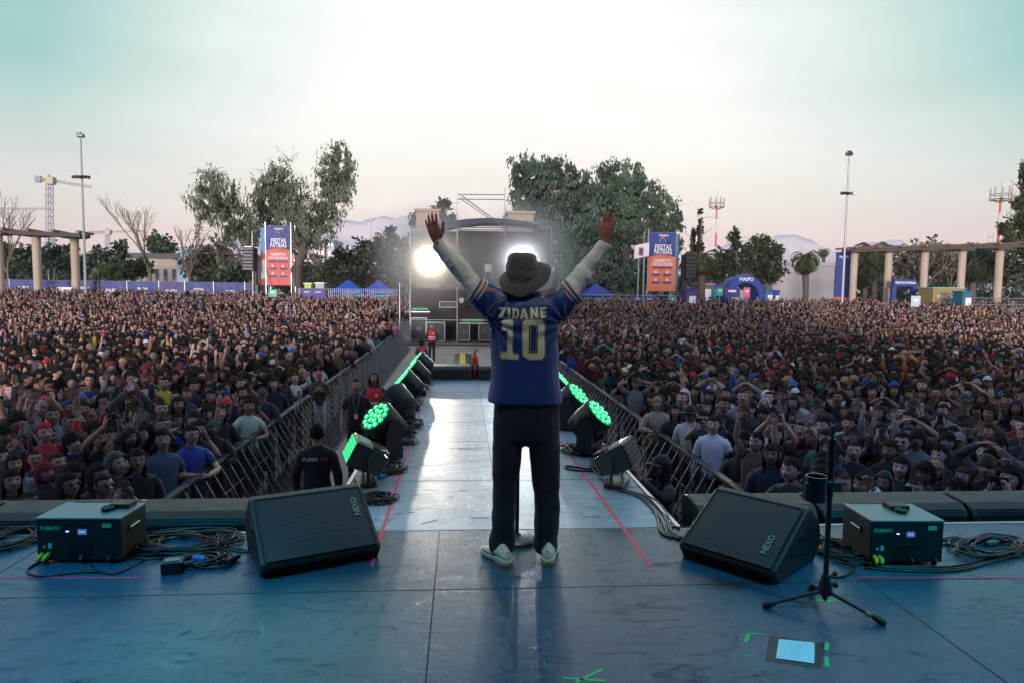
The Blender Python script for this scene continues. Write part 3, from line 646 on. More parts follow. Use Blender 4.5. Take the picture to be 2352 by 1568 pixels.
wash((4.2, .5, 8.4), (2.9, 3.7, 0), (.05, 1.0, .42), 500, 14, .3, 'green beam lamp under the stage roof, right')
wash((.8, .0, 8.4), (.4, 4.1, 1.35), (1.0, .93, .82), 760, 17, .4, 'pale blue front lamp under the stage roof, centre')
wash((-3.4, 1.0, 8.4), (-4.4, 8.2, -.3), (.22, .42, 1.0), 700, 44, .4, 'deep blue wash lamp under the stage roof aimed at the left front rows')
wash((4.4, 1.0, 8.4), (4.6, 8.2, -.3), (.20, .38, 1.0), 1250, 46, .4, 'deep blue wash lamp under the stage roof aimed at the right front rows')
# ------------------------------------------------------------------ mountains
M_mount = bpy.data.materials.new('hazed_snow_mountain'); M_mount.use_nodes = True
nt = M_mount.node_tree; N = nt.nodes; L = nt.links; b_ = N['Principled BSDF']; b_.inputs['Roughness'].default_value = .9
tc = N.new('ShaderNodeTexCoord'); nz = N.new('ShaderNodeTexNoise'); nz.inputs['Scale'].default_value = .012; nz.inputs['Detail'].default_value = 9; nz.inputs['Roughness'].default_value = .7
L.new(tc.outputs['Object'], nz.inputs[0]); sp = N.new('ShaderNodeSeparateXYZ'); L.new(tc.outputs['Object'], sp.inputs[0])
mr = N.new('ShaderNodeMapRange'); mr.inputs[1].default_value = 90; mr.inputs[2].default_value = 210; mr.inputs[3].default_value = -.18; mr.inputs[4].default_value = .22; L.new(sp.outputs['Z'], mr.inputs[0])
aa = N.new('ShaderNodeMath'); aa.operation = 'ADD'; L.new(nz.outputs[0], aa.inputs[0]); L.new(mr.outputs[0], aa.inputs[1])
rp = N.new('ShaderNodeValToRGB'); L.new(aa.outputs[0], rp.inputs[0]); rp.color_ramp.elements[0].position = .45; rp.color_ramp.elements[0].color = (.60, .52, .55, 1); rp.color_ramp.elements[1].position = .62; rp.color_ramp.elements[1].color = (.78, .67, .67, 1)  # snow tones paled towards the sky, distance haze put into the colour
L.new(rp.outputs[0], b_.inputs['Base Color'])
prof = [(-600, 640), (0, 600), (250, 560), (480, 545), (600, 520), (700, 500), (800, 478), (860, 470), (930, 480), (1010, 505), (1100, 530), (1250, 560), (1400, 590), (1550, 590), (1640, 560), (1690, 545), (1740, 535), (1800, 527), (1860, 540), (1920, 556), (1960, 560), (2010, 545), (2060, 538), (2120, 550), (2180, 563), (2240, 560), (2300, 556), (2352, 560), (2600, 575), (3000, 600)]
MY = 2600.0
def ridge(u):
    for i in range(len(prof) - 1):
        if prof[i][0] <= u <= prof[i + 1][0]:
            t = (u - prof[i][0]) / (prof[i + 1][0] - prof[i][0]); t = t * t * (3 - 2 * t); return prof[i][1] * (1 - t) + prof[i + 1][1] * t
    return 600
b = MB(); nu, nv = 260, 14; vs = []
for j in range(nv + 1):
    for i in range(nu + 1):
        u = -600 + 3600 * i / nu; top = W(u, ridge(u), MY); t = j / nv
        h = (top.z + 8) * .84 * (t ** 1.15); y = MY - (1 - t) * 600
        nzv = mn.fractal(V((top.x * .006, y * .006, 3)), 1.0, 2.0, 6); h += nzv * 34 * min(1, t * 2.5) + 14 * abs(mn.noise(V((top.x * .02, y * .02, 7))))
        vs.append((top.x * (y / MY), y, -2 + h))
fs = [(j * (nu + 1) + i, j * (nu + 1) + i + 1, (j + 1) * (nu + 1) + i + 1, (j + 1) * (nu + 1) + i) for j in range(nv) for i in range(nu)]
k = len(vs); vs += [(vs[nv * (nu + 1) + i][0] * 1.08, MY + 300, -2) for i in range(nu + 1)]
fs += [(nv * (nu + 1) + i, nv * (nu + 1) + i + 1, k + i + 1, k + i) for i in range(nu)]
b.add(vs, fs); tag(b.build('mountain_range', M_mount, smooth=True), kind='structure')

# ------------------------------------------------------------------ front of house control tower (scaffold)
FY = 41.0
M_scaf = mat('scaffold_tube', (.34, .38, .41), .4, .7, var=.2, scale=6)
M_case = mat('flight_case_black', (.02, .02, .024), .5, var=.2)
M_scrim = mat('dark_scrim', (.09, .085, .085), .9, var=.35, scale=2.5)
M_tan = mat('tan_rendered_wall', (.36, .27, .19), .9, var=.15, scale=.6)
M_purple = mat('purple_lit_dark', (.03, .02, .05), .7)
t = thing('control_tower', 'scaffold mixing tower with platform, dark screen and equipment cases facing the stage', 'scaffold tower', (W(1100, 798, FY).x, FY, GZ))
b = MB(); r_ = .03
def pole(u0, v0, u1, v1, y0=FY, y1=None, r=.032): b.cyl(W(u0, v0, y0), W(u1, v1, y0 if y1 is None else y1), r, 6)
for dy in (0, 2.2):
    y = FY + dy
    for u in (942, 1050, 1160, 1265): pole(u, 800, u + (0 if u < 1200 else 2), 520 if u not in (1050, 1160) else 432, y)
    for v in (522, 657, 735): pole(942, v, 1265, v + 2, y)
    for v in (447, 458, 528): pole(1050, v, 1160, v + 1, y)
    pole(918, 650, 918, 800, y); pole(918, 657, 1050, 657, y)
    for v in (612,): pole(1160, v, 1292, v + 2, y)
    pole(1290, 595, 1290, 800, y); pole(1282, 600, 1282, 800, y)
for u in (942, 1050, 1160, 1265):
    for v in (522, 657, 800): b.cyl(W(u, v, FY), W(u, v, FY) + V((0, 2.2, 0)), .03, 6)
pole(1055, 455, 1150, 520); pole(1060, 450, 1162, 524, FY, FY + 2.2)
for v in (628, 637): pole(1060, v, 1290, v + 2, FY + .4, r=.02)
b.build('scaffold_frame', M_scaf, t, world=True)
for (u, v) in ((942, 522), (1050, 522), (1160, 522), (1265, 522), (1050, 657), (942, 657), (1050, 735), (918, 735), (1265, 657)):
    c = MB(); c.box(W(u, v, FY) + V((0, -.03, 0)), (.10, .10, .12), bev=.02); c.build('orange_coupler', mat('orange_coupler_paint', (.45, .10, .04), .5), t, world=True)
b = MB(); a, c = W(1052, 530, FY + 2.0), W(1262, 652, FY + 2.0)
def scr(s_, t_):
    x = a.x + (c.x - a.x) * s_; z_ = c.z + (a.z - c.z) * t_; return V((x, FY + 2.0 + .05 * math.sin(s_ * 19) * math.sin(t_ * 5 + 1), z_))
b.grid(scr, 40, 12); b.grid(lambda s_, t_: scr(1 - s_, t_) + V((0, .02, 0)), 40, 12); b.build('back_screen', M_scrim, t, smooth=True, world=True)
b = MB()
for i in range(60):   # camouflage net bits and bulbs hung on the screen
    u = R.uniform(1056, 1258); v = R.uniform(532, 648); p = W(u, v, FY + 1.9); b.box(p, (.07, .02, .07), Euler((0, R.uniform(0, 3), 0)).to_matrix())
b.build('screen_tassels', mat('pale_tassel', (.30, .26, .22), .8), t, world=True)
b = MB(); a, c = W(942, 530, FY + 2.1), W(1048, 655, FY + 2.1); b.box(((a.x + c.x) / 2, FY + 2.2, (a.z + c.z) / 2), (c.x - a.x, .03, a.z - c.z)); b.build('side_sheet', mat('translucent_tan_sheet', (.32, .27, .21), .8, var=.25, scale=1.2, trans=.3), t, world=True)
b = MB(); pts = []                                                     # curved dark canopy roof
for i in range(17):
    s_ = i / 16; u = 1005 + 225 * s_; v = 520 - 14 * math.sin(math.pi * s_) ** .8; pts.append((W(u, v, FY + 1.0), W(u, v + 7 + 9 * (1 - s_), FY + 1.0)))
b.rings([[p + V((0, -1.2, 0)), q + V((0, -1.2, 0)), q + V((0, 1.6, .1)), p + V((0, 1.6, .1))] for p, q in pts]); b.build('canopy', mat('indigo_canopy', (.035, .03, .06), .7), t, smooth=30, world=True)
b = MB()
for i in range(24): u = 1055 + i * 9; p = W(u, 519, FY + .2); b.cyl(p, p + V((.10, 0, .28)), .012, 4); b.cyl(p + V((.10, 0, .28)), p + V((.2, 0, 0)), .012, 4)
b.cyl(W(1055, 507, FY + .2), W(1260, 509, FY + .2), .02, 5); b.cyl(W(1055, 519, FY + .2), W(1260, 521, FY + .2), .02, 5); b.build('roof_truss', M_scaf, t, world=True)
b = MB(); a = W(940, 660, FY); c = W(1290, 660, FY); b.box(((a.x + c.x) / 2, FY + 1.3, a.z - .05), (c.x - a.x, 2.6, .10)); a2 = W(940, 788, FY); b.box(((a.x + c.x) / 2, FY + 1.3, a2.z), (c.x - a.x + .3, 2.8, .12))
b.build('platform', mat('platform_plywood', (.16, .13, .12), .7), t, world=True)
b = MB(); a = W(942, 664, FY + 2.5); c = W(1290, 785, FY + 2.5); b.box(((a.x + c.x) / 2, FY + 2.5, (a.z + c.z) / 2), (c.x - a.x, .05, a.z - c.z)); b.build('back_cloth', mat('black_back_cloth', (.03, .026, .03), .9, var=.3), t, world=True)
def case(u, v, w_, h_, label, y=FY + .3, frame_col=M_scaf, d=.6):
    p = W(u, v, y); k = 1568 / y; ww, hh = w_ / k, h_ / k
    t = thing('flight_case', label, 'flight case', (p.x, y, p.z - hh / 2)); b = MB(); b.box((0, d / 2, hh / 2), (ww, d, hh), bev=.02); b.build('case_body', M_case, t)
    b = MB(); e = .035
    for sx in (-1, 1): b.box((sx * (ww / 2 - e / 2), -.006, hh / 2), (e, .012, hh))
    for z_ in (e / 2, hh - e / 2): b.box((0, -.006, z_), (ww - 2 * e, .012, e))
    b.build('metal_frame', frame_col, t)
    b = MB(); b.box((0, -.006, hh * .5), (ww * .3, .01, hh * .16)); b.build('handle', M_dsteel, t); return t
for q in ((1000, 762, 44, 44, 'black flight case directly behind the standing steward in the red vest'), (1066, 762, 26, 40, 'black flight case with metal frame, first right of the steward'),
          (1113, 762, 28, 40, 'black flight case with metal frame, second right of the steward'), (1160, 762, 28, 40, 'black flight case with metal frame partly behind the jersey'),
          (962, 756, 36, 52, 'black equipment case left of the standing steward'), (1030, 700, 42, 14, 'flat grey lighting desk case on the control tower rail')):
    case(*q)
for (u, v, w_, lab) in ((965, 716, 46, 'mixing desk with lit strip on the left of the control tower'), (1085, 742, 60, 'long mixing desk with pale edge above the framed cases')):
    p = W(u, v, FY + .5); t2 = thing('mixing_desk', lab, 'mixing desk', p); b = MB(); ww = w_ / 1568 * FY
    b.hexa([V((-ww / 2, -.3, -.1)), V((ww / 2, -.3, -.1)), V((ww / 2, .3, -.1)), V((-ww / 2, .3, -.1)), V((-ww / 2, -.3, 0)), V((ww / 2, -.3, 0)), V((ww / 2, .3, .22)), V((-ww / 2, .3, .22))]); b.build('desk_body', M_case, t2)
    b = MB(); b.box((0, -.31, .0), (ww, .02, .05)); b.build('pale_edge', M_alu, t2)
    b = MB(); b.box((0, .0, .16), (ww * .8, .3, .02), Euler((rad(20), 0, 0)).to_matrix()); b.build('screen_row', mat('desk_green_glow', (.1, .3, .15), .4, var=0, emit=(.25, .8, .35), estr=.35), t2)
# white bucket lamp and plastic chair
t2 = thing('plastic_chair', 'white plastic chair standing on the control tower platform', 'chair', W(1122, 640, FY + .8)); b = MB()
b.box((0, 0, .42), (.45, .45, .04), bev=.015); b.build('seat', mat('white_plastic', (.7, .7, .72), .4), t2)
b = MB(); b.grid(lambda s_, q: V(((s_ - .5) * .46, .22 + .08 * q - .06 * math.cos((s_ - .5) * 3), .44 + q * .42)), 8, 4); b.grid(lambda s_, q: V(((.5 - s_) * .46, .24 + .08 * q - .06 * math.cos((s_ - .5) * 3), .44 + q * .42)), 8, 4); b.build('backrest', MAT['white_plastic'], t2, smooth=True)
for sx in (-1, 1):
    for sy in (-1, 1): b = MB(); b.cyl((sx * .19, sy * .19, .42), (sx * .23, sy * .23, 0), .022, 6); b.build('leg', MAT['white_plastic'], t2)
t2 = thing('work_lamp', 'small pale bucket lamp hanging in the control tower left of the jersey', 'lamp', W(1060, 688, FY + .6)); b = MB(); b.lathe([(.10, -.22), (.17, 0), (.17, .06), (.05, .10)], 14); b.build('lamp_shade', MAT['white_plastic'], t2); b = MB(); b.cyl((0, 0, .1), (0, 0, .5), .012, 5); b.build('hanging_cord', M_cable, t2)

# the two big follow spots, really lit
M_lens = mat('lit_spot_lens', (1, 1, 1), .2, var=0, emit=(1.0, .86, .62), estr=95)
M_lens2 = mat('lit_spot_lens_cool', (1, 1, 1), .2, var=0, emit=(.93, .97, 1.0), estr=75)
def follow_spot(u, v, label, m, colr, en, r=.50):
    p = W(u, v, FY - .3); t = thing('spotlight', label, 'spotlight', p); aim = (V((.3, 6.5, -.2)) - p).normalized(); x1, y1 = basis(aim)
    b = MB(); n = 24; ring = lambda a, q: [aim * a + x1 * q * math.cos(2 * math.pi * j / n) + y1 * q * math.sin(2 * math.pi * j / n) for j in range(n)]
    b.rings([ring(-.7, r * .6), ring(-.5, r * .9), ring(-.08, r * 1.02), ring(.04, r * 1.12), ring(.05, r * 1.0)]); b.build('lamp_housing', M_case, t, smooth=40)
    b = MB(); b.rings([ring(.051, r * .985), ring(.065, r * .8), ring(.075, r * .4)]); b.build('lens', m, t, smooth=True)
    b = MB(); b.tube([x1 * r * 1.15 - aim * .3, x1 * r * 1.15 - aim * .3 - V((0, 0, .5)), -x1 * r * 1.15 - aim * .3 - V((0, 0, .5)), -x1 * r * 1.15 - aim * .3], .025, 6); b.cyl(-aim * .3 - V((0, 0, .5)), -aim * .3 - V((0, 0, 1.4)), .03, 6); b.build('yoke', M_dsteel, t)
    ld = bpy.data.lights.new('spot_beam', 'SPOT'); ld.energy = en; ld.color = colr; ld.spot_size = rad(15); ld.spot_blend = .55; ld.shadow_soft_size = .16
    lo = bpy.data.objects.new('spot_beam', ld); COL.objects.link(lo); lo.location = p + aim * .3; lo.rotation_euler = (-aim).to_track_quat('Z', 'Y').to_euler()
follow_spot(990, 598, 'dazzling warm white spotlight on the left of the control tower under the raised left hand', M_lens, (1, .93, .82), 11000)
follow_spot(1200, 597, 'dazzling cool white spotlight on the control tower shining behind the hat', M_lens2, (.90, .96, 1), 11000)

# yellow cable ramp from the tower to the runway
t = thing('cable_ramp', 'yellow and black cable ramp on the ground between the runway end and the control tower', 'cable ramp', (.05, 26, GZ))
b = MB()
for s in (-1, 1): b.rings([[V((s * .14, y, 0.006)), V((s * .42, y, 0.006)), V((s * .14, y, .06))] for y in (-11, 11)])
b.build('black_ramp', M_rubber, t); b = MB(); b.box((0, 0, .035), (.28, 22, .06)); b.build('yellow_lid', mat('yellow_ramp_lid', (.62, .50, .05), .6), t)

# concrete pylons behind the tower
def block(name, label, cat, u0, u1, v0, y, d=6, m=None):
    a = W(u0, v0, y); c = W(u1, v0, y); z0 = ground_z(y) - .3; t = thing(name, label, cat, ((a.x + c.x) / 2, y, z0)); ww = c.x - a.x; hh = a.z - z0
    b = MB(); b.box((0, d / 2, hh / 2), (ww, d, hh), bev=.05); b.build('wall', m or M_tan, t); b = MB(); b.box((0, d / 2, hh + .12), (ww + .3, d + .3, .22), bev=.03); b.build('roof_edge', m or M_tan, t); return t, ww, hh
block('concrete_pylon', 'tan concrete pylon behind the left of the control tower', 'pylon', 956, 1009, 486, 58, 4)
block('concrete_pylon', 'tan concrete pylon partly behind the big tree right of the control tower', 'pylon', 1166, 1226, 491, 58, 4)

# ------------------------------------------------------------------ crowd barriers
def barrier_proto(label, grp):
    t = thing('crowd_barrier', label, 'barrier', (0, 0, 0), group=grp); Lb = 1.18
    b = MB(); b.tube([(0, -Lb / 2, 0), (0, -Lb / 2, 1.12), (0, Lb / 2, 1.12), (0, Lb / 2, 0)], .022, 6); b.box((0.01, 0, 1.13), (.09, Lb, .035), bev=.008); b.build('top_rail', M_dsteel, t)
    b = MB()
    for k in range(5): y = -Lb / 2 + Lb * (k + .5) / 5; b.cyl((0, y, .05), (0, y, 1.11), .008, 5)
    for z_ in (.2, .6): b.cyl((0, -Lb / 2, z_), (0, Lb / 2, z_), .007, 5)
    b.build('front_panel', M_dsteel, t)
    b = MB()
    for k in range(4): y = -Lb / 2 + Lb * (k + .5) / 4; b.tube([(.03, y, 1.08), (.60, y, .03)], .016, 6)
    b.build('sloping_bars', mat('worn_barrier_steel', (.16, .17, .18), .45, .7, var=.2), t)
    b = MB(); b.box((.30, 0, .018), (.68, Lb - .01, .03), bev=.005)
    for y in (-.35, 0, .35): b.box((.62, y, .035), (.05, .16, .02))
    b.build('tread_plate', M_dsteel, t)
    return t
pb = barrier_proto('black steel crowd barrier section in the row left of the runway', 'crowd barriers left of the runway')
for i in range(27):
    o = pb if i == 0 else copy_tree(pb); y = 7.5 + 1.2 * i; o.location = (-3.2 - (.014 * i), y, ground_z(y) + .004); o.rotation_euler = (0, 0, R.uniform(-.01, .01)); o['label'] = 'black steel crowd barrier left of the runway, %s section from the stage' % ordn(i)
pb2 = None
for i in range(27):
    o = copy_tree(pb); o['label'] = 'black steel crowd barrier right of the runway, %s section from the stage' % ordn(i); o['group'] = 'crowd barriers right of the runway'
    y = 7.3 + 1.2 * i; o.location = (3.28 + .075 * i * (i > 12) * .6, y, ground_z(y) + .004); o.rotation_euler = (0, 0, math.pi + R.uniform(-.01, .01))

# ------------------------------------------------------------------ light poles, antennas, cranes
def light_pole(u0, v0, u1, v1, y, label, mid=None, rb=.13):
    a = W(u0, v0, y); z0 = ground_z(y) - .2; top = W(u1, v1, y); t = thing('light_pole', label, 'light pole', (a.x, y, z0)); h = top.z - z0
    b = MB(); b.tube([(0, 0, 0), (0, 0, h * .5), (0, 0, h)], [rb, rb * .75, rb * .5], 8); b.build('pole', mat('weathered_pole', (.28, .32, .33), .5, .3), t)
    b = MB(); b.box((0, 0, h), (.55, .4, .30), bev=.05); b.box((-.05, -.1, h + .2), (.3, .25, .12)); b.build('lamp_head', M_dsteel, t)
    if mid:
        zm = W(u0, mid, y).z - z0; b = MB(); b.cyl((-.6, 0, zm), (.6, 0, zm), .06, 6)
        for k in range(5): b.box((-.6 + k * .3, -.15, zm + .02 * (k % 2)), (.24, .25, .26), Euler((.3, 0, .3 * k)).to_matrix(), bev=.03)
        b.build('floodlight_ring', M_dsteel, t)
    return t
light_pole(196, 640, 190, 312, 62, 'tall thin floodlight pole at the left beside the pergola', 408)
light_pole(1935, 680, 1947, 354, 62, 'tall thin floodlight pole at the right beside the pergola', 445)
light_pole(853, 650, 853, 507, 140, 'small distant floodlight mast between the trees left of the control tower', None, .10)
light_pole(1695, 650, 1695, 600, 95, 'short grey lamp post between the dark trees on the right', None, .10)
light_pole(128, 640, 128, 552, 95, 'pale post behind the left pergola, nearer the tall pole', None, .10); light_pole(112, 640, 112, 560, 95, 'pale post behind the left pergola, further from the tall pole', None, .10)
def lattice(b, p0, p1, wd, n, r=.05, side=None):
    p0 = V(p0); p1 = V(p1); x, y = basis(p1 - p0); cs = [x * wd + y * wd, -x * wd + y * wd, -x * wd - y * wd, x * wd - y * wd]
    for c in cs: b.cyl(p0 + c * .5, p1 + c * .5, r, 4)
    for i in range(n):
        a = p0.lerp(p1, i / n); c = p0.lerp(p1, (i + 1) / n)
        for k in range(4): b.cyl(a + cs[k] * .5, c + cs[(k + 1) % 4] * .5, r * .7, 4); b.cyl(a + cs[k] * .5, a + cs[(k + 1) % 4] * .5, r * .7, 4)
M_crane = mat('crane_yellow_paint', (.42, .38, .28), .6, var=.1); M_craneg = mat('crane_grey_paint', (.24, .25, .33), .6, var=.1)
def crane(um, vt, ul, vl, ur, vr, y, label, m=1.6, vb=640):
    base = W(um, vb, y); top = W(um, vt, y); z0 = ground_z(y) - .5; t = thing('tower_crane', label, 'crane', (base.x, y, z0)); O = V((base.x, y, z0))
    b = MB(); lattice(b, (0, 0, 0), top - O, m, 16, .10 * m / 1.6); b.build('mast', M_craneg, t)
    b = MB(); lattice(b, top - O + V((0, 0, .5)), W(ur, vr, y) - O, m * .45, 20, .07 * m / 1.6); b.build('jib', M_crane, t)
    b = MB(); lattice(b, top - O + V((0, 0, .5)), W(ul, vl, y) - O, m * .6, 5, .12 * m / 1.6); b.build('counter_jib', M_crane, t)
    b = MB(); c = W(ul, vl, y) - O; b.box(c, (1.2 * m, 1.2, 1.3 * m), bev=.1); b.build('counterweight', M_craneg, t)
    b = MB(); b.box(top - O + V((m * .6, -1, .2)), (1.5 * m, 1.4 * m, 1.5 * m), bev=.1); b.build('operator_cab', M_crane, t)
    b = MB(); b.tube([top - O + V((0, 0, .5)), top - O + V((0, 0, 1.2 * m)), top - O + V((0, 0, 1.5 * m))], [.5 * m, .3 * m, .1], 4); b.build('tower_head', M_craneg, t)
crane(114, 418, 88, 412, 210, 430, 240, 'tall tower crane with cream jib on the far left')
crane(-60, 482, -95, 484, 108, 480, 330, 'distant low tower crane jib at the left edge', 1.5)
crane(247, 535, 208, 536, 330, 532, 360, 'distant tower crane low on the skyline behind the bare trees', 1.6)
def antenna(u, vt, vb, y, label, wid=34, ladder=False):
    top = W(u, vt, y); z0 = ground_z(y) - .3; bx = W(u - 2, vb, y).x; t = thing('antenna_tower', label, 'antenna tower', (bx, y, z0)); h = top.z - z0; k = y / 1568
    rm = mat('red_mast', (.50, .07, .04), .6); wm = mat('white_mast', (.55, .5, .5), .6)
    for i in range(7):
        b = MB(); b.cyl((0, 0, h * i / 7 * .9), (0, 0, h * (i + 1) / 7 * .9), .26 - .015 * i, 8); b.build('mast_band', rm if i % 2 == 0 else wm, t)
    b = MB(); r_ = wid / 2 * k; n = 12; z_ = h * .88
    for q in (z_, z_ + .9): b.tube([(r_ * math.cos(2 * math.pi * j / n), r_ * math.sin(2 * math.pi * j / n), q) for j in range(n + 1)], .06, 4)
    for j in range(6): b.cyl((0, 0, z_ - .6), (r_ * math.cos(j * 1.047), r_ * math.sin(j * 1.047), z_), .05, 4)
    b.build('ring_platform', M_dsteel, t)
    b = MB()
    for j in range(9):
        a = j * .7; b.box((r_ * math.cos(a), r_ * math.sin(a), z_ + 1.0), (.28, .18, 1.9 + .5 * (j % 2)), bev=.03)
    b.cyl((0, 0, h * .88), (0, 0, h + .8), .06, 5); b.build('antenna_panels', mat('pale_antenna', (.40, .36, .33), .6), t)
    b = MB()
    for q in (.45, .55, .62): b.box((.3, -.2, h * q), (.4, .3, .9), bev=.03)
    b.build('mast_boxes', wm, t)
    if ladder:
        b = MB(); x = -1.5
        b.cyl((x - .5, 0, 0), (x - .5, 0, h * .62), .05, 4); b.cyl((x + .5, 0, 0), (x + .5, 0, h * .62), .05, 4)
        for q in range(14): b.cyl((x - .5, 0, h * .62 * q / 14), (x + .5, 0, h * .62 * q / 14), .05, 4)
        b.build('ladder', M_steel, t)
antenna(1643, 446, 640, 150, 'red and white antenna mast beyond the trees right of the banner')
antenna(2290, 424, 620, 120, 'red and white antenna mast with ladder beside the dark tree at the right edge', 44, True)

# ------------------------------------------------------------------ pergolas with round columns
M_col = mat('weathered_concrete_column', (.40, .33, .25), .85, var=.18, scale=1.5, stretch=(1, 1, .3))
M_beam = mat('dark_timber_beam', (.065, .05, .042), .8, var=.25)
def pergola(us, vts, ys, u0, v0, u1, v1, label, rw=.55):
    t = thing('pergola', label, 'pergola', (W(us[0], 640, ys[0]).x, ys[0], 0)); O = V(t.location)
    for u, vt, y in zip(us, vts, ys):
        a = W(u, vt, y); z0 = ground_z(y) - .3; b = MB(); n = 20
        rs = []
        for (r_, z_) in ((rw * .92, z0), (rw * .97, z0 + (a.z - z0) * .5), (rw * 1.03, a.z)):
            rs.append([V((a.x + r_ * (1 + .04 * math.cos(10 * math.pi * j / n * 2)) * math.cos(2 * math.pi * j / n), y + r_ * math.sin(2 * math.pi * j / n), z_)) - O for j in range(n)])
        b.rings(rs); cl = b.build('column', M_col, t, smooth=40)
        b = MB(); b.box(V((a.x, y, a.z + .12)) - O, (1.7, 1.6, .22), bev=.03); b.build('capital', M_beam, cl)
    y0, y1 = ys[0], ys[-1]; A = W(u0, v0, y0 + .1); B = W(u1, v1, y1 + .1)
    b = MB()
    for s in (-.8, .8):
        b.hexa([A + V((0, s - .12, 0)) - O, B + V((0, s - .12, 0)) - O, B + V((0, s + .12, 0)) - O, A + V((0, s + .12, 0)) - O, A + V((0, s - .12, 0.38)) - O, B + V((0, s - .12, 0.38)) - O, B + V((0, s + .12, 0.38)) - O, A + V((0, s + .12, 0.38)) - O])
    b.build('main_beam', M_beam, t)
    b = MB(); n = max(4, int((B - A).length / 2.1))
    for i in range(n + 1):
        p = A.lerp(B, i / n) - O + V((0, 0, .48)); b.box(p, (.28, 3.4, .2), Euler((0, 0, .12)).to_matrix(), bev=.02)
    b.build('cross_beams', mat('brown_cross_timber', (.24, .15, .10), .8, var=.2), t)
pergola([83, 171, -5], [545, 549, 541], [70, 71.5, 68.5], -90, 535, 196, 547, 'pergola with two tall round concrete columns at the left behind the crowd', .37)
pergola([1963, 2042, 2125, 2211, 2297, 2384], [582, 581, 580, 578, 576, 574], [72, 70.5, 69, 67.5, 66, 64.6], 1944, 581, 2440, 567, 'long pergola with five round concrete columns at the right behind the crowd', .36)

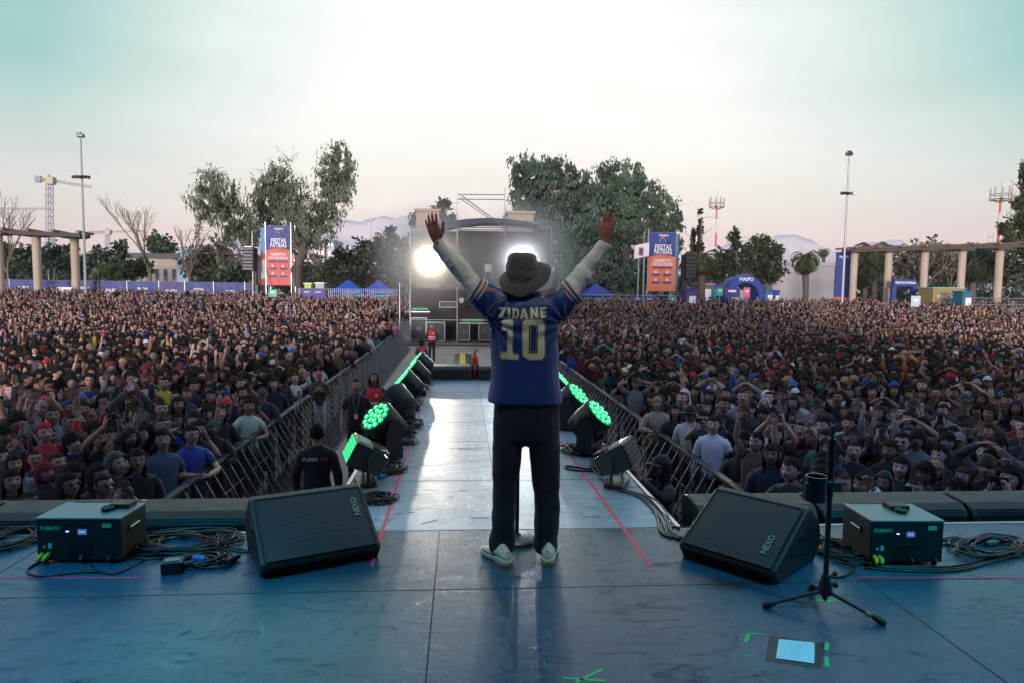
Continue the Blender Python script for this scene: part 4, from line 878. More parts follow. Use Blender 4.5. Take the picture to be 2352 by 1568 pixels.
# ------------------------------------------------------------------ banner towers
M_bblue = mat('banner_blue', (.025, .045, .20), .6, var=.12, scale=1.5); M_bred = mat('banner_red', (.52, .09, .07), .6, var=.12, scale=1.5); M_bwhite = mat('banner_white', (.75, .74, .76), .6, var=.05)
M_borange = mat('banner_orange', (.60, .17, .08), .6, var=.12, scale=1.5); M_blite = mat('banner_light_blue', (.16, .34, .60), .6, var=.2, scale=1.5)
def banner_tower(uL, uR, vT, vB, uS, y, label, redm, flip):
    a = W(uL, vT, y); c = W(uR, vB, y); ww = c.x - a.x; hh = a.z - c.z; t = thing('banner_tower', label, 'banner tower', (a.x, y, c.z)); 
    def cloth(name, m, z0, z1, x0=0, x1=None, arch=0, dy=0.0):
        x1 = ww if x1 is None else x1; b = MB()
        def f(s_, q):
            x = x0 + (x1 - x0) * s_; z_ = z0 + (z1 - z0) * q + (arch * math.sin(math.pi * s_) * (1 if q > .5 else 0)); return V((x, dy + .035 * math.sin(x * 5.1 + z_ * 1.3) * math.sin(z_ * 1.9 + x), z_))
        b.grid(f, 14, 18); b.grid(lambda s_, q: f(1 - s_, q) + V((0, .012, 0)), 14, 18); return b.build(name, m, t, smooth=True)
    cloth('lower_banner', redm, 0, hh * .58, arch=.25, dy=-.02); cloth('upper_banner', M_bblue, hh * .55, hh, dy=.02)
    fr = lambda x, z_: frame((x, -.09, z_), (1, 0, 0), (0, 0, 1)); S = ww
    text('MAIPU', S * .12, M_bwhite, t, fr(ww * .54, hh * .945), 'lettering', .004)
    text('FIESTAS', S * .245, M_bwhite, t, fr(ww * .52, hh * .75), 'lettering', .014, sx=.68, spacing=1.08); text('PATRIAS', S * .245, M_bwhite, t, fr(ww * .52, hh * .67), 'lettering', .014, sx=.68, spacing=1.08)
    text('EN MAIPU', S * .085, M_bred if redm is M_borange else M_borange, t, fr(ww * .66, hh * .605), 'lettering', .004)
    text('CELEBREMOS', S * .15, M_bwhite, t, fr(ww * .5, hh * .52), 'lettering', .007, sx=.72); text('CON SEGURIDAD', S * .15, M_bwhite, t, fr(ww * .5, hh * .458), 'lettering', .007, sx=.66)
    b = MB(); b.box((ww * .5, -.10, hh * .405), (ww * .76, .02, hh * .026)); 
    for i, (px, pz) in enumerate(((.28, .28), (.70, .28), (.28, .15), (.70, .15))): b.box((ww * px, -.10, hh * pz), (ww * .30, .02, hh * .028))
    b.build('text_panels', M_bblue, t)
    b = MB()
    for (px, pz) in ((.28, .325), (.70, .325), (.28, .195), (.70, .195)): b.rings([[V((ww * px + q * math.cos(j * 1.0472), -.10 - e_, hh * pz + q * math.sin(j * 1.0472))) for j in range(6)] for q, e_ in ((S * .05, 0), (S * .045, .02))])
    b.build('white_icons', M_bwhite, t)
    b = MB(); pts = [V((ww * .5 + S * .11 * math.cos(math.pi * k / 10), -.10, hh * .83 + S * .14 * math.sin(math.pi * k / 10))) for k in range(11)]; b.tube(pts, S * .012, 4); b.tube([p_ + V((0, 0, S * .03)) for p_ in pts[2:-2]], S * .010, 4); b.cyl((ww * .5, -.1, hh * .83 + S * .14), (ww * .5, -.1, hh * .83 + S * .24), S * .012, 4)
    b.build('bandstand_emblem', mat('emblem_pink', (.5, .25, .38), .6), t)
    # side banner
    sx = -1 if not flip else 1; x0 = 0 if not flip else ww; wS = abs(W(uS, vT, y).x - (a.x if not flip else c.x)); 
    b = MB()
    def g_(s_, q): return V((x0 + sx * (.12 + wS * s_), .25 + 1.2 * s_ + .03 * math.sin(q * 9), hh * q * .985))
    nn = 18
    b.grid(g_ if flip else (lambda s_, q: g_(1 - s_, q)), 6, nn); b.grid((lambda s_, q: g_(1 - s_, q) + V((0, .012, 0))) if flip else (lambda s_, q: g_(s_, q) + V((0, .012, 0))), 6, nn)
    for i, f in enumerate(b.f):
        q = sum(b.v[k_][2] for k_ in f) / 4 / hh; b.m[i] = 0 if q > .55 else (1 if q > .42 or q < .12 else 2)
    b.build('side_banner', [M_blite, redm, mat('banner_pale', (.55, .55, .60), .6, var=.3, scale=1)], t, smooth=True)
    b = MB()
    z0 = ground_z(y) - c.z
    for x in (-.04, ww + .04): b.cyl((x, .05, z0), (x, .05, hh + .35), .05, 6); b.cyl((x, 1.6, z0), (x, 1.6, hh + .2), .05, 6)
    for z_ in (0, hh * .33, hh * .66, hh): b.cyl((0, .12, z_), (ww, .12, z_), .03, 5); b.cyl((0, .1, z_), (0, 1.6, z_), .03, 5); b.cyl((ww, .1, z_), (ww, 1.6, z_), .03, 5)
    b.cyl((ww, -.05, hh * .3), (ww + 1.0 if not flip else ww - 1.4, -1.2, z0), .035, 5); b.cyl((0, -.05, hh * .3), (.8 if not flip else -.6, -1.2, z0), .035, 5)
    b.build('scaffold_frame', M_scaf, t)
banner_tower(610, 668, 519, 656, 590, 64, 'blue and red festival banner tower left of the control tower', M_bred, False)
banner_tower(1491, 1549, 534, 670, 1568, 64, 'blue and orange festival banner tower right of the performer', M_borange, True)
def line_array(u, v0, v1, y, label, lean):
    p = W(u, v0, y); q = W(u, v1, y); h = p.z - q.z; t = thing('line_array', label, 'loudspeaker', (p.x, y, q.z)); n = 7
    for i in range(n):
        b = MB(); a = rad(-4 + lean * i * .8); c = V((0, -.02 * i, h - (i + .5) * h / n)); rot = Euler((a, 0, 0)).to_matrix(); b.box(c, (.95, .6, h / n * .90), rot, bev=.03); e = b.build('array_element', M_gear, t)
        b = MB(); b.box(c + rot @ V((0, -.302, 0)), (.82, .01, h / n * .55), rot); b.build('element_grille', M_gear2, e)
    b = MB(); b.box((0, 0, h + .06), (.7, .5, .08)); b.cyl((0, 0, h + .1), (0, .2, h + 1.6), .02, 4); b.cyl((.25, .3, h + 1.5), (.25, .3, ground_z(y) - q.z), .05, 6); b.build('rigging', M_dsteel, t)
line_array(571, 569, 622, 64, 'black line array speaker hanging left of the left banner tower', 1)
line_array(1586, 581, 640, 64, 'black line array speaker hanging right of the right banner tower', 1)
b = MB(); a = W(1570, 585, 64.6); c = W(1577, 672, 64.6); b.box(((a.x + c.x) / 2, 64.9, (a.z + c.z) / 2), (c.x - a.x + .05, .6, a.z - c.z)); b.box(((a.x + c.x) / 2, 64.9, c.z - .5), (.6, .8, 1.2)); tag(b.build('speaker_stack', M_gear), 'slim black speaker column between the right banner tower and its line array', 'loudspeaker')
b = MB(); a = W(582, 570, 64.6); c = W(588, 657, 64.6); b.box(((a.x + c.x) / 2, 64.9, (a.z + c.z) / 2), (c.x - a.x + .05, .6, a.z - c.z)); b.box(((a.x + c.x) / 2, 64.9, c.z - .5), (.6, .8, 1.2)); tag(b.build('speaker_stack', M_gear), 'slim black speaker column between the left banner tower and its line array', 'loudspeaker')

# printed fence along the back left
def fence_panel(x, y, wd, h, zb, alt):
    t = thing('banner_fence', 'blue printed fence panel behind the left crowd, %s from the left' % ordn(alt), 'fence', (x, y, zb), group='blue banner fence panels'); b = MB()
    b.grid(lambda s_, q: V((.05 + (wd - .1) * s_, .03 * math.sin(s_ * 9 + x), h * q)), 8, 2); b.grid(lambda s_, q: V((wd - .05 - (wd - .1) * s_, .03 * math.sin((1 - s_) * 9 + x) + .012, h * q)), 8, 2); b.build('printed_cloth', M_bblue if alt % 3 else mat('banner_navy', (.05, .045, .16), .6, var=.25, scale=1.2), t, smooth=True)
    b = MB(); b.cyl((0, 0, -1), (0, 0, h + .12), .04, 6); b.cyl((0, 0, h), (wd, 0, h), .025, 5); b.build('post', M_scaf, t)
    if alt % 2 == 0: text('MAIPU', .42, M_bwhite, t, frame((wd / 2, -.06, h * .62), (1, 0, 0), (0, 0, 1)), 'lettering', .01)
    else:
        text('FIESTAS', .30, M_bwhite, t, frame((wd / 2, -.06, h * .70), (1, 0, 0), (0, 0, 1)), 'lettering', .01); text('PATRIAS', .30, M_bwhite, t, frame((wd / 2, -.06, h * .50), (1, 0, 0), (0, 0, 1)), 'lettering', .01)
    if alt % 5 == 1: b = MB(); b.box((wd / 2, -.05, h * .12), (wd * .9, .02, h * .2)); b.build('red_band', M_bred, t)
yf = 74; x = W(-40, 650, yf).x; i = 0
while x < W(585, 650, yf).x:
    vt = 641 + (x - W(0, 650, yf).x) / 40 * 14
    wd = 2.55 + .3 * (i % 3); zt = W(300, 647, yf).z; fence_panel(x, yf, wd, 2.5, zt - 2.5, i); x += wd + .06; i += 1

# mesh fences in front of the tents
def mesh_fence(u0, u1, v, y, label, h=2.5, n=None, dark=False):
    a = W(u0, v, y); c = W(u1, v, y); z0 = a.z - h; t = thing('site_fence', label, 'fence', (a.x, y, z0)); wd = c.x - a.x; b = MB(); n = n or max(1, round(wd / 2.4))
    for i in range(n + 1): b.cyl((wd * i / n, 0, -.6), (wd * i / n, 0, h), .03, 5)
    b.cyl((0, 0, h), (wd, 0, h), .035, 5); b.cyl((0, 0, h * .45), (wd, 0, h * .45), .02, 5); b.build('frame', M_scaf, t)
    b = MB(); k = int(wd / .18)
    for i in range(k): b.box((wd * (i + .5) / k, 0, h / 2), (.012, .012, h))
    b.build('mesh_bars', M_scaf, t)
mesh_fence(685, 912, 663, 62, 'galvanised site fence in front of the blue tents left of the control tower')
mesh_fence(1330, 1600, 677, 62, 'galvanised site fence below the right banner tower')
mesh_fence(2160, 2420, 684, 63, 'galvanised barrier fence under the right pergola', 1.6)
mesh_fence(2230, 2420, 700, 60, 'low crowd control fence at the right edge behind the crowd', 1.1)
for (u0, u1, v0, v1, y, lab) in ((688, 748, 664, 690, 61.8, 'purple festival banner on the fence beneath the left banner tower'), (1448, 1508, 681, 702, 61.8, 'purple festival banner on the fence beneath the right banner tower')):
    a = W(u0, v0, y); c = W(u1, v1, y); t = thing('fence_banner', lab, 'banner', (a.x, y, c.z)); b = MB(); b.box(((c.x - a.x) / 2, 0, (a.z - c.z) / 2), (c.x - a.x, .03, a.z - c.z)); b.build('cloth', mat('banner_purple', (.06, .045, .20), .6, var=.2, scale=1), t)
    for px in (.28, .72): text('MAIPU', .17, M_bwhite, t, frame(((c.x - a.x) * px, -.03, (a.z - c.z) * .72), (1, 0, 0), (0, 0, 1)), 'lettering', .006)

# ------------------------------------------------------------------ tents
M_tblue = mat('tent_blue', (.02, .10, .50), .6, var=.1, trans=.25); M_tcyan = mat('tent_cyan_wall', (.0, .36, .56), .6, var=.08, trans=.2); M_tnavy = mat('tent_navy', (.015, .05, .28), .55, var=.1)
def tent(u0, u1, vt, ve, y, label, wall=True, mroof=None, mwall=None, hw=2.6):
    a = W(u0, ve, y); c = W(u1, ve, y); wd = c.x - a.x; ap = W((u0 + u1) / 2, vt, y); t = thing('gazebo_tent', label, 'tent', ((a.x + c.x) / 2, y + wd / 2, a.z - hw)); H = hw; ah = ap.z - a.z
    b = MB(); cs = [(-wd / 2, -wd / 2), (wd / 2, -wd / 2), (wd / 2, wd / 2), (-wd / 2, wd / 2)]; vs = []
    for q in (0, .25, .5, .75, 1): vs.append([V((x * (1 - q), y_ * (1 - q), H + ah * (q ** 1.25))) for x, y_ in cs])
    b.rings(vs, cap=False); b.rings([[V((x, y_, H)) for x, y_ in cs], [V((x * 1.01, y_ * 1.01, H - .25)) for x, y_ in cs]], cap=False); b.build('roof', mroof or M_tblue, t)
    if wall:
        b = MB(); b.box((0, -wd * .49, H * .42), (wd * .93, .04, H * .84)); b.box((-wd * .47, 0, H * .42), (.04, wd * .9, H * .84)); b.box((wd * .47, 0, H * .42), (.04, wd * .9, H * .84)); b.build('side_wall', mwall or M_tcyan, t)
    for x, y_ in cs: b = MB(); b.cyl((x * .97, y_ * .97, -.5), (x * .97, y_ * .97, H), .035, 5); b.build('leg', M_scaf, t)
tent(757, 832, 642, 668, 66, 'blue gazebo tent with cyan walls, left of the pair by the control tower')
tent(829, 902, 643, 668, 67, 'blue gazebo tent with cyan walls, right of the pair by the control tower', mroof=mat('tent_royal', (.06, .10, .48), .6, var=.1, trans=.25))
tent(1341, 1408, 650, 674, 66, 'blue gazebo tent with bright cyan walls below the raised right arm', mroof=MAT['tent_royal'])
tent(1413, 1452, 640, 651, 80, 'small distant blue tent behind the right gazebo')
tent(1622, 1650, 647, 656, 80, 'tiny blue peaked tent beyond the pink edged stall')
# arched inflatable tent
y = 66; a = W(1668, 668, y); c = W(1757, 676, y); t = thing('arch_tent', 'large navy arched event tent behind the right crowd', 'tent', ((a.x + c.x) / 2, y, W(1712, 700, y).z)); wd = c.x - a.x; top = W(1712, 633, y).z - t.location.z
b = MB(); n = 18
for yy in (0, 1): pass
ringsv = []
for (dy, sc) in ((0, 1.0), (.8, 1.04), (1.5, .95), (2.6, .98), (3.2, .9)):
    ringsv.append([V((-(wd / 2) * sc * math.cos(math.pi * j / n), dy, top * sc * math.sin(math.pi * j / n) ** .72 if 0 < j < n else 0)) for j in range(n + 1)])
inner = [[p * .74 + V((0, p.y * .26, 0)) for p in r_] for r_ in ringsv]
vs = ringsv + inner[::-1]
b.rings(vs, closed=False, cap=False); b.rings([ringsv[0], inner[0]], closed=False, cap=False); b.build('arched_roof', M_tnavy, t, smooth=30)
text('MAIPU', .50, M_bwhite, t, frame((.0, -.08, top * .86), (1, 0, 0), (0, 0, 1)), 'lettering', .015)
b = MB(); b.box((0, 3, top * .25), (wd * .6, .1, top * .5)); b.build('inner_wall', mat('pale_tent_wall', (.45, .5, .52), .7), t)

# stalls, toilets, signs beyond the crowd
def simple_stall(name, u0, u1, v0, v1, y, label, cat, m, d=2.0, roofm=None, doorm=None):
    a = W(u0, v0, y); c = W(u1, v1, y); z0 = min(c.z, ground_z(y)); t = thing(name, label, cat, ((a.x + c.x) / 2, y, z0)); ww = c.x - a.x; hh = a.z - z0
    b = MB(); b.box((0, d / 2, hh / 2), (ww, d, hh), bev=.03); b.build('wall', m, t); b = MB(); b.box((0, d / 2, hh + .06), (ww + .15, d + .15, .14), bev=.03); b.build('roof', roofm or m, t)
    b = MB(); b.box((ww * .1, -.01, hh * .42), (min(.8, ww * .6), .03, hh * .8), bev=.005); b.build('door', doorm or M_bwhite, t)
    return t, ww, hh
M_lime = mat('lime_plastic', (.40, .55, .05), .5); M_toil = mat('teal_plastic', (.02, .13, .20), .5); M_pwhite = mat('pale_roof_plastic', (.6, .62, .6), .5)
simple_stall('portable_toilet', 760 / 1.088, 778 / 1.088, 653, 690, 66, 'lime green portable toilet between the left banner and the blue tents', 'toilet', M_lime, 1.3, M_pwhite, M_lime)
simple_stall('portable_toilet', 724, 744, 652, 690, 66, 'grey portable toilet right of the lime green one', 'toilet', mat('grey_plastic', (.30, .33, .36), .5), 1.3, M_pwhite)
simple_stall('kiosk', 1576, 1600, 668, 695, 60, 'small purple kiosk right of the right banner tower', 'kiosk', MAT['banner_purple'])
simple_stall('kiosk', 1603, 1640, 654, 690, 74, 'stall with pink edged white roof left of the arch tent', 'kiosk', mat('dim_green_wall', (.10, .16, .12), .8), 2, mat('pink_roof_edge', (.75, .12, .25), .5))
simple_stall('portable_toilet', 1758, 1776, 668, 692, 68, 'dark blue portable toilet right of the arch tent', 'toilet', M_toil, 1.3)
simple_stall('portable_toilet', 1778, 1790, 670, 692, 68, 'blue portable toilet nearest the white hall', 'toilet', M_tnavy, 1.3)
simple_stall('portable_toilet', 2212, 2232, 672, 700, 60, 'teal portable toilet between pergola columns', 'toilet', M_toil, 1.3)
t, ww, hh = simple_stall('food_truck', 2144, 2213, 663, 690, 64, 'yellow and teal food truck between the pergola columns', 'food truck', mat('yellow_panel', (.28, .21, .07), .5), 2.2, mat('pale_teal_roof', (.20, .36, .35), .5), M_toil)
text('PANCHOS', .50, M_bwhite, t, frame((0, -.05, hh * .72), (1, 0, 0), (0, 0, 1)), 'lettering', .01)
t, ww, hh = simple_stall('entrance_arch', 2055, 2105, 650, 656, 68, 'navy festival entrance arch between pergola columns', 'arch', M_bblue)
for ch in list(t.children): bpy.data.objects.remove(ch)
b = MB(); b.box((0, .3, hh), (ww, .5, .75), bev=.05); b.build('top_panel', M_bblue, t)
for s in (-1, 1): b = MB(); b.box((s * ww * .46, .3, hh / 2 - .2), (.45, .45, hh - .3), bev=.05); b.build('post', M_bblue, t)
text('FIESTAS PATRIAS', .30, M_bwhite, t, frame((0, -.0, hh), (1, 0, 0), (0, 0, 1)), 'lettering', .008)
def sign(u0, u1, v0, v1, y, m, label, cat='sign', post=True):
    a = W(u0, v0, y); c = W(u1, v1, y); t = thing('sign_board', label, cat, ((a.x + c.x) / 2, y, c.z)); ww = c.x - a.x; hh = a.z - c.z
    b = MB(); b.box((0, 0, hh / 2), (ww, .06, hh), bev=.01); b.build('board', m, t)
    b = MB(); b.box((0, -.04, hh * .62), (ww * .5, .02, hh * .22)); b.build('pictogram', M_bwhite, t)
    b = MB(); b.cyl((0, .06, -1.4), (0, .06, hh * .9), .04, 5); b.build('post', M_scaf, t)
sign(1539, 1554, 682, 699, 61, mat('sign_green', (.05, .36, .22), .5), 'green sign board in the crowd under the right banner tower')
sign(617, 637, 665, 683, 61, MAT['sign_green'], 'green and white sign board under the left banner tower')
sign(1647, 1660, 661, 680, 60, MAT['sign_green'], 'green sign board left of the purple panel by the arch tent')
sign(1664, 1699, 660, 684, 60, MAT['banner_purple'], 'wide purple panel in front of the arch tent')
sign(1708, 1722, 661, 684, 60, mat('sign_pink', (.75, .15, .30), .5), 'bright pink sign in front of the arch tent')
sign(2093, 2113, 680, 706, 56, mat('pale_board', (.45, .50, .58), .6), 'pale blank board beside the third pergola column')
sign(130, 165, 660, 676, 70, M_bwhite, 'white information board against the left fence')
# billboard with crest beside right banner
a = W(1458, 562, 60); c = W(1493, 596, 60); t = thing('billboard', 'white billboard with red and blue crest on twin posts beside the right banner tower', 'billboard', (a.x, 60, ground_z(60))); zz = c.z - t.location.z
b = MB(); b.hexa([V((0, 0, zz)), V((c.x - a.x, .4, zz + .3)), V((c.x - a.x, .6, zz + .3)), V((0, .2, zz)), V((0, 0, zz + 1.2)), V((c.x - a.x, .4, zz + 1.5)), V((c.x - a.x, .6, zz + 1.5)), V((0, .2, zz + 1.2))]); b.build('panel', M_bwhite, t)
b = MB(); b.box((.6, .06, zz + .68), (.42, .05, .7), bev=.03); b.build('red_crest', M_bred, t); b = MB(); b.box((.6, .02, zz + .68), (.26, .05, .45), bev=.03); b.build('blue_crest', M_bblue, t)
for x in (.45, .95): b = MB(); b.cyl((x, .3, 0), (x, .3, zz + .3), .07, 6); b.build('post', M_scaf, t)
a = W(1921, 580, 74); c = W(1953, 680, 74); t = thing('banner_column', 'tall blue festival banner behind the right floodlight pole', 'banner', (a.x, 74, ground_z(74))); ww = c.x - a.x; hh = a.z - t.location.z
b = MB(); b.box((ww / 2, 0, hh * .62), (ww, .1, hh * .76)); b.build('blue_cloth', M_bblue, t); b = MB(); b.box((ww / 2, 0, hh * .12), (ww, .1, hh * .24)); b.build('red_cloth', M_bred, t); text('MAIPU', .4, M_bwhite, t, frame((ww / 2, -.08, hh * .92), (1, 0, 0), (0, 0, 1)), 'lettering', .01)

# ------------------------------------------------------------------ buildings
M_cream = mat('cream_wall', (.50, .44, .36), .85, var=.12, scale=.5); M_bwall = mat('white_wall', (.34, .33, .34), .85, var=.1, scale=.4); M_roof = mat('brown_roof', (.16, .12, .11), .8, var=.2); M_glass = mat('window_glass', (.03, .04, .05), .15)
def building(u0, u1, vr, ve, y, label, m, d=12, gable=True, wins=6, floors=1, dome=False, lit=False):
    a = W(u0, ve, y); c = W(u1, ve, y); z0 = ground_z(y) - .3; t = thing('building', label, 'building', (a.x, y, z0)); ww = c.x - a.x; he = a.z - z0; hr = W(u0, vr, y).z - z0
    b = MB(); b.box((ww / 2, d / 2, he / 2), (ww, d, he)); b.build('wall', m, t)
    b = MB()
    if gable: b.add([V((-.4, -.4, he)), V((ww + .4, -.4, he)), V((ww + .4, d / 2, hr)), V((-.4, d / 2, hr)), V((-.4, d + .4, he)), V((ww + .4, d + .4, he))], [(0, 1, 2, 3), (3, 2, 5, 4), (0, 3, 4), (1, 5, 2)])
    else: b.box((ww / 2, d / 2, he + .25), (ww + .3, d + .3, .5))
    b.build('roof', M_roof if gable else m, t)
    for f in range(floors):
        for i in range(wins):
            b = MB(); x = ww * (i + .5) / wins; z_ = he * (f + .55) / floors; lw = ww / wins * .45; lh = he / floors * .4; b.box((x, -.01, z_), (lw, .06, lh))
            o = b.build('window', M_glass if not (lit and (i + f) % 3 == 0) else mat('lit_window', (.8, .6, .3), .4, var=0, emit=(1, .75, .4), estr=1.1), t)
            b = MB(); b.box((x, -.04, z_ - lh / 2 - .08), (lw + .2, .2, .1)); b.build('sill', m, o)
    return t
building(272, 428, 577, 593, 110, 'long cream building with brown roof behind the bare trees on the left', M_cream, 10, True, 8)
building(216, 262, 578, 584, 130, 'low grey roofed house behind the left pergola', M_bwall, 10, True, 3)
building(720, 745, 548, 550, 260, 'apartment block with lit windows beyond the trees, its warm coloured front', M_cream, 20, False, 3, 6, lit=True)
building(745, 767, 551, 553, 262, 'bluish glass end block right of the lit apartment block', mat('bluish_wall', (.18, .24, .30), .4), 20, False, 3, 6)
building(660, 718, 575, 585, 200, 'pinkish low building behind the trunk of the forked tree', mat('pinkish_wall', (.45, .30, .24), .8), 14, False, 5, 2)
building(770, 840, 592, 598, 230, 'low yellowish building between trees left of the control tower', M_cream, 14, False, 6, 2)
building(1776, 1918, 605, 610, 92, 'plain white hall behind the palm on the right', M_bwall, 14, False, 0)
# glass roofed little chapel shape (pale blue gable end)
a = W(405, 572, 100); c = W(432, 650, 100); t = thing('pavilion', 'pale blue pointed pavilion at the end of the cream building', 'pavilion', (a.x, 100, ground_z(100))); ww = c.x - a.x; hh = W(415, 572, 100).z - t.location.z
b = MB(); pts = [(0, 0), (ww, 0), (ww, hh * .7), (ww * .8, hh * .86), (ww * .42, hh), (ww * .1, hh * .8), (0, hh * .62)]; b.rings([[V((x, y_, z_)) for x, z_ in pts] for y_ in (0, 4)]); b.build('pointed_shell', mat('pale_blue_panel', (.22, .40, .50), .5, var=.2, scale=1), t)

# ------------------------------------------------------------------ trees
def leaf_mat(name, col, var=.35):
    m = mat(name, col, .6, var=0, attr='Tint', trans=.25, spec=.2); return m
M_leaf = leaf_mat('foliage', (.05, .08, .03)); M_bark = mat('bark', (.10, .08, .065), .9, var=.3, scale=2)
def leaf_mesh(name, blobs, n, size, col, droop=0.0, tint=.45, seed=0, gap=.35, asp=1.6, hang=0.0):
    """blobs: (centre, (rx,ry,rz)); many leaf-sized quads spread through the crown volume with gaps"""
    rs = np.random.RandomState(seed); P = []
    vol = np.array([b[1][0] * b[1][1] * b[1][2] for b in blobs]) ** .8; vol /= vol.sum()
    for (c, r_), f in zip(blobs, vol):
        k = int(n * f) + 8; d = rs.normal(size=(k, 3)); d /= np.linalg.norm(d, axis=1)[:, None]; rad_ = rs.uniform(0, 1, k) ** .42
        lump = 1 + .25 * np.sin(d[:, 0] * 5 + c[0]) * np.sin(d[:, 2] * 6 + c[2] * 2) + .12 * rs.normal(size=k)
        p = np.array(c)[None] + d * rad_[:, None] * lump[:, None] * np.array(r_)[None]
        if droop > .5:   # leaves hang in strings
            p = p[:max(4, k // 6)]; ln = rs.uniform(.6, 2.3, len(p)); p = (p[:, None, :] + np.stack([np.zeros(6), np.zeros(6), -np.arange(6) / 6.0], 1)[None] * ln[:, None, None] + rs.normal(0, .05, (len(p), 6, 3))).reshape(-1, 3)
        P.append(p)
    P = np.concatenate(P)
    keep = np.array([mn.noise(V((p[0] * .9, p[1] * .9, p[2] * .9)) / max(.75, size * 2.2)) > -gap * .9 for p in P]); P = P[keep]; k = len(P)
    a = rs.normal(size=(k, 3)); a /= np.linalg.norm(a, axis=1)[:, None]; b = rs.normal(size=(k, 3))
    if droop: a = a * (1 - droop) + np.array([0, 0, -1.0])[None] * droop; a /= np.linalg.norm(a, axis=1)[:, None]
    b -= a * (a * b).sum(1)[:, None]; b /= np.linalg.norm(b, axis=1)[:, None]
    s = size * rs.uniform(.5, 1.3, k)[:, None]; L_ = a * s * asp; B_ = b * s * .5
    q = np.stack([P - B_ * .3, P + L_ * .5 - B_, P + L_ - B_ * 0.1, P + L_ * .5 + B_], 1).reshape(-1, 3)
    if hang:
        q[2::4, 2] -= hang * s[:, 0]
    me = bpy.data.meshes.new(name); me.vertices.add(len(q)); me.vertices.foreach_set('co', q.astype(np.float32).ravel())
    me.loops.add(len(q)); me.loops.foreach_set('vertex_index', np.arange(len(q), dtype=np.int32)); me.polygons.add(k); me.polygons.foreach_set('loop_start', np.arange(0, 4 * k, 4, dtype=np.int32))
    me.update(); me.validate()
    clump = np.array([mn.noise(V(p) * .55) for p in P]); tv = np.clip(1 + tint * rs.uniform(-.6, .9, k) + .95 * clump, .3, 2.2)
    hue = rs.uniform(-.12, .12, k); cc = np.stack([col[0] * tv * (1 + hue * 1.5), col[1] * tv, col[2] * tv * (1 - hue), np.ones(k)], 1).repeat(4, 0)
    at = me.color_attributes.new('Tint', 'FLOAT_COLOR', 'POINT'); at.data.foreach_set('color', cc.astype(np.float32).ravel()); me.materials.append(M_leaf); return me
def tree(name, label, y, blobs, limbs, n, size, col, cat='tree', group=None, depth=.8, **kw):
    """blobs in picture px at distance y: (u,v,ru,rv); limbs: list of [(u,v,r_m),...] polylines"""
    k = y / 1568; base = W(limbs[0][0][0], limbs[0][0][1], y); t = thing(name, label, cat, (base.x, y, ground_z(y) - .3), group=group); O = V(t.location)
    B = []
    for i, (u, v, ru, rv) in enumerate(blobs):
        c = W(u, v, y) - O; c.y += (R.random() - .5) * ru * k * depth; B.append(((c.x, c.y, c.z), (ru * k, ru * k * depth, rv * k)))
    me = leaf_mesh('crown', B, n, size, col, seed=int(abs(base.x * 10)) % 9999, **kw); o = bpy.data.objects.new('crown', me); COL.objects.link(o); o.parent = t
    b = MB()
    for j, lm in enumerate(limbs):
        pts = []; rr = []
        for i, (u, v, r_) in enumerate(lm):
            p = W(u, v, y) - O
            if j == 0 and i == 0: p.z = 0
            p.y += (0 if i == 0 else R.uniform(-.5, .5)); pts.append(p); rr.append(r_)
        sp_ = smoothline(pts, 4); r2_ = np.interp(np.linspace(0, len(rr) - 1, len(sp_)), range(len(rr)), rr); b.tube(sp_, list(r2_), 7)
        for q in range(len(sp_) // 2, len(sp_)):   # twigs
            for z in range(2):
                d = V((R.uniform(-1, 1), R.uniform(-.6, .6), R.uniform(-.1, 1))).normalized() * R.uniform(.8, 2.0) * (y / 60); e_ = sp_[q] + d; b.tube([sp_[q], sp_[q] + d * .5 + V((0, 0, .1)), e_ - V((0, 0, .15))], [r2_[q] * .45, r2_[q] * .25, .015], 4)
    b.build('trunk', M_bark, t, smooth=True); return t
OL = (.15, .18, .12); DG = (.075, .115, .085)
tree('pepper_tree', 'leaning pepper tree with drooping grey green foliage left of the left banner tower', 72,
     [(478, 398, 26, 28), (500, 450, 58, 52), (560, 510, 46, 44), (492, 440, 36, 42), (472, 475, 22, 32), (520, 455, 26, 35), (545, 490, 28, 36), (525, 520, 20, 26), (570, 520, 24, 32), (505, 560, 12, 20)],
     [[(590, 668, .55), (592, 610, .5), (560, 560, .42), (525, 500, .34), (505, 450, .24), (485, 400, .12)], [(592, 620, .35), (572, 596, .3), (548, 600, .26)], [(540, 525, .2), (560, 495, .12), (556, 470, .06)], [(515, 475, .2), (480, 460, .1), (470, 440, .05)]],
     21000, .14, OL, droop=.72, gap=-.03, asp=2.3)
tree('pepper_tree', 'big forked pepper tree rising behind the left banner tower', 76,
     [(775, 345, 30, 26), (768, 410, 46, 70), (640, 440, 62, 66), (730, 500, 50, 52), (790, 380, 30, 35), (760, 385, 28, 35), (765, 430, 34, 42), (735, 475, 32, 34), (752, 500, 20, 38), (690, 505, 34, 34), (640, 385, 24, 26), (622, 420, 36, 36), (655, 430, 30, 32), (600, 455, 30, 36), (640, 480, 36, 36), (612, 510, 34, 38), (680, 470, 20, 30), (655, 368, 10, 8), (720, 540, 18, 26), (670, 540, 16, 16)],
     [[(684, 668, .6), (686, 620, .52), (696, 575, .46), (690, 545, .4)], [(694, 575, .42), (715, 545, .34), (745, 500, .28), (765, 450, .22), (778, 390, .15), (775, 350, .07)], [(690, 560, .35), (672, 525, .28), (650, 480, .22), (628, 430, .15), (640, 385, .08)], [(660, 500, .18), (685, 470, .12), (690, 430, .07)], [(655, 375, .05), (664, 368, .04), (675, 375, .03)], [(740, 510, .16), (720, 480, .1), (715, 460, .05)]],
     58000, .14, OL, droop=.72, gap=-.03, asp=2.3)
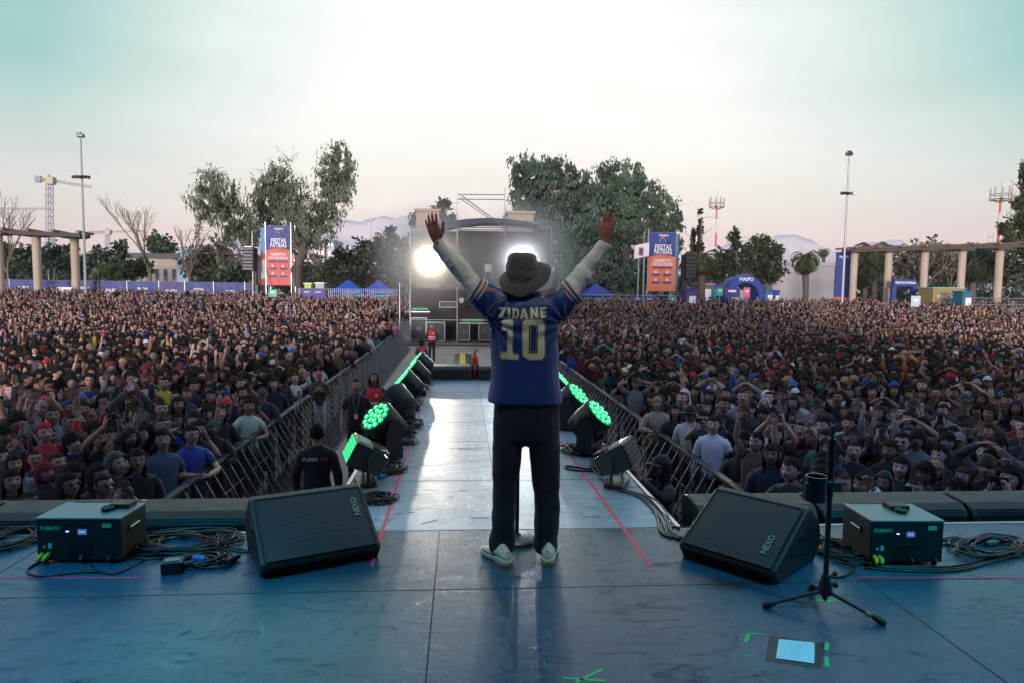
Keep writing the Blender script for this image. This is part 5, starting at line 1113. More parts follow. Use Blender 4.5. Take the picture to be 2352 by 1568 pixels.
tree('pepper_tree', 'huge dense dark pepper tree behind the raised right arm, its left crown', 72,
     [(1215, 385, 44, 34), (1195, 430, 26, 34), (1270, 385, 50, 34), (1245, 430, 56, 44), (1320, 420, 46, 44), (1215, 475, 34, 28), (1280, 480, 60, 44), (1330, 510, 60, 56), (1350, 580, 56, 60), (1290, 540, 34, 50), (1235, 520, 34, 30), (1370, 460, 40, 44), (1330, 618, 70, 36), (1250, 575, 34, 44), (1380, 630, 50, 30)],
     [[(1372, 668, .7), (1362, 620, .6), (1340, 560, .5), (1300, 490, .35), (1260, 430, .22), (1225, 390, .1)], [(1345, 570, .4), (1330, 500, .3), (1330, 430, .15)], [(1300, 490, .25), (1250, 480, .16), (1200, 450, .06)]],
     95000, .20, DG, droop=.66, gap=-.02, asp=2.2)
tree('pepper_tree', 'huge dense dark pepper tree left of the right banner tower, its spreading right crown', 76,
     [(1400, 395, 44, 30), (1440, 400, 40, 32), (1410, 450, 60, 52), (1470, 440, 44, 42), (1500, 455, 36, 36), (1530, 480, 34, 32), (1552, 500, 22, 22), (1440, 510, 60, 50), (1400, 560, 56, 60), (1500, 520, 50, 36), (1540, 535, 28, 26), (1450, 585, 44, 44), (1545, 560, 14, 24), (1515, 560, 26, 22), (1430, 622, 60, 34), (1500, 600, 44, 36), (1530, 590, 24, 36)],
     [[(1440, 668, .6), (1440, 610, .55), (1432, 560, .45), (1430, 490, .3), (1425, 420, .12)], [(1436, 570, .35), (1480, 520, .25), (1530, 490, .1)], [(1434, 540, .3), (1475, 480, .2), (1490, 440, .08)]],
     85000, .20, (.08, .125, .085), droop=.62, gap=-.04, asp=2.2)
tree('broadleaf_tree', 'dark leafy tree rising out of the right edge of the picture', 78,
     [(2348, 400, 9, 30), (2336, 470, 18, 14), (2348, 505, 26, 22), (2322, 525, 24, 20), (2368, 450, 26, 40), (2385, 560, 50, 44), (2334, 558, 28, 20), (2400, 400, 30, 50)],
     [[(2400, 680, .5), (2395, 600, .42), (2370, 520, .3), (2350, 440, .15), (2345, 390, .06)], [(2380, 550, .25), (2340, 510, .14), (2310, 500, .05)], [(2360, 480, .15), (2330, 470, .08), (2318, 462, .03)]],
     15000, .30, (.060, .075, .035), gap=.28, asp=1.3)
GB = (.06, .09, .055); BR = (.13, .115, .08)
bg = [  # name,label,y,blobs,trunk u,v,n,size,col
 ('broadleaf_tree', 'round green tree behind the left tall pole', 90, [(235, 600, 34, 30), (268, 585, 22, 26), (210, 618, 30, 22)], (240, 650), 4200, .42, GB),
 ('broadleaf_tree', 'dark green tree between the columns of the left pergola', 88, [(130, 590, 46, 30), (60, 600, 50, 34), (160, 610, 30, 24), (20, 590, 30, 30)], (120, 650), 6500, .42, (.05, .08, .05)),
 ('broadleaf_tree', 'bushy tree above the cream building', 118, [(360, 560, 26, 24), (380, 575, 30, 18)], (360, 640), 2600, .5, GB),
 ('shrub_tree', 'low palm like shrub in front of the cream building', 84, [(285, 625, 40, 18), (320, 615, 24, 18), (250, 628, 26, 14)], (290, 652), 3200, .42, (.05, .07, .03)),
 ('broadleaf_tree', 'brownish winter tree right of the pale pavilion', 96, [(470, 600, 36, 40), (440, 620, 28, 26), (510, 590, 34, 44), (545, 620, 34, 30)], (480, 650), 6000, .42, BR),
 ('broadleaf_tree', 'green shrubby tree left of the left line array', 80, [(540, 635, 34, 20), (500, 632, 30, 18)], (530, 655), 2800, .4, GB),
 ('broadleaf_tree', 'grey brown tree behind the blue pair of tents', 84, [(800, 610, 40, 30), (760, 625, 40, 24), (840, 590, 36, 34), (870, 580, 30, 36), (895, 560, 24, 20), (890, 600, 40, 44), (930, 600, 24, 44), (830, 630, 50, 22)], (840, 660), 13000, .38, (.12, .12, .085)),
 ('conifer_tree', 'small round topped tree standing above the grey brown trees', 100, [(897, 533, 11, 12), (905, 545, 12, 10)], (899, 600), 700, .36, BR),
 ('broadleaf_tree', 'sunlit small tree behind the raised left hand', 62, [(1018, 480, 16, 18), (1005, 495, 22, 14), (1030, 500, 18, 18), (952, 505, 12, 18)], (1018, 540), 2600, .24, (.10, .075, .04)),
 ('conifer_tree', 'lumpy narrow conifer right of the antenna mast', 84, [(1689, 545, 14, 14), (1690, 565, 12, 12), (1700, 580, 14, 12), (1690, 610, 22, 36), (1676, 545, 7, 8)], (1690, 660), 3600, .32, (.040, .052, .028)),
 ('broadleaf_tree', 'tall airy tree left of the right palm', 86, [(1748, 560, 22, 18), (1770, 585, 24, 26), (1735, 600, 28, 34), (1765, 625, 34, 30), (1725, 580, 12, 20)], (1750, 660), 7500, .38, (.052, .066, .040)),
 ('broadleaf_tree', 'grey green bush tree below the cypress trees', 90, [(1630, 620, 40, 28), (1660, 600, 24, 22), (1590, 620, 30, 26)], (1630, 660), 4200, .4, (.06, .075, .045)),
 ('broadleaf_tree', 'brownish bare tree behind the second pergola bay', 86, [(2085, 610, 36, 44), (2120, 600, 38, 44), (2160, 600, 34, 46)], (2100, 680), 7500, .40, (.13, .12, .09)),
 ('broadleaf_tree', 'grey brown tree behind the last pergola bays', 92, [(2180, 620, 40, 40), (2250, 610, 40, 40), (2320, 615, 60, 46)], (2240, 680), 9500, .40, (.08, .085, .06)),
 ('hedge_tree', 'dark shrubs behind the crowd at the right of the hat', 78, [(1310, 655, 40, 12), (1370, 650, 34, 10), (1460, 655, 34, 12)], (1340, 670), 2600, .34, (.045, .05, .03)),
]
for (nm_, lab, y, bl, tr, n, sz, col) in bg:
    bl2 = []
    for (u, v, ru, rv) in bl:
        bl2.append((u, v, ru, rv)); 
        for q in range(3): bl2.append((u + R.uniform(-.8, .8) * ru, v + R.uniform(-1.0, .4) * rv, ru * .38, rv * .38))
    n = int(n * .62); tree(nm_, lab, y, bl2, [[(tr[0], tr[1], .22), ((tr[0] + bl[0][0]) / 2, (tr[1] + bl[0][1]) / 2, .16), (bl[0][0], bl[0][1], .05)]], n, sz, col, gap=.15, tint=.4)
# far tree line as background woods
for i in range(26):
    u = -60 + i * 98 + R.uniform(-20, 20)
    if 940 < u < 1180: continue
    y = 150 + R.uniform(-15, 25); h = R.uniform(16, 34)
    tree('distant_tree', 'hazy distant %s tree on the skyline, %s from the left' % ('low rounded' if h < 25 else 'tall broad', ordn(i)), y, [(u, 655 - h, 40, h), (u + 30, 660 - h * .6, 30, h * .6), (u - 30, 660 - h * .5, 30, h * .6)], [[(u, 668, .3), (u, 655 - h, .1)]], 1500, .8, (.065, .075, .05), gap=.1, group='hazy distant trees')
hb = []
for i in range(60): x_ = -190 + i * 6.8; hb.append(((x_, 112 + R.uniform(-4, 4), ground_z(112) + R.uniform(1.2, 2.4)), (5, 2.5, R.uniform(1.8, 3.2))))
o = bpy.data.objects.new('hedgerow', leaf_mesh('hedgerow', hb, 42000, .5, (.05, .06, .038), gap=.3, seed=4)); COL.objects.link(o); tag(o, 'long dark hedgerow and undergrowth closing the park behind the trees', 'hedge', kind='stuff')
# cypresses
for (u, vt, vb, y, rw, lab) in ((1608, 483, 640, 88, 6.5, 'tall slim dark cypress right of the right banner tower'), (1593, 527, 640, 92, 5, 'shorter ragged cypress left of the tall slim cypress')):
    n_ = 12; tree('cypress', lab, y, [(u, vt + (vb - vt) * (i + .5) / n_, rw * (.25 + .75 * min(1, (i + 1) / 4)), (vb - vt) / n_ * .9) for i in range(n_)], [[(u, vb + 20, .25), (u, vt + 20, .08)]], 3200, .26, (.035, .045, .028), gap=0, depth=1, tint=.3)
# bare trees
def bare_tree(u, vb, vt, y, label, spread=.5, seed=1, depth_=7, stems=1):
    rr = random.Random(seed); base = W(u, vb, y); top = W(u, vt, y); t = thing('bare_tree', label, 'tree', (base.x, y, ground_z(y) - .3)); h = top.z - t.location.z; b = MB()
    def grow(p, d, ln, r_, k):
        if k == 0 or r_ < .012: return
        m1 = p + d * ln * .5 + V((rr.uniform(-1, 1), rr.uniform(-1, 1), 0)) * ln * .06; e_ = p + d * ln; b.tube([p, m1, e_], [r_, r_ * .85, r_ * .7], 5 if k > 3 else 3, cap=False)
        for q in range(2 if rr.random() < .55 else 3):
            nd = (d + V((rr.uniform(-1, 1), rr.uniform(-1, 1), rr.uniform(-.1, .9))) * spread * .8).normalized(); grow(e_, nd, ln * rr.uniform(.62, .84), r_ * rr.uniform(.5, .72), k - 1)
    for s in range(stems): grow(V((0, 0, 0)), V((rr.uniform(-.14, .14), 0, 1)).normalized(), h * .275, .19, depth_)
    b.build('branches', mat('bare_bark', (.16, .125, .10), .9, var=.2), t); return t
bare_tree(352, 650, 448, 84, 'tall bare tree rising above the cream building', .55, 4, 8, 2)
bare_tree(436, 650, 475, 88, 'slender bare tree right of the tall bare one', .5, 9, 8)
bare_tree(18, 640, 440, 80, 'brown bare tree above the left pergola', .6, 12, 8, 2)
bare_tree(2110, 690, 545, 84, 'bare tree behind the middle of the right pergola', .75, 15, 8, 2)
bare_tree(2180, 690, 548, 88, 'wide bare tree behind the right pergola near the big palm', .75, 17, 8, 2)
bare_tree(790, 660, 540, 92, 'bare tree above the low yellowish building', .65, 19, 7)
bare_tree(1645, 665, 560, 90, 'thin bare tree by the antenna mast', .7, 23, 7)
# palms
def palm(u, vb, vc, y, rp, label, nf=34, tr=.28, up=.0, col=(.055, .075, .028), droopy=1.0):
    base = W(u, vb, y); c = W(u, vc, y); t = thing('palm_tree', label, 'palm', (base.x, y, ground_z(y) - .3)); O = V(t.location); C = c - O; Rr = rp * y / 1568; b = MB()
    b.tube([(0, 0, 0), (0, 0, C.z * .5), (C.x, 0, C.z - .3), (C.x, 0, C.z + .1)], [tr * 1.1, tr, tr * 1.25, tr * .8], 10); b.build('trunk', M_bark, t, smooth=True)
    q = []; tint = []
    for f in range(nf):
        a = f * 2.39996; el = rad(80 - 120 * (f / nf) ** .8) + R.uniform(-.1, .1); L_ = Rr * R.uniform(.85, 1.15); dirh = V((math.cos(a), math.sin(a), 0)); P = [C + V((0, 0, .1))]; ang = el
        for s in range(14):
            ang -= droopy * (.10 + .045 * s * .5); P.append(P[-1] + (dirh * math.cos(ang) + V((0, 0, math.sin(ang)))) * L_ / 11)
        tv = R.uniform(.7, 1.35)
        for s in range(1, 14):
            d = (P[s] - P[s - 1]).normalized(); sd = d.cross(V((0, 0, 1))); sd = sd.normalized() if sd.length > .01 else V((1, 0, 0)); lw = L_ * .20 * math.sin(math.pi * (s + .5) / 15) ** .6
            for k_ in range(2):
                p = P[s - 1].lerp(P[s], k_ * .5)
                for sg in (-1, 1):
                    e_ = p + sd * sg * lw * .75 + d * lw * .55 - V((0, 0, lw * .42)); wv = d * L_ * .02
                    q += [p - wv, p + wv, e_ + wv * .3, e_ - wv * .3]; tint.append(tv * R.uniform(.8, 1.2))
        b2 = None
    me = bpy.data.meshes.new('fronds'); me.from_pydata([tuple(x) for x in q], [], [(4 * i, 4 * i + 1, 4 * i + 2, 4 * i + 3) for i in range(len(q) // 4)]); me.materials.append(M_leaf)
    tt = np.array(tint).repeat(4); cc = np.stack([col[0] * tt, col[1] * tt, col[2] * tt, np.ones(len(tt))], 1); at = me.color_attributes.new('Tint', 'FLOAT_COLOR', 'POINT'); at.data.foreach_set('color', cc.astype(np.float32).ravel())
    o = bpy.data.objects.new('fronds', me); COL.objects.link(o); o.parent = t; return t
palm(1850, 685, 598, 66, 44, 'palm tree standing in front of the white hall', 52)
palm(2007, 685, 583, 92, 62, 'big palm tree behind the first two pergola columns', 70, .35)
palm(1985, 690, 618, 88, 52, 'shorter palm with hanging fronds behind the first pergola column', 60, .3, col=(.04, .05, .024))
palm(2232, 690, 600, 88, 62, 'large dark palm behind the fourth and fifth pergola columns', 70, .4, col=(.032, .048, .024))
palm(1892, 650, 580, 96, 18, 'small fan palm above the roof of the white hall', 40, .2, col=(.09, .08, .03))
palm(1612, 670, 600, 70, 46, 'palm with pale drooping fronds under the cypress trees', 60, .35, col=(.07, .085, .035))
# ------------------------------------------------------------------ people
def skin_material(name, col=None):
    return mat(name, col or (.4, .24, .16), .55, var=.08, scale=25, objcol=col is None, attr='Face' if col is None else None, spec=.35)
M_skin = skin_material('skin')
M_clothO = mat('cloth', (0, 0, 0), .85, var=.16, scale=9, objcol=True, bump=.3, bscale=60, sheen=.15)
M_hairO = mat('hair_strands', (0, 0, 0), .8, var=.35, scale=18, objcol=True, stretch=(3, 3, .5), bump=.8, bscale=70, spec=.15)
HC = V((0, -.015, 1.615)); HTILT = Matrix.Rotation(rad(-9), 4, 'X')
HM = Matrix.Translation(HC) @ HTILT @ Matrix.Diagonal((1.07, 1.03, .94, 1))
def head_geo(nl=44, nk=32, face=True, fs_=1.0):
    """head centred on the origin, face towards -y; returns verts, faces, colours (alpha 0 = plain skin)"""
    vs, cs = [], []
    def gs(a, s): return math.exp(-(a / s) ** 2)
    for k in range(nk + 1):
        la = -math.pi / 2 + math.pi * (k + .02) / (nk + .04); z = .120 * math.sin(la); cl = max(0, math.cos(la)) ** .82
        for j in range(nl):
            t = 2 * math.pi * j / nl; ph = t - .45 * math.sin(t)
            x = .076 * cl * math.sin(ph); y = -.094 * cl * math.cos(ph); c = (0, 0, 0, 0)
            s = max(0, -z / .120)
            x *= 1 - .26 * s ** 1.4; y *= (1 - .50 * s ** 1.3) if y > 0 else (1 - .02 * s)
            if z > 0 and y > 0: y *= 1.05
            if y < 0 and s > .8: y -= .006 * (s - .8) * 5 * gs(x, .03)
            if face and y < -.02:
                zz = z
                nose = gs(x, .0125) * (max(0, min(1, (.026 - zz) / .055)) if zz > -.030 else max(0, 1 - (-.030 - zz) / .010)); y -= .027 * nose
                y -= .008 * gs(abs(x) - .013, .007) * gs(zz + .026, .009)
                y += .011 * gs(abs(x) - .031, .017) * gs(zz - .016, .012)
                y -= .004 * gs(abs(x) - .028, .022) * gs(zz - .040, .009)
                y -= .007 * gs(x, .026) * gs(zz + .058, .010); y += .003 * gs(x, .024) * gs(zz + .058, .003)
                y -= .003 * gs(abs(x) - .045, .018) * gs(zz + .010, .018)
                y -= .006 * gs(x, .022) * gs(zz + .095, .014)
                ax = abs(x)
                if ((ax - .031) / (.0155 * fs_)) ** 2 + ((zz - .015) / (.0085 * fs_)) ** 2 < 1: c = (.035, .022, .016, 1 if fs_ < 1.2 else .75) if abs(ax - .031) < .0085 * fs_ else (.20, .16, .14, 1)
                elif ((ax - .033) / .021) ** 2 + ((zz - .0365 + .002 * (ax - .033) / .02) / .0055) ** 2 < 1: c = (.03, .02, .015, .6)
                elif (x / (.025 * min(1.3, fs_))) ** 2 + ((zz + .058) / (.0085 * fs_)) ** 2 < 1: c = (.24, .06, .06, .85)
                elif gs(ax - .009, .006) * gs(zz + .035, .004) > .6: c = (.10, .05, .035, .8)
            vs.append(V((x, y, z))); cs.append(c)
    n = nl; fs = [(k * n + j, k * n + (j + 1) % n, (k + 1) * n + (j + 1) % n, (k + 1) * n + j) for k in range(nk) for j in range(n)]
    fs.append(tuple(range(n - 1, -1, -1))); fs.append(tuple(nk * n + j for j in range(n)))
    return vs, fs, cs
def hand_geo(b, Wp, d, nrm, side, sc=1.0, curl=.25, spread=.16, n=5, thumb=.7):
    """palm + four fingers + thumb. d pointing direction, nrm palm side, side=+1 thumb towards d x nrm"""
    d = V(d).normalized(); nrm = V(nrm); nrm = (nrm - d * nrm.dot(d)).normalized(); lt = d.cross(nrm) * side
    rs = []
    for (t, w_, th, off) in ((-.012, .024, .018, 0), (.012, .030, .0165, .0), (.045, .040, .0165, .002), (.075, .0425, .013, .002), (.094, .038, .009, .001)):
        c = V(Wp) + d * t * sc + lt * off * sc
        rs.append([c + lt * (w_ * sc * math.cos(2 * math.pi * j / 10)) + nrm * (th * sc * math.sin(2 * math.pi * j / 10)) for j in range(10)])
    b.rings(rs)
    for i, (off, ln, r_) in enumerate(((.029, .072, .0088), (.0098, .080, .009), (-.0095, .075, .0087), (-.028, .060, .0076))):
        base = V(Wp) + d * (.086 - abs(off) * .12) * sc + lt * off * sc; dd = (d + lt * (off / .03) * spread).normalized(); P = [base]; cu = curl * (1 + .25 * i)
        a = 0
        for q, f in enumerate((.44, .32, .24)):
            a += cu * (.5 if q == 0 else 1.0); P.append(P[-1] + (dd * math.cos(a) + nrm * math.sin(a)) * ln * f * sc)
        b.tube(P, [r_ * sc, r_ * sc * 1.0, r_ * sc * .92, r_ * sc * .72], n, round_ends=True)
    t0 = V(Wp) + d * .022 * sc + lt * .026 * sc + nrm * .004; dd = (lt * thumb + d * .8 + nrm * .25).normalized(); dd2 = (lt * thumb * .45 + d + nrm * .15).normalized()
    b.tube([t0, t0 + dd * .036 * sc, t0 + dd * .036 * sc + dd2 * .03 * sc, t0 + dd * .036 * sc + dd2 * .052 * sc], [.0135 * sc, .0115 * sc, .0105 * sc, .0078 * sc], n, round_ends=True)
def ears(b, M):
    for s in (-1, 1):
        rs = []
        for (x, k_) in ((.070, .5), (.076, .9), (.082, 1.0), (.085, .7)):
            rs.append([M @ V((s * x, .012 + .006 * (x - .07) * 60 * .3 + .017 * k_ * math.cos(2 * math.pi * j / 8), .002 + .030 * k_ * math.sin(2 * math.pi * j / 8))) for j in range(8)])
        b.rings(rs)
SH = 1.385
POSES = {  # per arm: elbow, wrist, hand dir, palm normal ; x is given for the +x arm
 'arms down': [((.25, .03, 1.11), (.25, -.10, .88), (0, -.3, -1), (-1, 0, 0))] * 2,
 'hands together at the chest': [((.25, -.04, 1.13), (.07, -.26, 1.22), (-.6, -.1, .8), (0, 1, .2))] * 2,
 'one arm raised waving': [((.31, -.08, 1.53), (.33, -.14, 1.79), (.1, -.1, 1), (0, -1, 0)), ((.25, .03, 1.11), (.2, -.16, .98), (-.3, -.5, -.6), (-1, 0, 0))],
 'both arms raised': [((.29, -.05, 1.64), (.27, -.10, 1.90), (0, -.05, 1), (0, -1, 0)), ((.27, -.05, 1.63), (.22, -.12, 1.88), (-.05, -.05, 1), (0, -1, 0))],
 'holding up a phone': [((.26, -.20, 1.36), (.075, -.36, 1.55), (-.15, -.1, 1), (-.7, 0, .1)), ((.25, -.18, 1.34), (.09, -.35, 1.53), (-.2, -.1, 1), (-.7, 0, .1))],
 'holding a phone high': [((.24, -.14, 1.62), (.10, -.26, 1.83), (-.15, -.1, 1), (-.8, 0, .1)), ((.25, -.14, 1.60), (.09, -.27, 1.82), (-.2, -.1, 1), (-.8, 0, .1))],
 'hands joined above the head': [((.34, -.04, 1.60), (.09, -.07, 1.80), (-1, 0, .35), (0, 0, -1)), ((.34, -.04, 1.60), (.09, -.08, 1.81), (-1, 0, .35), (0, 0, -1))],
 'one fist raised': [((.30, -.12, 1.50), (.24, -.24, 1.70), (-.2, -.1, 1), (0, -1, 0)), ((.25, .03, 1.11), (.18, -.18, 1.05), (-.6, -.6, 0), (0, 0, -1))],
 'hands on the cheeks': [((.24, -.16, 1.22), (.10, -.14, 1.48), (-.15, .0, 1), (-1, 0, 0))] * 2,
 'leaning on folded forearms': [((.27, -.14, 1.14), (.05, -.36, 1.14), (-1, -.1, 0), (0, 0, -1)), ((.27, -.12, 1.16), (.10, -.34, 1.17), (-1, -.1, 0), (0, 0, -1))],
 'hands behind the head': [((.40, -.08, 1.60), (.12, .08, 1.66), (-1, .2, 0), (0, -1, 0))] * 2,
}
def person_geo(pose, q='hi', sleeve='long'):
    """returns dict of MeshBuilders: body (with colours), top, trousers"""
    n = {'hi': 10, 'mid': 6, 'lo': 5}[q]; arms = POSES[pose]; body, top, tr = MB(), MB(), MB(); cols = []
    if q == 'hi': hv, hf, hc = head_geo()
    elif q == 'mid': hv, hf, hc = head_geo(24, 20, fs_=1.35)
    else: hv, hf, hc = head_geo(12, 11, fs_=1.6)
    body.add([HM @ v for v in hv], hf); cols += hc
    if q == 'hi': ears(body, HM)
    body.tube([(0, .022, 1.36), (0, .018, 1.44), (0, .0, 1.53), (0, -.01, 1.58)], [.066, .056, .054, .055], n)
    if q == 'hi': body.tube([(0, 0, .90), (0, 0, 1.1), (0, .01, 1.3), (0, .015, 1.41)], [.09, .085, .085, .05], 8); 
    for i, s in enumerate((1, -1)):
        el, wr, hd, pn = arms[i]; f = lambda p: V((p[0] * s, p[1], p[2])); S = V((s * .165, .01, SH)); E, Wr = f(el), f(wr)
        if q != 'lo':
            body.tube([S.lerp(E, .35), E.lerp(S, .06), E.lerp(Wr, .08), E.lerp(Wr, .35), Wr.lerp(E, .1), Wr], [.046, .040, .039, .042, .029, .026], n)
            if q == 'hi': hand_geo(body, Wr, f(hd), f(pn), s * (1 if True else -1) * -1, 1.0, 1.1 if 'fist' in pose and i == 0 else (.55 if 'phone' in pose else .22), .22)
            else: d = f(hd).normalized(); body.tube([Wr, Wr + d * .05, Wr + d * .12, Wr + d * .17], [.028, .042, .040, .02], 5, flat=.5, side=basis(f(pn))[0] if False else None)
        else:
            body.tube([S.lerp(E, .5), E, Wr, Wr + f(hd).normalized() * .16], [.04, .042, .03, .035], 4)
        last = .62 if sleeve == 'short' else None
        up = S + V((-s * .03, 0, .0))
        if sleeve == 'short': top.tube([up, S.lerp(E, .25), S.lerp(E, .62)], [.060, .056, .055], n)
        else: top.tube([up, S.lerp(E, .25), S.lerp(E, .8), E, E.lerp(Wr, .3), E.lerp(Wr, .88)], [.072, .066, .058, .057, .054, .042], n)
    rs = []; m = max(8, n + 4)
    for (z, rx, ry, oy) in ((.84, .165, .115, 0), (.95, .170, .118, 0), (1.08, .155, .110, 0), (1.22, .172, .118, 0), (1.33, .190, .112, .005), (1.395, .184, .092, .01), (1.438, .142, .075, .015), (1.462, .078, .066, .018), (1.478, .066, .060, .016)):
        rs.append([V((rx * math.cos(2 * math.pi * j / m) * (1 + .03 * math.sin(j * 3 + z * 20)), oy + ry * math.sin(2 * math.pi * j / m) * (1 + .04 * math.sin(j * 2.3 + z * 14)), z)) for j in range(m)])
    if q == 'lo': rs = rs[2::2]
    top.rings(rs)
    if q == 'hi':
        tr.rings([[V((rx * math.cos(2 * math.pi * j / 12), ry * math.sin(2 * math.pi * j / 12), z)) for j in range(12)] for (z, rx, ry) in ((.80, .16, .11), (.98, .155, .108))])
        for s in (-1, 1):
            tr.tube([(s * .085, 0, .92), (s * .095, -.005, .5), (s * .10, .01, .12), (s * .10, .01, .05)], [.092, .066, .055, .05], 10)
            tr.tube([(s * .10, .05, .04), (s * .105, -.06, .04), (s * .11, -.15, .03)], [.045, .045, .03], 8, flat=.8, round_ends=True)
    return body, top, tr, cols
def person_meshes(pose, sleeve):
    body, top, tr, cols = person_geo(pose, 'hi', sleeve)
    bm_ = body.mesh('body', M_skin, True); at = bm_.color_attributes.new('Face', 'FLOAT_COLOR', 'POINT')
    arr = np.zeros((len(body.v), 4), np.float32); arr[:len(cols)] = np.array(cols, np.float32); at.data.foreach_set('color', arr.ravel())
    for i, v in enumerate(top.v):
        nz = mn.noise(V(v) * 7) * .010 + mn.noise(V(v) * 16) * .005; top.v[i] = (v[0] * (1 + nz * 1.5), v[1] * (1 + nz * 2), v[2] + nz * .3)
    return bm_, top.mesh('top', M_clothO, True), tr.mesh('trousers', M_clothO, True)
HEADW_ = ('cap', 'beanie', 'hood', 'bucket')
# hair and headwear on the same head frame
def shell(style, q='hi'):
    nl, nk = (34, 22) if q == 'hi' else ((14, 9) if q == 'mid' else (9, 6)); b = MB(); vs = []; dirs = []
    rs_ = random.Random(len(style) * 7)
    for k in range(nk + 1):
        la = math.pi / 2 - (math.pi * .96) * k / nk
        for j in range(nl):
            ph = 2 * math.pi * j / nl; d = V((math.sin(ph) * math.cos(la), -math.cos(ph) * math.cos(la), math.sin(la))); dirs.append(d)
            r = V((.076, .099, .120)); f = 1.10; nzz = mn.noise(d * 5 + V((len(style), 0, 0))); nz2 = mn.noise(V((d.x * 14, d.y * 14, d.z * 5)))
            if style in ('short', 'cropped'): f = (1.16 if style == 'short' else 1.06) + .07 * nzz + (.11 if style == 'short' else .03) * nz2 + (.12 * max(0, d.z) if style == 'short' else 0)
            elif style in ('mop', 'fringe'): f = 1.24 + .10 * nzz + .14 * nz2 + .08 * max(0, d.z)
            elif style == 'curly': f = 1.34 + .12 * mn.noise(d * 9) + .07 * mn.noise(d * 20)
            elif style in ('long', 'straight', 'bob'): f = 1.17 + .06 * nzz + .06 * nz2
            elif style == 'tied': f = 1.06 + .02 * nz2
            elif style in ('cap', 'beanie'): f = 1.17 + .015 * nzz
            elif style == 'hood': f = 1.30 + .04 * nzz
            elif style == 'bucket': f = 1.20
            if q != 'hi' and style not in HEADW_: f *= 1.09
            p = V((d.x * r.x * f, d.y * r.y * f + .006, d.z * r.z * f + .004))
            if style in ('long', 'straight', 'bob') and d.z < .05:
                drop = {'long': .25, 'straight': .20, 'bob': .10}[style]; t = min(1, (.05 - d.z) / 1.0); hr = math.hypot(d.x, d.y); ux, uy = (d.x / max(.05, hr), d.y / max(.05, hr))
                wv = 1.16 + .12 * t + (.06 * math.sin(ph * 7 + t * 9) if style == 'long' else .02 * math.sin(ph * 9))
                p = V((ux * .076 * wv * (1 - .12 * t), uy * .092 * wv * (1 - .15 * t) + .01 + .02 * t, -.02 - drop * t + nz2 * .012))
            if style == 'hood' and d.z < 0:
                t = -d.z; hr = math.hypot(d.x, d.y); ux, uy = (d.x / max(.05, hr), d.y / max(.05, hr)); p = V((ux * .105 * (1 + .25 * t), uy * .120 * (1 + .1 * t) + .01, -.17 * t))
            if style == 'beanie' and d.z > .1: p.z += .02 * d.z
            vs.append(p)
    fs = []
    for k in range(nk):
        for j in range(nl):
            ids = (k * nl + j, (k + 1) * nl + j, (k + 1) * nl + (j + 1) % nl, k * nl + (j + 1) % nl); d = sum((dirs[i] for i in ids), V()) / 4; front = -d.y; cut = False
            ax = abs(d.x)
            if style in ('short',): cut = (front > .15 and d.z < .52 + .12 * math.sin(d.x * 14)) or (d.z < .06 and d.y < .12) or d.z < -.42
            elif style == 'cropped': cut = (front > .2 and d.z < .60) or (d.z < .05 and d.y < .2) or d.z < -.40
            elif style in ('mop', 'fringe'): cut = (front > .30 and d.z < .30 + .10 * math.sin(d.x * 17) ) or (d.z < -.12 and d.y < .1) or d.z < -.55
            elif style == 'curly': cut = (front > .45 and d.z < .42) or (d.z < -.25 and d.y < 0) or d.z < -.6
            elif style in ('long', 'straight', 'bob'): cut = (front > (.42 if d.z > -.2 else .34) and d.z < (.50 if style != 'bob' else .36)) or d.z < -.97 or (front > .30 and d.z < -.3)
            elif style == 'tied': cut = (front > .25 and d.z < .55) or (d.z < .0 and d.y < .15) or d.z < -.45
            elif style == 'cap': cut = d.z < .30
            elif style == 'beanie': cut = d.z < (.30 if front > 0 else .05)
            elif style == 'bucket': cut = d.z < .22
            elif style == 'hood': cut = (front > .45 and d.z < .62) or d.z < -.96 and False
            if q != 'hi' and style not in HEADW_: cut = (front > .42 and d.z < .34) or (d.z < -.15 and d.y < .15 and style not in ('long', 'straight')) or d.z < (-.6 if style not in ('long', 'straight') else -.97) or (front > .38 and d.z < -.2)
            if not cut: fs.append(ids)
    b.add([HM @ p for p in vs], fs)
    if style == 'cap':
        rs = []
        for t in range(5):
            a = [V((.088 * math.sin(ph) * (1 + .10 * t * .3), -.104 * math.cos(ph) - .066 * (t / 4) * max(0, math.cos(ph)) ** .5, .048 - .018 * (t / 4) - .012 * abs(math.sin(ph)))) for ph in [rad(-68 + 136 * i / 8) for i in range(9)]]; rs.append([HM @ p for p in a])
        b.rings(rs, closed=False, cap=False); b.rings([[p - V((0, 0, .004)) for p in r_[::-1]] for r_ in rs], closed=False, cap=False)
    if style == 'beanie': b.tube([HM @ V((.092 * math.sin(2 * math.pi * j / 16), -.116 * math.cos(2 * math.pi * j / 16) + .005, .042 - .02 * (1 - math.cos(2 * math.pi * j / 16)) * .6)) for j in range(17)], .012, 5)
    if style == 'bucket': b.rings([[HM @ V((r_ * .92 * math.sin(2 * math.pi * j / 18), -r_ * 1.1 * math.cos(2 * math.pi * j / 18), z)) for j in range(18)] for r_, z in ((.096, .030), (.15, .005), (.152, .001), (.096, .022))], cap=False)
    if style == 'tied' and q == 'hi': b.sphere(HM @ V((0, .11, .05)), (.04, .045, .045), 8, 6)
    return b
def solid(me, th):  # give shells a thickness with a modifier-free inner copy
    return me
M_glassb = mat('dark_lens', (.01, .01, .012), .15, var=0)
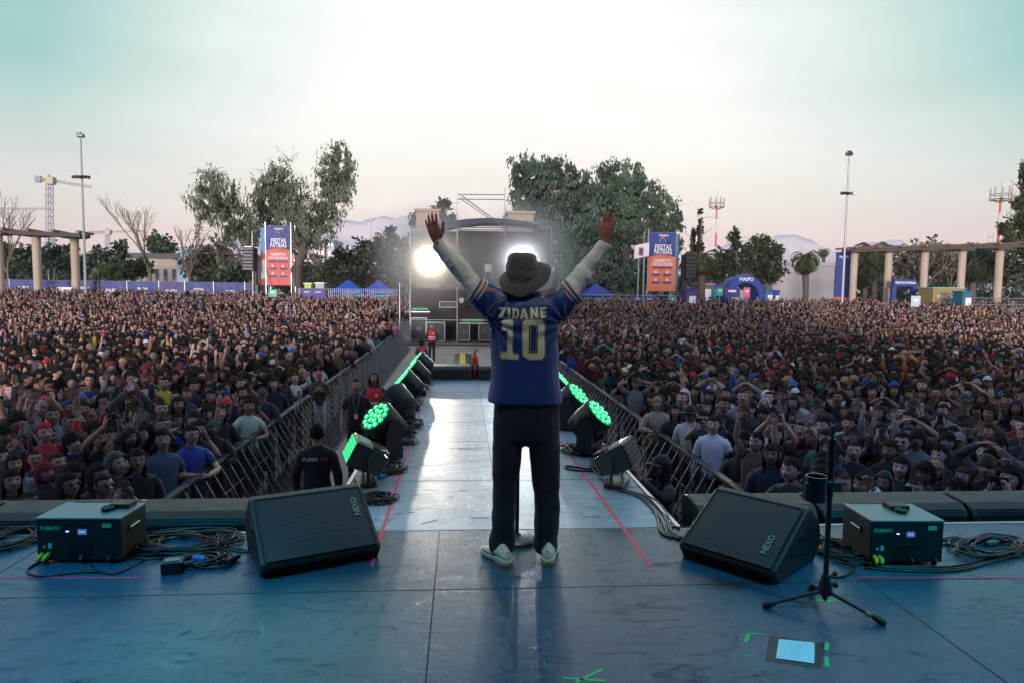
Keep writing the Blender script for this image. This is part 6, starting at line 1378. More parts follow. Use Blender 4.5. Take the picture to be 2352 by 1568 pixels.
def glasses_mesh(sun):
    b = MB()
    for s in (-1, 1):
        c = [HM @ V((s * .032 + .021 * math.cos(2 * math.pi * j / 12), -.104 + .006 * abs(math.cos(2 * math.pi * j / 12)), .014 + .016 * math.sin(2 * math.pi * j / 12))) for j in range(13)]
        b.tube(c, .0022, 4)
        if sun: b.rings([c[:-1], [p + V((0, -.003, 0)) for p in c[:-1]]])
        b.tube([HM @ V((s * .053, -.098, .018)), HM @ V((s * .078, -.02, .018)), HM @ V((s * .080, .01, .012))], .002, 4)
    b.tube([HM @ V((-.011, -.106, .018)), HM @ V((.011, -.106, .018))], .002, 4)
    return b.mesh('glasses', M_glassb, True)
# ------------------------------------------------------------------ the performer, seen from behind with both arms raised
PY = 4.06
def Pp(u, v, dy=0.0): return W(u, v, PY + dy)
PB = thing('person', 'performer from behind in blue number 10 shirt and grey bucket hat, both arms raised', 'person', (Pp(1205, 1300).x, PY, 0))
PMi_ = PM[PB.name].inverted(); PO = V(PB.location)
def remeshed(mb, name, m, voxel, parent, smooth_it=2, disp=None, keep=None):
    me = mb.mesh(name + '_raw', None); o = bpy.data.objects.new('tmp', me); COL.objects.link(o)
    md = o.modifiers.new('r', 'REMESH'); md.mode = 'VOXEL'; md.voxel_size = voxel; md.use_smooth_shade = True
    ms = o.modifiers.new('s', 'SMOOTH'); ms.factor = .5; ms.iterations = smooth_it
    dg = bpy.context.evaluated_depsgraph_get(); me2 = bpy.data.meshes.new_from_object(o.evaluated_get(dg)); bpy.data.objects.remove(o); bpy.data.meshes.remove(me)
    if disp:
        nrm = [v.normal.copy() for v in me2.vertices]
        for v, nn in zip(me2.vertices, nrm): v.co = v.co + nn * disp(v.co, nn)
    me2.name = name; me2.materials.clear(); me2.materials.append(m)
    me2.polygons.foreach_set('use_smooth', [True] * len(me2.polygons)); me2.update()
    o = bpy.data.objects.new(name, me2); COL.objects.link(o)
    if parent is not None:
        o.parent = parent; me2.transform(PM[parent.name].inverted())
    return o
def ell(cx, cy, cz, rx, ry, n=20, p=1.0, tilt=0.0):
    out = []
    for j in range(n):
        a = 2 * math.pi * j / n; ca, sa = math.cos(a), math.sin(a)
        out.append(V((cx + rx * math.copysign(abs(ca) ** p, ca), cy + ry * math.copysign(abs(sa) ** p, sa), cz + tilt * ca * rx)))
    return out
def ring_px(uL, uR, v, ry, dy=0.0, tilt=0.0, p=.9, n=24):
    a, c = Pp(uL, v, dy), Pp(uR, v, dy); return ell((a.x + c.x) / 2, PY + dy, (a.z + c.z) / 2, (c.x - a.x) / 2, ry, n, p, tilt)
# jersey torso + short sleeves
J = MB()
J.rings([ring_px(1119, 1292, 922, .150, 0, -.02), ring_px(1120, 1291, 905, .150), ring_px(1125, 1286, 875, .143), ring_px(1128, 1282, 830, .138), ring_px(1127, 1281, 785, .136), ring_px(1122, 1284, 745, .135),
         ring_px(1118, 1289, 720, .130), ring_px(1128, 1280, 700, .118, .005), ring_px(1142, 1266, 688, .100, .01), ring_px(1160, 1250, 678, .085, .02), ring_px(1168, 1243, 671, .072, .025)])
J.tube([Pp(1150, 712, .0), Pp(1128, 690, 0), Pp(1108, 678, -.005), Pp(1093, 668, -.01)], [.105, .098, .088, .077], 18, round_ends=False)
J.tube([Pp(1258, 712, 0), Pp(1284, 692, 0), Pp(1302, 680, -.005), Pp(1313, 671, -.01)], [.105, .096, .086, .077], 18)
def fold_j(co, nn):
    x, z = co.x - PO.x, co.z; d = 0.0
    d += .0055 * mn.noise(V((x * 7, co.y * 4, z * 2.2 + 3))) + .0035 * math.sin((x * 26 + z * 6) + 3 * mn.noise(V((x * 4, 0, z * 3)))) * max(0, min(1, (1.05 - z) * 2))
    for s in (-1, 1):   # folds radiating from the raised shoulders
        px, pz = s * .215, 1.44; r_ = math.hypot(x - px, z - pz); a = math.atan2(z - pz, (x - px) * s)
        if r_ < .42: d += .0085 * math.sin(a * 11 + 1.3 * s + 3 * mn.noise(V((x * 5, 2, z * 5)))) * math.exp(-(r_ / .20) ** 2)
    d += .006 * mn.noise(V((x * 12, co.y * 8, z * 5))) 
    return d
M_jersey = mat('blue_jersey_cloth', (.003, .038, .22), .55, var=.10, scale=6, bump=.15, bscale=320, sheen=.3)
jersey = remeshed(J, 'jersey', M_jersey, .0085, PB, 3, fold_j)
tree_j = BVHTree.FromObject(jersey, bpy.context.evaluated_depsgraph_get())   # local coords of the thing
def on_back(x, z, off=.0025):
    """point on the back of the shirt (towards -y) at local x,z"""
    h, nn, i, dd = tree_j.ray_cast(V((x, -1.0, z)), V((0, 1, 0)))
    if h is None: h, nn, i, dd = tree_j.find_nearest(V((x, -.15, z)))
    return h + nn * off, nn
def loc(u, v):
    p = Pp(u, v, -.13); return p.x - PO.x, p.z
def print_poly(polys, holes, m, name, off, cell=.006):
    """flat print following the cloth: outline polygons in picture px measured on the shirt"""
    b = MB()
    for pi_, pl in enumerate(polys):
        cu = bpy.data.curves.new('c', 'CURVE'); cu.dimensions = '2D'; cu.fill_mode = 'BOTH'
        for q in [pl] + (holes[pi_] if holes else []):
            sp_ = cu.splines.new('POLY'); sp_.points.add(len(q) - 1); sp_.use_cyclic_u = True
            for k, (u, v) in enumerate(q): x, z = loc(u, v); sp_.points[k].co = (x, z, 0, 1)
        o = bpy.data.objects.new('c', cu); COL.objects.link(o); me = bpy.data.meshes.new_from_object(o.evaluated_get(bpy.context.evaluated_depsgraph_get())); bpy.data.objects.remove(o)
        bm = bmesh.new(); bm.from_mesh(me); xs_ = [v.co.x for v in bm.verts]; zs_ = [v.co.y for v in bm.verts]
        for ax, lo, hi in ((0, min(xs_), max(xs_)), (1, min(zs_), max(zs_))):
            k = lo + cell
            while k < hi:
                co = V((0, 0, 0)); co[ax] = k; no = V((0, 0, 0)); no[ax] = 1
                bmesh.ops.bisect_plane(bm, geom=bm.verts[:] + bm.edges[:] + bm.faces[:], plane_co=co, plane_no=no); k += cell
        bm.verts.index_update(); pts = [on_back(v.co.x, v.co.y, off)[0] for v in bm.verts]; b.add(pts, [[v.index for v in f.verts] for f in bm.faces]); bm.free()
    # make sure faces look out of the back
    for i, f in enumerate(b.f):
        p0, p1, p2 = (V(b.v[k]) for k in f[:3])
        if (p1 - p0).cross(p2 - p0).y > 0: b.f[i] = tuple(reversed(f))
    return b.build(name, m, PB, smooth=True)
M_cream = mat('cream_print', (.68, .70, .50), .5, var=.08, scale=12); M_ink = mat('dark_print_outline', (.006, .008, .02), .5, var=0)
def grow(poly, d):
    cx = sum(p[0] for p in poly) / len(poly); cy = sum(p[1] for p in poly) / len(poly)
    out = []
    n = len(poly); area = sum(poly[i][0] * poly[(i + 1) % n][1] - poly[(i + 1) % n][0] * poly[i][1] for i in range(n)); sg = 1 if area > 0 else -1
    for i in range(n):
        a, c, e_ = V((*poly[i - 1], 0)), V((*poly[i], 0)), V((*poly[(i + 1) % n], 0)); d1 = (c - a).normalized(); d2 = (e_ - c).normalized(); n1 = V((d1.y, -d1.x, 0)) * sg; n2 = V((d2.y, -d2.x, 0)) * sg
        m_ = (n1 + n2); m_ = m_.normalized() / max(.5, m_.normalized().dot(n1)) if m_.length > .01 else n1; out.append((c.x + m_.x * d, c.y + m_.y * d))
    return out
def cr(pts): return [(964.7 + x * .32227, 459.4 + y * .32227) for x, y in pts]
one = cr([(580, 868), (604, 852), (658, 850), (664, 862), (662, 1075), (668, 1092), (700, 1096), (704, 1112), (700, 1136), (590, 1132), (574, 1120), (584, 1072), (604, 1082), (622, 1074), (624, 930), (608, 934), (582, 930), (590, 908)])
zero_o = cr([(748, 852), (872, 852), (892, 878), (890, 1108), (866, 1136), (776, 1137), (730, 1108), (728, 878)]); zero_i = cr([(786, 905), (830, 905), (826, 1078), (784, 1078)])
print_poly([grow(one, 1.7), grow(zero_o, 1.7)], [[], [grow(zero_i, -2.0)]], M_ink, 'number_outline', .0016)
print_poly([grow(one, -.9), grow(zero_o, -.9)], [[], [grow(zero_i, 3.2)]], M_cream, 'number_print', .0030)
print_poly([grow(zero_o, .8), grow(one, .8)], [[grow(zero_o, .1)], [grow(one, .1)]], M_cream, 'number_edge_line', .0030)
print_poly([grow(zero_i, .2)], [[grow(zero_i, -.5)]], M_cream, 'number_inner_line', .0030)
L_Z = [(565, 766), (620, 770), (608, 796), (592, 828), (618, 836), (615, 845), (567, 838), (570, 820), (588, 786), (585, 782), (566, 782)]
L_I = [(628, 772), (646, 774), (642, 846), (625, 844)]
L_D = [(660, 774), (694, 776), (706, 790), (704, 832), (690, 846), (658, 846)]; L_Dh = [(676, 790), (686, 792), (690, 798), (688, 826), (684, 832), (675, 832)]
L_A = [(728, 778), (748, 778), (774, 846), (754, 848), (750, 834), (734, 834), (732, 847), (714, 846)]; L_Ah = [(738, 798), (745, 822), (735, 822)]
L_N = [(786, 770), (804, 769), (826, 812), (824, 768), (842, 767), (842, 840), (826, 842), (804, 806), (806, 846), (788, 846)]
L_E = [(858, 766), (904, 766), (903, 780), (876, 782), (876, 796), (898, 796), (897, 810), (876, 811), (877, 826), (898, 824), (895, 840), (860, 844)]
nm_ = [cr(x) for x in (L_Z, L_I, L_D, L_A, L_N, L_E)]; hl_ = [[], [], [cr(L_Dh)], [cr(L_Ah)], [], []]
print_poly([grow(x, .35) for x in nm_], hl_, M_cream, 'name_print', .0028)
def shirt_line(pts, r_, m, name, n=7, flat=.45):
    b = MB(); P = [V(p + (0,)) if len(p) == 2 else V(p) for p in pts]; P = smoothline(P, 6); q = []
    for p in P: x, z = loc(p.x, p.y); h, nn = on_back(x, z, r_ * .2); q.append(h)
    b.tube(q, r_, 5); return b.build(name, m, PB, smooth=True)
M_pipe = mat('red_white_piping', (.55, .16, .18), .5); M_wband = mat('white_trim', (.58, .60, .58), .5); M_rband = mat('red_trim', (.42, .03, .04), .5)
shirt_line(cr([(640, 676), (632, 706), (606, 712), (560, 728), (520, 752), (492, 790), (480, 840), (482, 862)]), .0026, M_pipe, 'raglan_piping')
shirt_line(cr([(882, 690), (898, 720), (908, 745), (940, 752), (972, 776), (992, 812), (1000, 846), (996, 870)]), .0026, M_pipe, 'raglan_piping')
for k, (m, o) in enumerate(((M_wband, -1.2), (M_rband, .6), (M_wband, 2.4))):
    shirt_line([(u + .25 * o, v + 1.6 * o) for u, v in cr([(634, 682), (600, 676), (560, 660), (520, 640), (480, 634), (452, 612), (440, 588)])], .0042, m, 'shoulder_stripe')
    shirt_line([(u - .25 * o, v + 1.6 * o) for u, v in cr([(868, 688), (900, 676), (940, 654), (980, 646), (1010, 620), (1034, 612), (1044, 600)])], .0042, m, 'shoulder_stripe')
def cuff(c0, c1, r0, m, name, off):
    c0 = V(c0); c1 = V(c1); d = (c1 - c0).normalized(); x, y = basis(d); b = MB(); n = 26
    for t0, t1 in ((0, 1),):
        ring = lambda t: [c0.lerp(c1, t) - PO + (x * math.cos(2 * math.pi * j / n) + y * math.sin(2 * math.pi * j / n)) * (r0 + .0015 * math.sin(j * 2.2)) for j in range(n)]
        b.rings([ring(0), ring(1)])
    return b.build(name, m, PB, smooth=40)
A0, A1 = Pp(1108, 678, -.005), Pp(1093, 668, -.01); B0, B1 = Pp(1302, 680, -.005), Pp(1313, 671, -.01)
for (p, q) in ((A0, A1), (B0, B1)):
    d = (q - p).normalized()
    for (t0, t1, m, rr) in ((-.034, -.022, M_wband, .086), (-.022, -.011, M_rband, .0845), (-.011, .004, M_wband, .083), (.004, .014, M_jersey, .0815)):
        cuff(q + d * t0, q + d * t1, rr, m, 'cuff_band', 0)
# collar
b = MB()
for (r_, z_, mm) in ((.0, 0, 0),): pass
cpx = [(1163, 678), (1166, 670), (1175, 666), (1186, 669), (1200, 672), (1216, 673), (1232, 669), (1242, 668)]
for k, (m, o) in enumerate(((M_wband, -1.6), (M_rband, .3), (M_wband, 1.6))):
    b = MB(); P = []
    for j in range(28):
        a = 2 * math.pi * j / 27; c_ = Pp(1204, 674 + o * .9, .02); P.append(V((c_.x + .097 * math.cos(a), c_.y - .075 * math.sin(a) - .012, c_.z + .004 * math.sin(a * 3))) - PO)
    b.tube(P, .0065, 6); b.build('collar_band', m, PB, smooth=True)
for i, u in enumerate((1197, 1204, 1211)):
    x, z = loc(u, 690); h, nn = on_back(x, z, .003); text('F', .016, mat('dark_green_badge', (.03, .16, .10), .6), PB, frame(h, (1, 0, 0), (0, 0, 1)), 'small_lettering', .0006, .0003)

# long white sleeves
M_under = mat('off_white_sleeve', (.74, .75, .72), .7, var=.07, scale=8, bump=.1, bscale=90, sheen=.9)
def sleeve(pts):
    """pts: list of (u,v upper edge),(u,v lower edge),dy"""
    b = MB(); rs = []
    P = [(Pp(*a, dy), Pp(*c, dy)) for a, c, dy in pts]
    for i, (a, c) in enumerate(P):
        mid = (a + c) / 2; r_ = (a - c).length / 2; up = (a - c).normalized(); rs.append([mid + up * r_ * math.cos(2 * math.pi * j / 22) + V((0, 1, 0)) * r_ * .95 * math.sin(2 * math.pi * j / 22) for j in range(22)])
    b.rings(rs); return b
def fold_s(co, nn):
    f = mn.noise(V((co.x * 13, co.y * 9, co.z * 13))) * .004 - .006 * abs(mn.noise(V((co.x * 18, co.y * 8, co.z * 18 + 4))))
    a = (co.x - PO.x); s = 1 if a > 0 else -1; t = abs(a) * .8 + co.z * .6; k = (abs(a) * .7 - co.z * .75)
    f += .0016 * math.sin(t * 80 + k * 40 + 14 * mn.noise(V((co.x * 4, co.y * 7, co.z * 4)))) * (.35 + .65 * max(0, min(1, 1.6 - abs(abs(a) - .38) * 7))) 
    return f
SL = sleeve([((1112, 655), (1094, 690), -.01), ((1098, 634), (1082, 688), -.01), ((1085, 621), (1068, 668), 0), ((1074, 601), (1052, 646), .01), ((1058, 588), (1036, 628), .01), ((1042, 575), (1022, 610), .01), ((1026, 561), (1009, 590), .015), ((1018, 548), (996, 574), .02), ((1012, 544), (992, 567), .02)])
sl = remeshed(SL, 'long_sleeve', M_under, .007, PB, 2, fold_s)
SR = sleeve([((1292, 655), (1312, 690), -.01), ((1299, 640), (1327, 688), -.01), ((1308, 631), (1342, 662), 0), ((1319, 618), (1357, 645), 0), ((1329, 606), (1363, 627), .01), ((1344, 590), (1376, 610), .01), ((1359, 574), (1389, 590), .01), ((1369, 561), (1399, 576), .01), ((1377, 552), (1404, 566), .01)])
sr = remeshed(SR, 'long_sleeve', M_under, .007, PB, 2, fold_s)

# trousers
M_trs = mat('black_trousers', (.008, .012, .026), .75, var=.15, scale=5, bump=.1, bscale=200, sheen=.08)
T = MB()
T.rings([ring_px(1134, 1284, 895, .120), ring_px(1131, 1286, 930, .135), ring_px(1129, 1287, 975, .135), ring_px(1129, 1287, 1005, .125), ring_px(1140, 1276, 1018, .10)])
T.rings([ring_px(1131, 1206, 975, .105), ring_px(1128, 1206, 1015, .108), ring_px(1129, 1200, 1048, .100), ring_px(1130, 1189, 1107, .086), ring_px(1129, 1185, 1166, .084), ring_px(1125, 1184, 1225, .090), ring_px(1123, 1183, 1256, .095, .01), ring_px(1126, 1180, 1270, .09, .01)])
T.rings([ring_px(1208, 1287, 975, .105), ring_px(1209, 1288, 1015, .108), ring_px(1216, 1287, 1054, .100), ring_px(1222, 1288, 1100, .088), ring_px(1226, 1287, 1137, .085), ring_px(1227, 1284, 1205, .084), ring_px(1226, 1282, 1245, .090, .01), ring_px(1230, 1277, 1262, .08, .01)])
def fold_t(co, nn):
    x, z = co.x - PO.x, co.z
    return -.008 * abs(mn.noise(V((x * 11, co.y * 6, z * 2.2 + 5)))) - .006 * abs(mn.noise(V((x * 7, co.y * 5, z * 11)))) + .007 * mn.noise(V((x * 9, co.y * 6, z * 3.5))) + .006 * math.sin(z * 34 + 5 * mn.noise(V((x * 5, co.y * 5, 0)))) * max(0, 1 - abs(z - .14) * 5) + .004 * mn.noise(V((x * 18, co.y * 10, z * 9)))
remeshed(T, 'trousers', M_trs, .009, PB, 1, fold_t)

# body: one continuous skinned surface (head, neck, trunk, arms with hands, legs)
M_dskin = mat('brown_skin', (.42, .16, .11), .5, var=.12, scale=30, bump=.12, bscale=120)
B = MB()
hM = Matrix.Translation(Pp(1199, 640, .03)) @ Matrix.Rotation(math.pi, 4, 'Z') @ Matrix.Rotation(rad(6), 4, 'X')
hv, hf, hc = head_geo(40, 30); B.add([hM @ v for v in hv], hf); ears(B, hM)
B.tube([Pp(1204, 715, .02), Pp(1203, 690, .02), Pp(1201, 668, .03)], [.075, .062, .058], 14)
B.rings([ring_px(1150, 1262, 925, .10), ring_px(1145, 1266, 800, .10), ring_px(1140, 1270, 730, .10), ring_px(1150, 1258, 700, .08), ring_px(1185, 1222, 685, .05)])
for s, pts in ((-1, [(1145, 712), (1110, 682), (1073, 642), (1047, 608), (1018, 576), (1003, 556)]), (1, [(1262, 712), (1296, 682), (1325, 645), (1346, 617), (1374, 582), (1391, 556)])):
    B.tube([Pp(u, v, 0) for u, v in pts], [.055, .05, .030, .026, .022, .022], 12)
for s, pts in ((-1, [(1165, 950), (1160, 1050), (1157, 1140), (1156, 1240), (1158, 1285)]), (1, [(1245, 950), (1250, 1050), (1256, 1140), (1258, 1240), (1258, 1285)])): B.tube([Pp(u, v, 0) for u, v in pts], [.08, .065, .05, .038, .036], 12)
def long_hand(Wp, d, nrm, side, sc, curl, spread): hand_geo(B, Wp, d, nrm, side, sc, curl, spread, 8, .45)
# right hand: back of the hand to the camera, thumb inwards (left)
hand_geo(B, Pp(1391, 551, .0), Pp(1407, 478) - Pp(1391, 551), (0, 1, 0), 1, 1.02, .06, .13, 9, .45)
# left hand: seen more edge on, tips leaning left, thumb on the right
hand_geo(B, Pp(1004, 556, .01), Pp(983, 486) - Pp(1004, 556), (.45, .9, .1), -1, 1.02, .10, .16, 9, .7)
remeshed(B, 'body', M_dskin, .0036, PB, 1)

# bucket hat
M_hat = mat('grey_olive_canvas', (.075, .080, .080), .85, var=.14, scale=10, bump=.25, bscale=240, sheen=.2)
def closed_curve(pts, n):
    P = [Pp(u, v, dy) for u, v, dy in pts]; k = len(P); out = []
    for j in range(n):
        t = j * k / n; i = int(t); f = t - i; p0, p1, p2, p3 = P[(i - 1) % k], P[i % k], P[(i + 1) % k], P[(i + 2) % k]
        out.append(.5 * ((2 * p1) + (p2 - p0) * f + (2 * p0 - 5 * p1 + 4 * p2 - p3) * f * f + (p1 * 3 - p0 - p2 * 3 + p3) * f ** 3))
    return out
nb = 72; D0 = .03
seam = closed_curve([(1235, 606, D0), (1226, 636, D0 - .08), (1199, 651, D0 - .115), (1172, 645, D0 - .085), (1164, 628, D0), (1174, 618, D0 + .08), (1200, 610, D0 + .115), (1227, 603, D0 + .08)], nb)
edge = closed_curve([(1266, 619, D0 + .01), (1251, 653, D0 - .10), (1201, 681, D0 - .155), (1161, 671, D0 - .12), (1146, 647, D0), (1155, 632, D0 + .11), (1200, 626, D0 + .18), (1247, 607, D0 + .12)], nb)
top = Pp(1197, 579.5, D0 - .005); cen = sum(seam, V()) / nb
Hm = MB(); rs = []
for t, f in ((0, 1.0), (.18, 1.0), (.40, .985), (.62, .93), (.80, .84), (.92, .70), (.985, .50), (1.0, .25)):
    rs.append([cen.lerp(top, t) + (p - cen) * f - V((0, 0, (p - cen).z * f * t * .9)) for p in seam])
Hm.rings(rs, cap=True)
def brim(t, j):
    a = 2 * math.pi * j / nb; p = seam[j % nb].lerp(edge[j % nb], t); return p + V((0, -.006 * math.sin(math.pi * t), .004 * math.sin(math.pi * t) + .0022 * math.sin(a * 7) * t))
Hb = MB(); rs = [[brim(t, j) for j in range(nb)] for t in (-.05, 0, .2, .4, .6, .8, .95, 1.0)]
rs2 = [[p - V((0, 0, .004)) + V((0, .003, 0)) for p in r_] for r_ in rs[::-1]]
def fold_h(co, nn): return .006 * mn.noise(V((co.x * 16, co.y * 16, co.z * 26))) + .0035 * mn.noise(V((co.x * 34, co.y * 30, co.z * 48)))
hat = remeshed(Hm, 'bucket_hat', M_hat, .006, PB, 2, fold_h)
Hb.rings(rs + rs2, cap=False); Hb.build('hat_brim', M_hat, PB, smooth=50, world=True).parent = hat
b = MB()
for t in (.2, .4, .6, .8, .96): b.tube([brim(t, j) + V((0, -.001, .0006)) for j in range(nb + 1)], .0008, 4)
b.build('brim_stitching', mat('hat_thread', (.12, .13, .13), .8), PB, smooth=True, world=True).parent = hat
b = MB(); b.tube([p + (p - cen) * .012 + V((0, 0, .004)) for p in seam] + [seam[0]], .0035, 5); b.build('hat_seam', M_hat, PB, smooth=True, world=True).parent = hat

# trainers
M_shoe = mat('pale_grey_green_trainer', (.62, .60, .46), .55, var=.10, scale=14, bump=.15, bscale=80); M_sole = mat('trainer_sole', (.55, .58, .50), .4); M_gum = mat('amber_air_sole', (.40, .17, .03), .18, var=.3, scale=20, coat=.5); M_tab = mat('pink_heel_tab', (.62, .25, .18), .6)
def fine(rows, k=4):
    out = []; n = len(rows)
    for i in range(n - 1):
        p0, p1, p2, p3 = (rows[max(0, i - 1)], rows[i], rows[i + 1], rows[min(n - 1, i + 2)])
        for j in range(k):
            t = j / k; out.append(tuple(.5 * (2 * b_ + (c_ - a_) * t + (2 * a_ - 5 * b_ + 4 * c_ - d_) * t * t + (3 * b_ - a_ - 3 * c_ + d_) * t ** 3) for a_, b_, c_, d_ in zip(p0, p1, p2, p3)))
    return out + [rows[-1]]
def shoe(heel, ang, name='trainer'):
    heel = heel + V((0, .03, 0)); M_ = Matrix.Translation(heel - PO) @ Matrix.Rotation(ang, 4, 'Z')   # shoe points to +y locally, heel at origin
    b = MB(); rs = []
    for (y, wl, h, zb) in fine(((-.014, .010, .055, .04), (-.010, .024, .066, .036), (.0, .034, .088, .030), (.03, .040, .112, .028), (.06, .041, .122, .028), (.09, .041, .105, .026), (.13, .041, .074, .022), (.17, .046, .064, .018), (.21, .047, .054, .016), (.25, .040, .044, .016), (.275, .026, .034, .018), (.285, .012, .028, .02))):
        rs.append([M_ @ V((wl * math.cos(a_) * (1.0 if math.sin(a_) < .3 else .80 - .25 * max(0, math.sin(a_) - .3)), y, zb + (h - zb) * (.5 + .5 * math.sin(a_)))) for a_ in [2 * math.pi * j / 18 for j in range(18)]])
    b.rings(rs); up = b.build('trainer', M_shoe, PB, smooth=True)
    b = MB(); rs = []
    for (y, wl, z0, z1) in fine(((-.022, .012, .02, .034), (-.018, .022, .018, .036), (-.008, .036, .010, .044), (.03, .043, .010, .046), (.09, .041, .012, .040), (.13, .043, .006, .030), (.20, .050, .003, .026), (.25, .046, .003, .024), (.285, .030, .008, .026), (.296, .012, .014, .026))):
        rs.append([M_ @ V(q) for q in ((-wl, y, z0 + .004), (-wl * .9, y, z0), (wl * .9, y, z0), (wl, y, z0 + .004), (wl, y, z1 - .003), (wl * .92, y, z1), (-wl * .92, y, z1), (-wl, y, z1 - .003))])
    b.rings(rs); s1 = b.build('midsole', M_sole, PB, smooth=45); s1.parent = up
    b = MB(); rs = []
    for (y, wl) in fine(((-.022, .008), (-.018, .024), (-.010, .037), (.03, .044), (.08, .042), (.115, .036))):
        rs.append([M_ @ V(q) for q in ((-wl * .94, y, .002), (wl * .94, y, .002), (wl, y, .010), (wl * .97, y, .017), (-wl * .97, y, .017), (-wl, y, .010))])
    b.rings(rs); s2 = b.build('air_sole', M_gum, PB, smooth=45); s2.parent = up
    b = MB(); b.box(M_ @ V((0, -.001, .078)), (.020, .008, .018), Matrix.Rotation(ang, 3, 'Z'), bev=.004); s3 = b.build('heel_tab', M_tab, PB); s3.parent = up
    b = MB(); s_ = -1
    b.tube([M_ @ V((-.045, .175, .042)), M_ @ V((-.0455, .19, .036)), M_ @ V((-.045, .215, .046))], [.002, .004, .001], 5); s5 = b.build('side_mark', M_ink, PB); s5.parent = up
shoe(G(1166, 1304), rad(27)); shoe(G(1259, 1301), rad(-12))

# ------------------------------------------------------------------ staff in the pit and on the aisle
def staff(name_label, x, y, z0, rz, pose, hair, haircol, topcol, trcol, skin=(.38, .22, .15), scale=1.0, sleeve='long', vest=None, extra=None, cat='person'):
    t = thing('person', name_label, cat, (x, y, z0), rz); t.scale = (scale,) * 3
    bm_, tm, rm = person_meshes(pose, sleeve); t2 = []
    for nm, me, c in (('body', bm_, skin), ('top', tm, topcol), ('trousers', rm, trcol)):
        o = bpy.data.objects.new(nm, me); COL.objects.link(o); o.parent = t; o.color = (*c, 1)
    h = shell(hair).build('hair' if hair not in ('cap', 'hood', 'beanie', 'bucket') else ('cap' if hair == 'cap' else hair), M_hairO if hair not in ('cap', 'hood', 'beanie', 'bucket') else M_clothO, t, smooth=True); h.color = (*haircol, 1)
    if vest:
        b = MB(); m = 18
        b.rings([[V((rx * math.cos(2 * math.pi * j / m), oy + ry * math.sin(2 * math.pi * j / m), z)) for j in range(m)] for (z, rx, ry, oy) in ((.90, .182, .130, 0), (1.08, .172, .125, 0), (1.22, .186, .132, 0), (1.33, .198, .126, .005), (1.40, .180, .102, .01), (1.43, .13, .086, .012))]); b.build('red_vest', mat('red_vest_cloth', (.55, .03, .04), .7, var=.15, bump=.2), t, smooth=True)
        b = MB()
        for z in (1.00, 1.10): b.rings([[V((.187 * math.cos(2 * math.pi * j / m), .134 * math.sin(2 * math.pi * j / m), z + q)) for j in range(m)] for q in (0, .035)], cap=False)
        b.build('reflective_band', mat('reflective_white', (.75, .72, .68), .4), t, smooth=True)
        b = MB(); b.cyl((.08, -.128, 1.28), (.08, -.138, 1.28), .032, 10); b.build('vest_badge', mat('reflective_white', (.75, .72, .68), .4), t)
    if extra: extra(t)
    return t
def ex_fuma(t):
    M = frame((0, .125, 1.32), (-1, 0, 0), (0, 0, 1))
    text('FUMA', .062, mat('shirt_white_print', (.6, .62, .65), .6), t, M @ Matrix.Translation((-.065, 0, 0)), 'lettering', .002, .002, sx=1.15); text('FX', .062, mat('shirt_red_print', (.6, .08, .12), .6), t, M @ Matrix.Translation((.10, 0, 0)), 'lettering', .002, .002, sx=1.15)
def ex_lan(t):
    b = MB(); b.tube([(.05, -.075, 1.45), (.045, -.122, 1.33), (0, -.128, 1.14)], .004, 4); b.tube([(-.05, -.075, 1.45), (-.045, -.122, 1.33), (0, -.128, 1.14)], .004, 4); b.build('lanyard', mat('lanyard_grey', (.25, .28, .3), .6), t)
    b = MB(); b.box((0, -.133, 1.09), (.06, .006, .085), bev=.002); b.build('badge', mat('reflective_white', (.75, .72, .68), .4), t)
def ex_cam(t):
    b = MB(); b.box((.17, -.13, 1.18), (.012, .10, .10)); b.build('sleeve_print', mat('shirt_white_print', (.6, .62, .65), .6), t)
black = (.012, .013, .018)
staff('crew member seen from behind in a black hoodie with white and red back lettering', -1.78, 8.5, GZ, rad(184), 'arms down', 'cropped', (.01, .009, .009), black, (.03, .05, .09), scale=1.02, extra=ex_fuma)
staff('security guard in black with lanyard and white badge behind the moving head lights', -1.92, 12.6, GZ, rad(6), 'arms down', 'cropped', (.01, .009, .009), black, black, scale=1.03, sleeve='short', extra=ex_lan)
staff('steward in a dark hood and red vest standing behind the security guard', -1.78, 14.1, GZ, rad(-10), 'arms down', 'hood', (.03, .035, .05), (.02, .02, .03), black, vest=True, scale=1.0)
staff('steward in a red vest standing alone on the aisle in front of the control tower', -1.45, 33.4, GZ, 0, 'arms down', 'cropped', (.02, .015, .012), black, black, vest=True, scale=1.03)
staff('photographer in black cap with long hair holding up a camera right of the runway', 2.13, 7.0, GZ, rad(-70), 'holding up a phone', 'long', (.012, .010, .010), black, black, scale=.98, extra=ex_cam)
# her cap and her camera
ph = [o for o in scene.objects if o.get('label', '').startswith('photographer')][0]
o = shell('cap').build('cap', M_clothO, ph, smooth=True); o.color = (.015, .015, .02, 1); o.scale = (1.04, 1.04, 1.005)
PMx = Matrix.Translation(V(ph.location)) @ Matrix.Rotation(rad(-70), 4, 'Z')
t = thing('camera', 'black camera held up by the photographer in the pit', 'camera', PMx @ V((.0, -.42, 1.57)), rad(-70)); b = MB(); b.box((0, 0, 0), (.14, .06, .09), bev=.012); b.box((0, 0, .055), (.05, .05, .03), bev=.008); b.build('camera_body', M_gear2, t); b = MB(); b.cyl((0, -.03, 0), (0, -.13, 0), .035, 14, .04); b.build('lens_barrel', M_gear2, t)
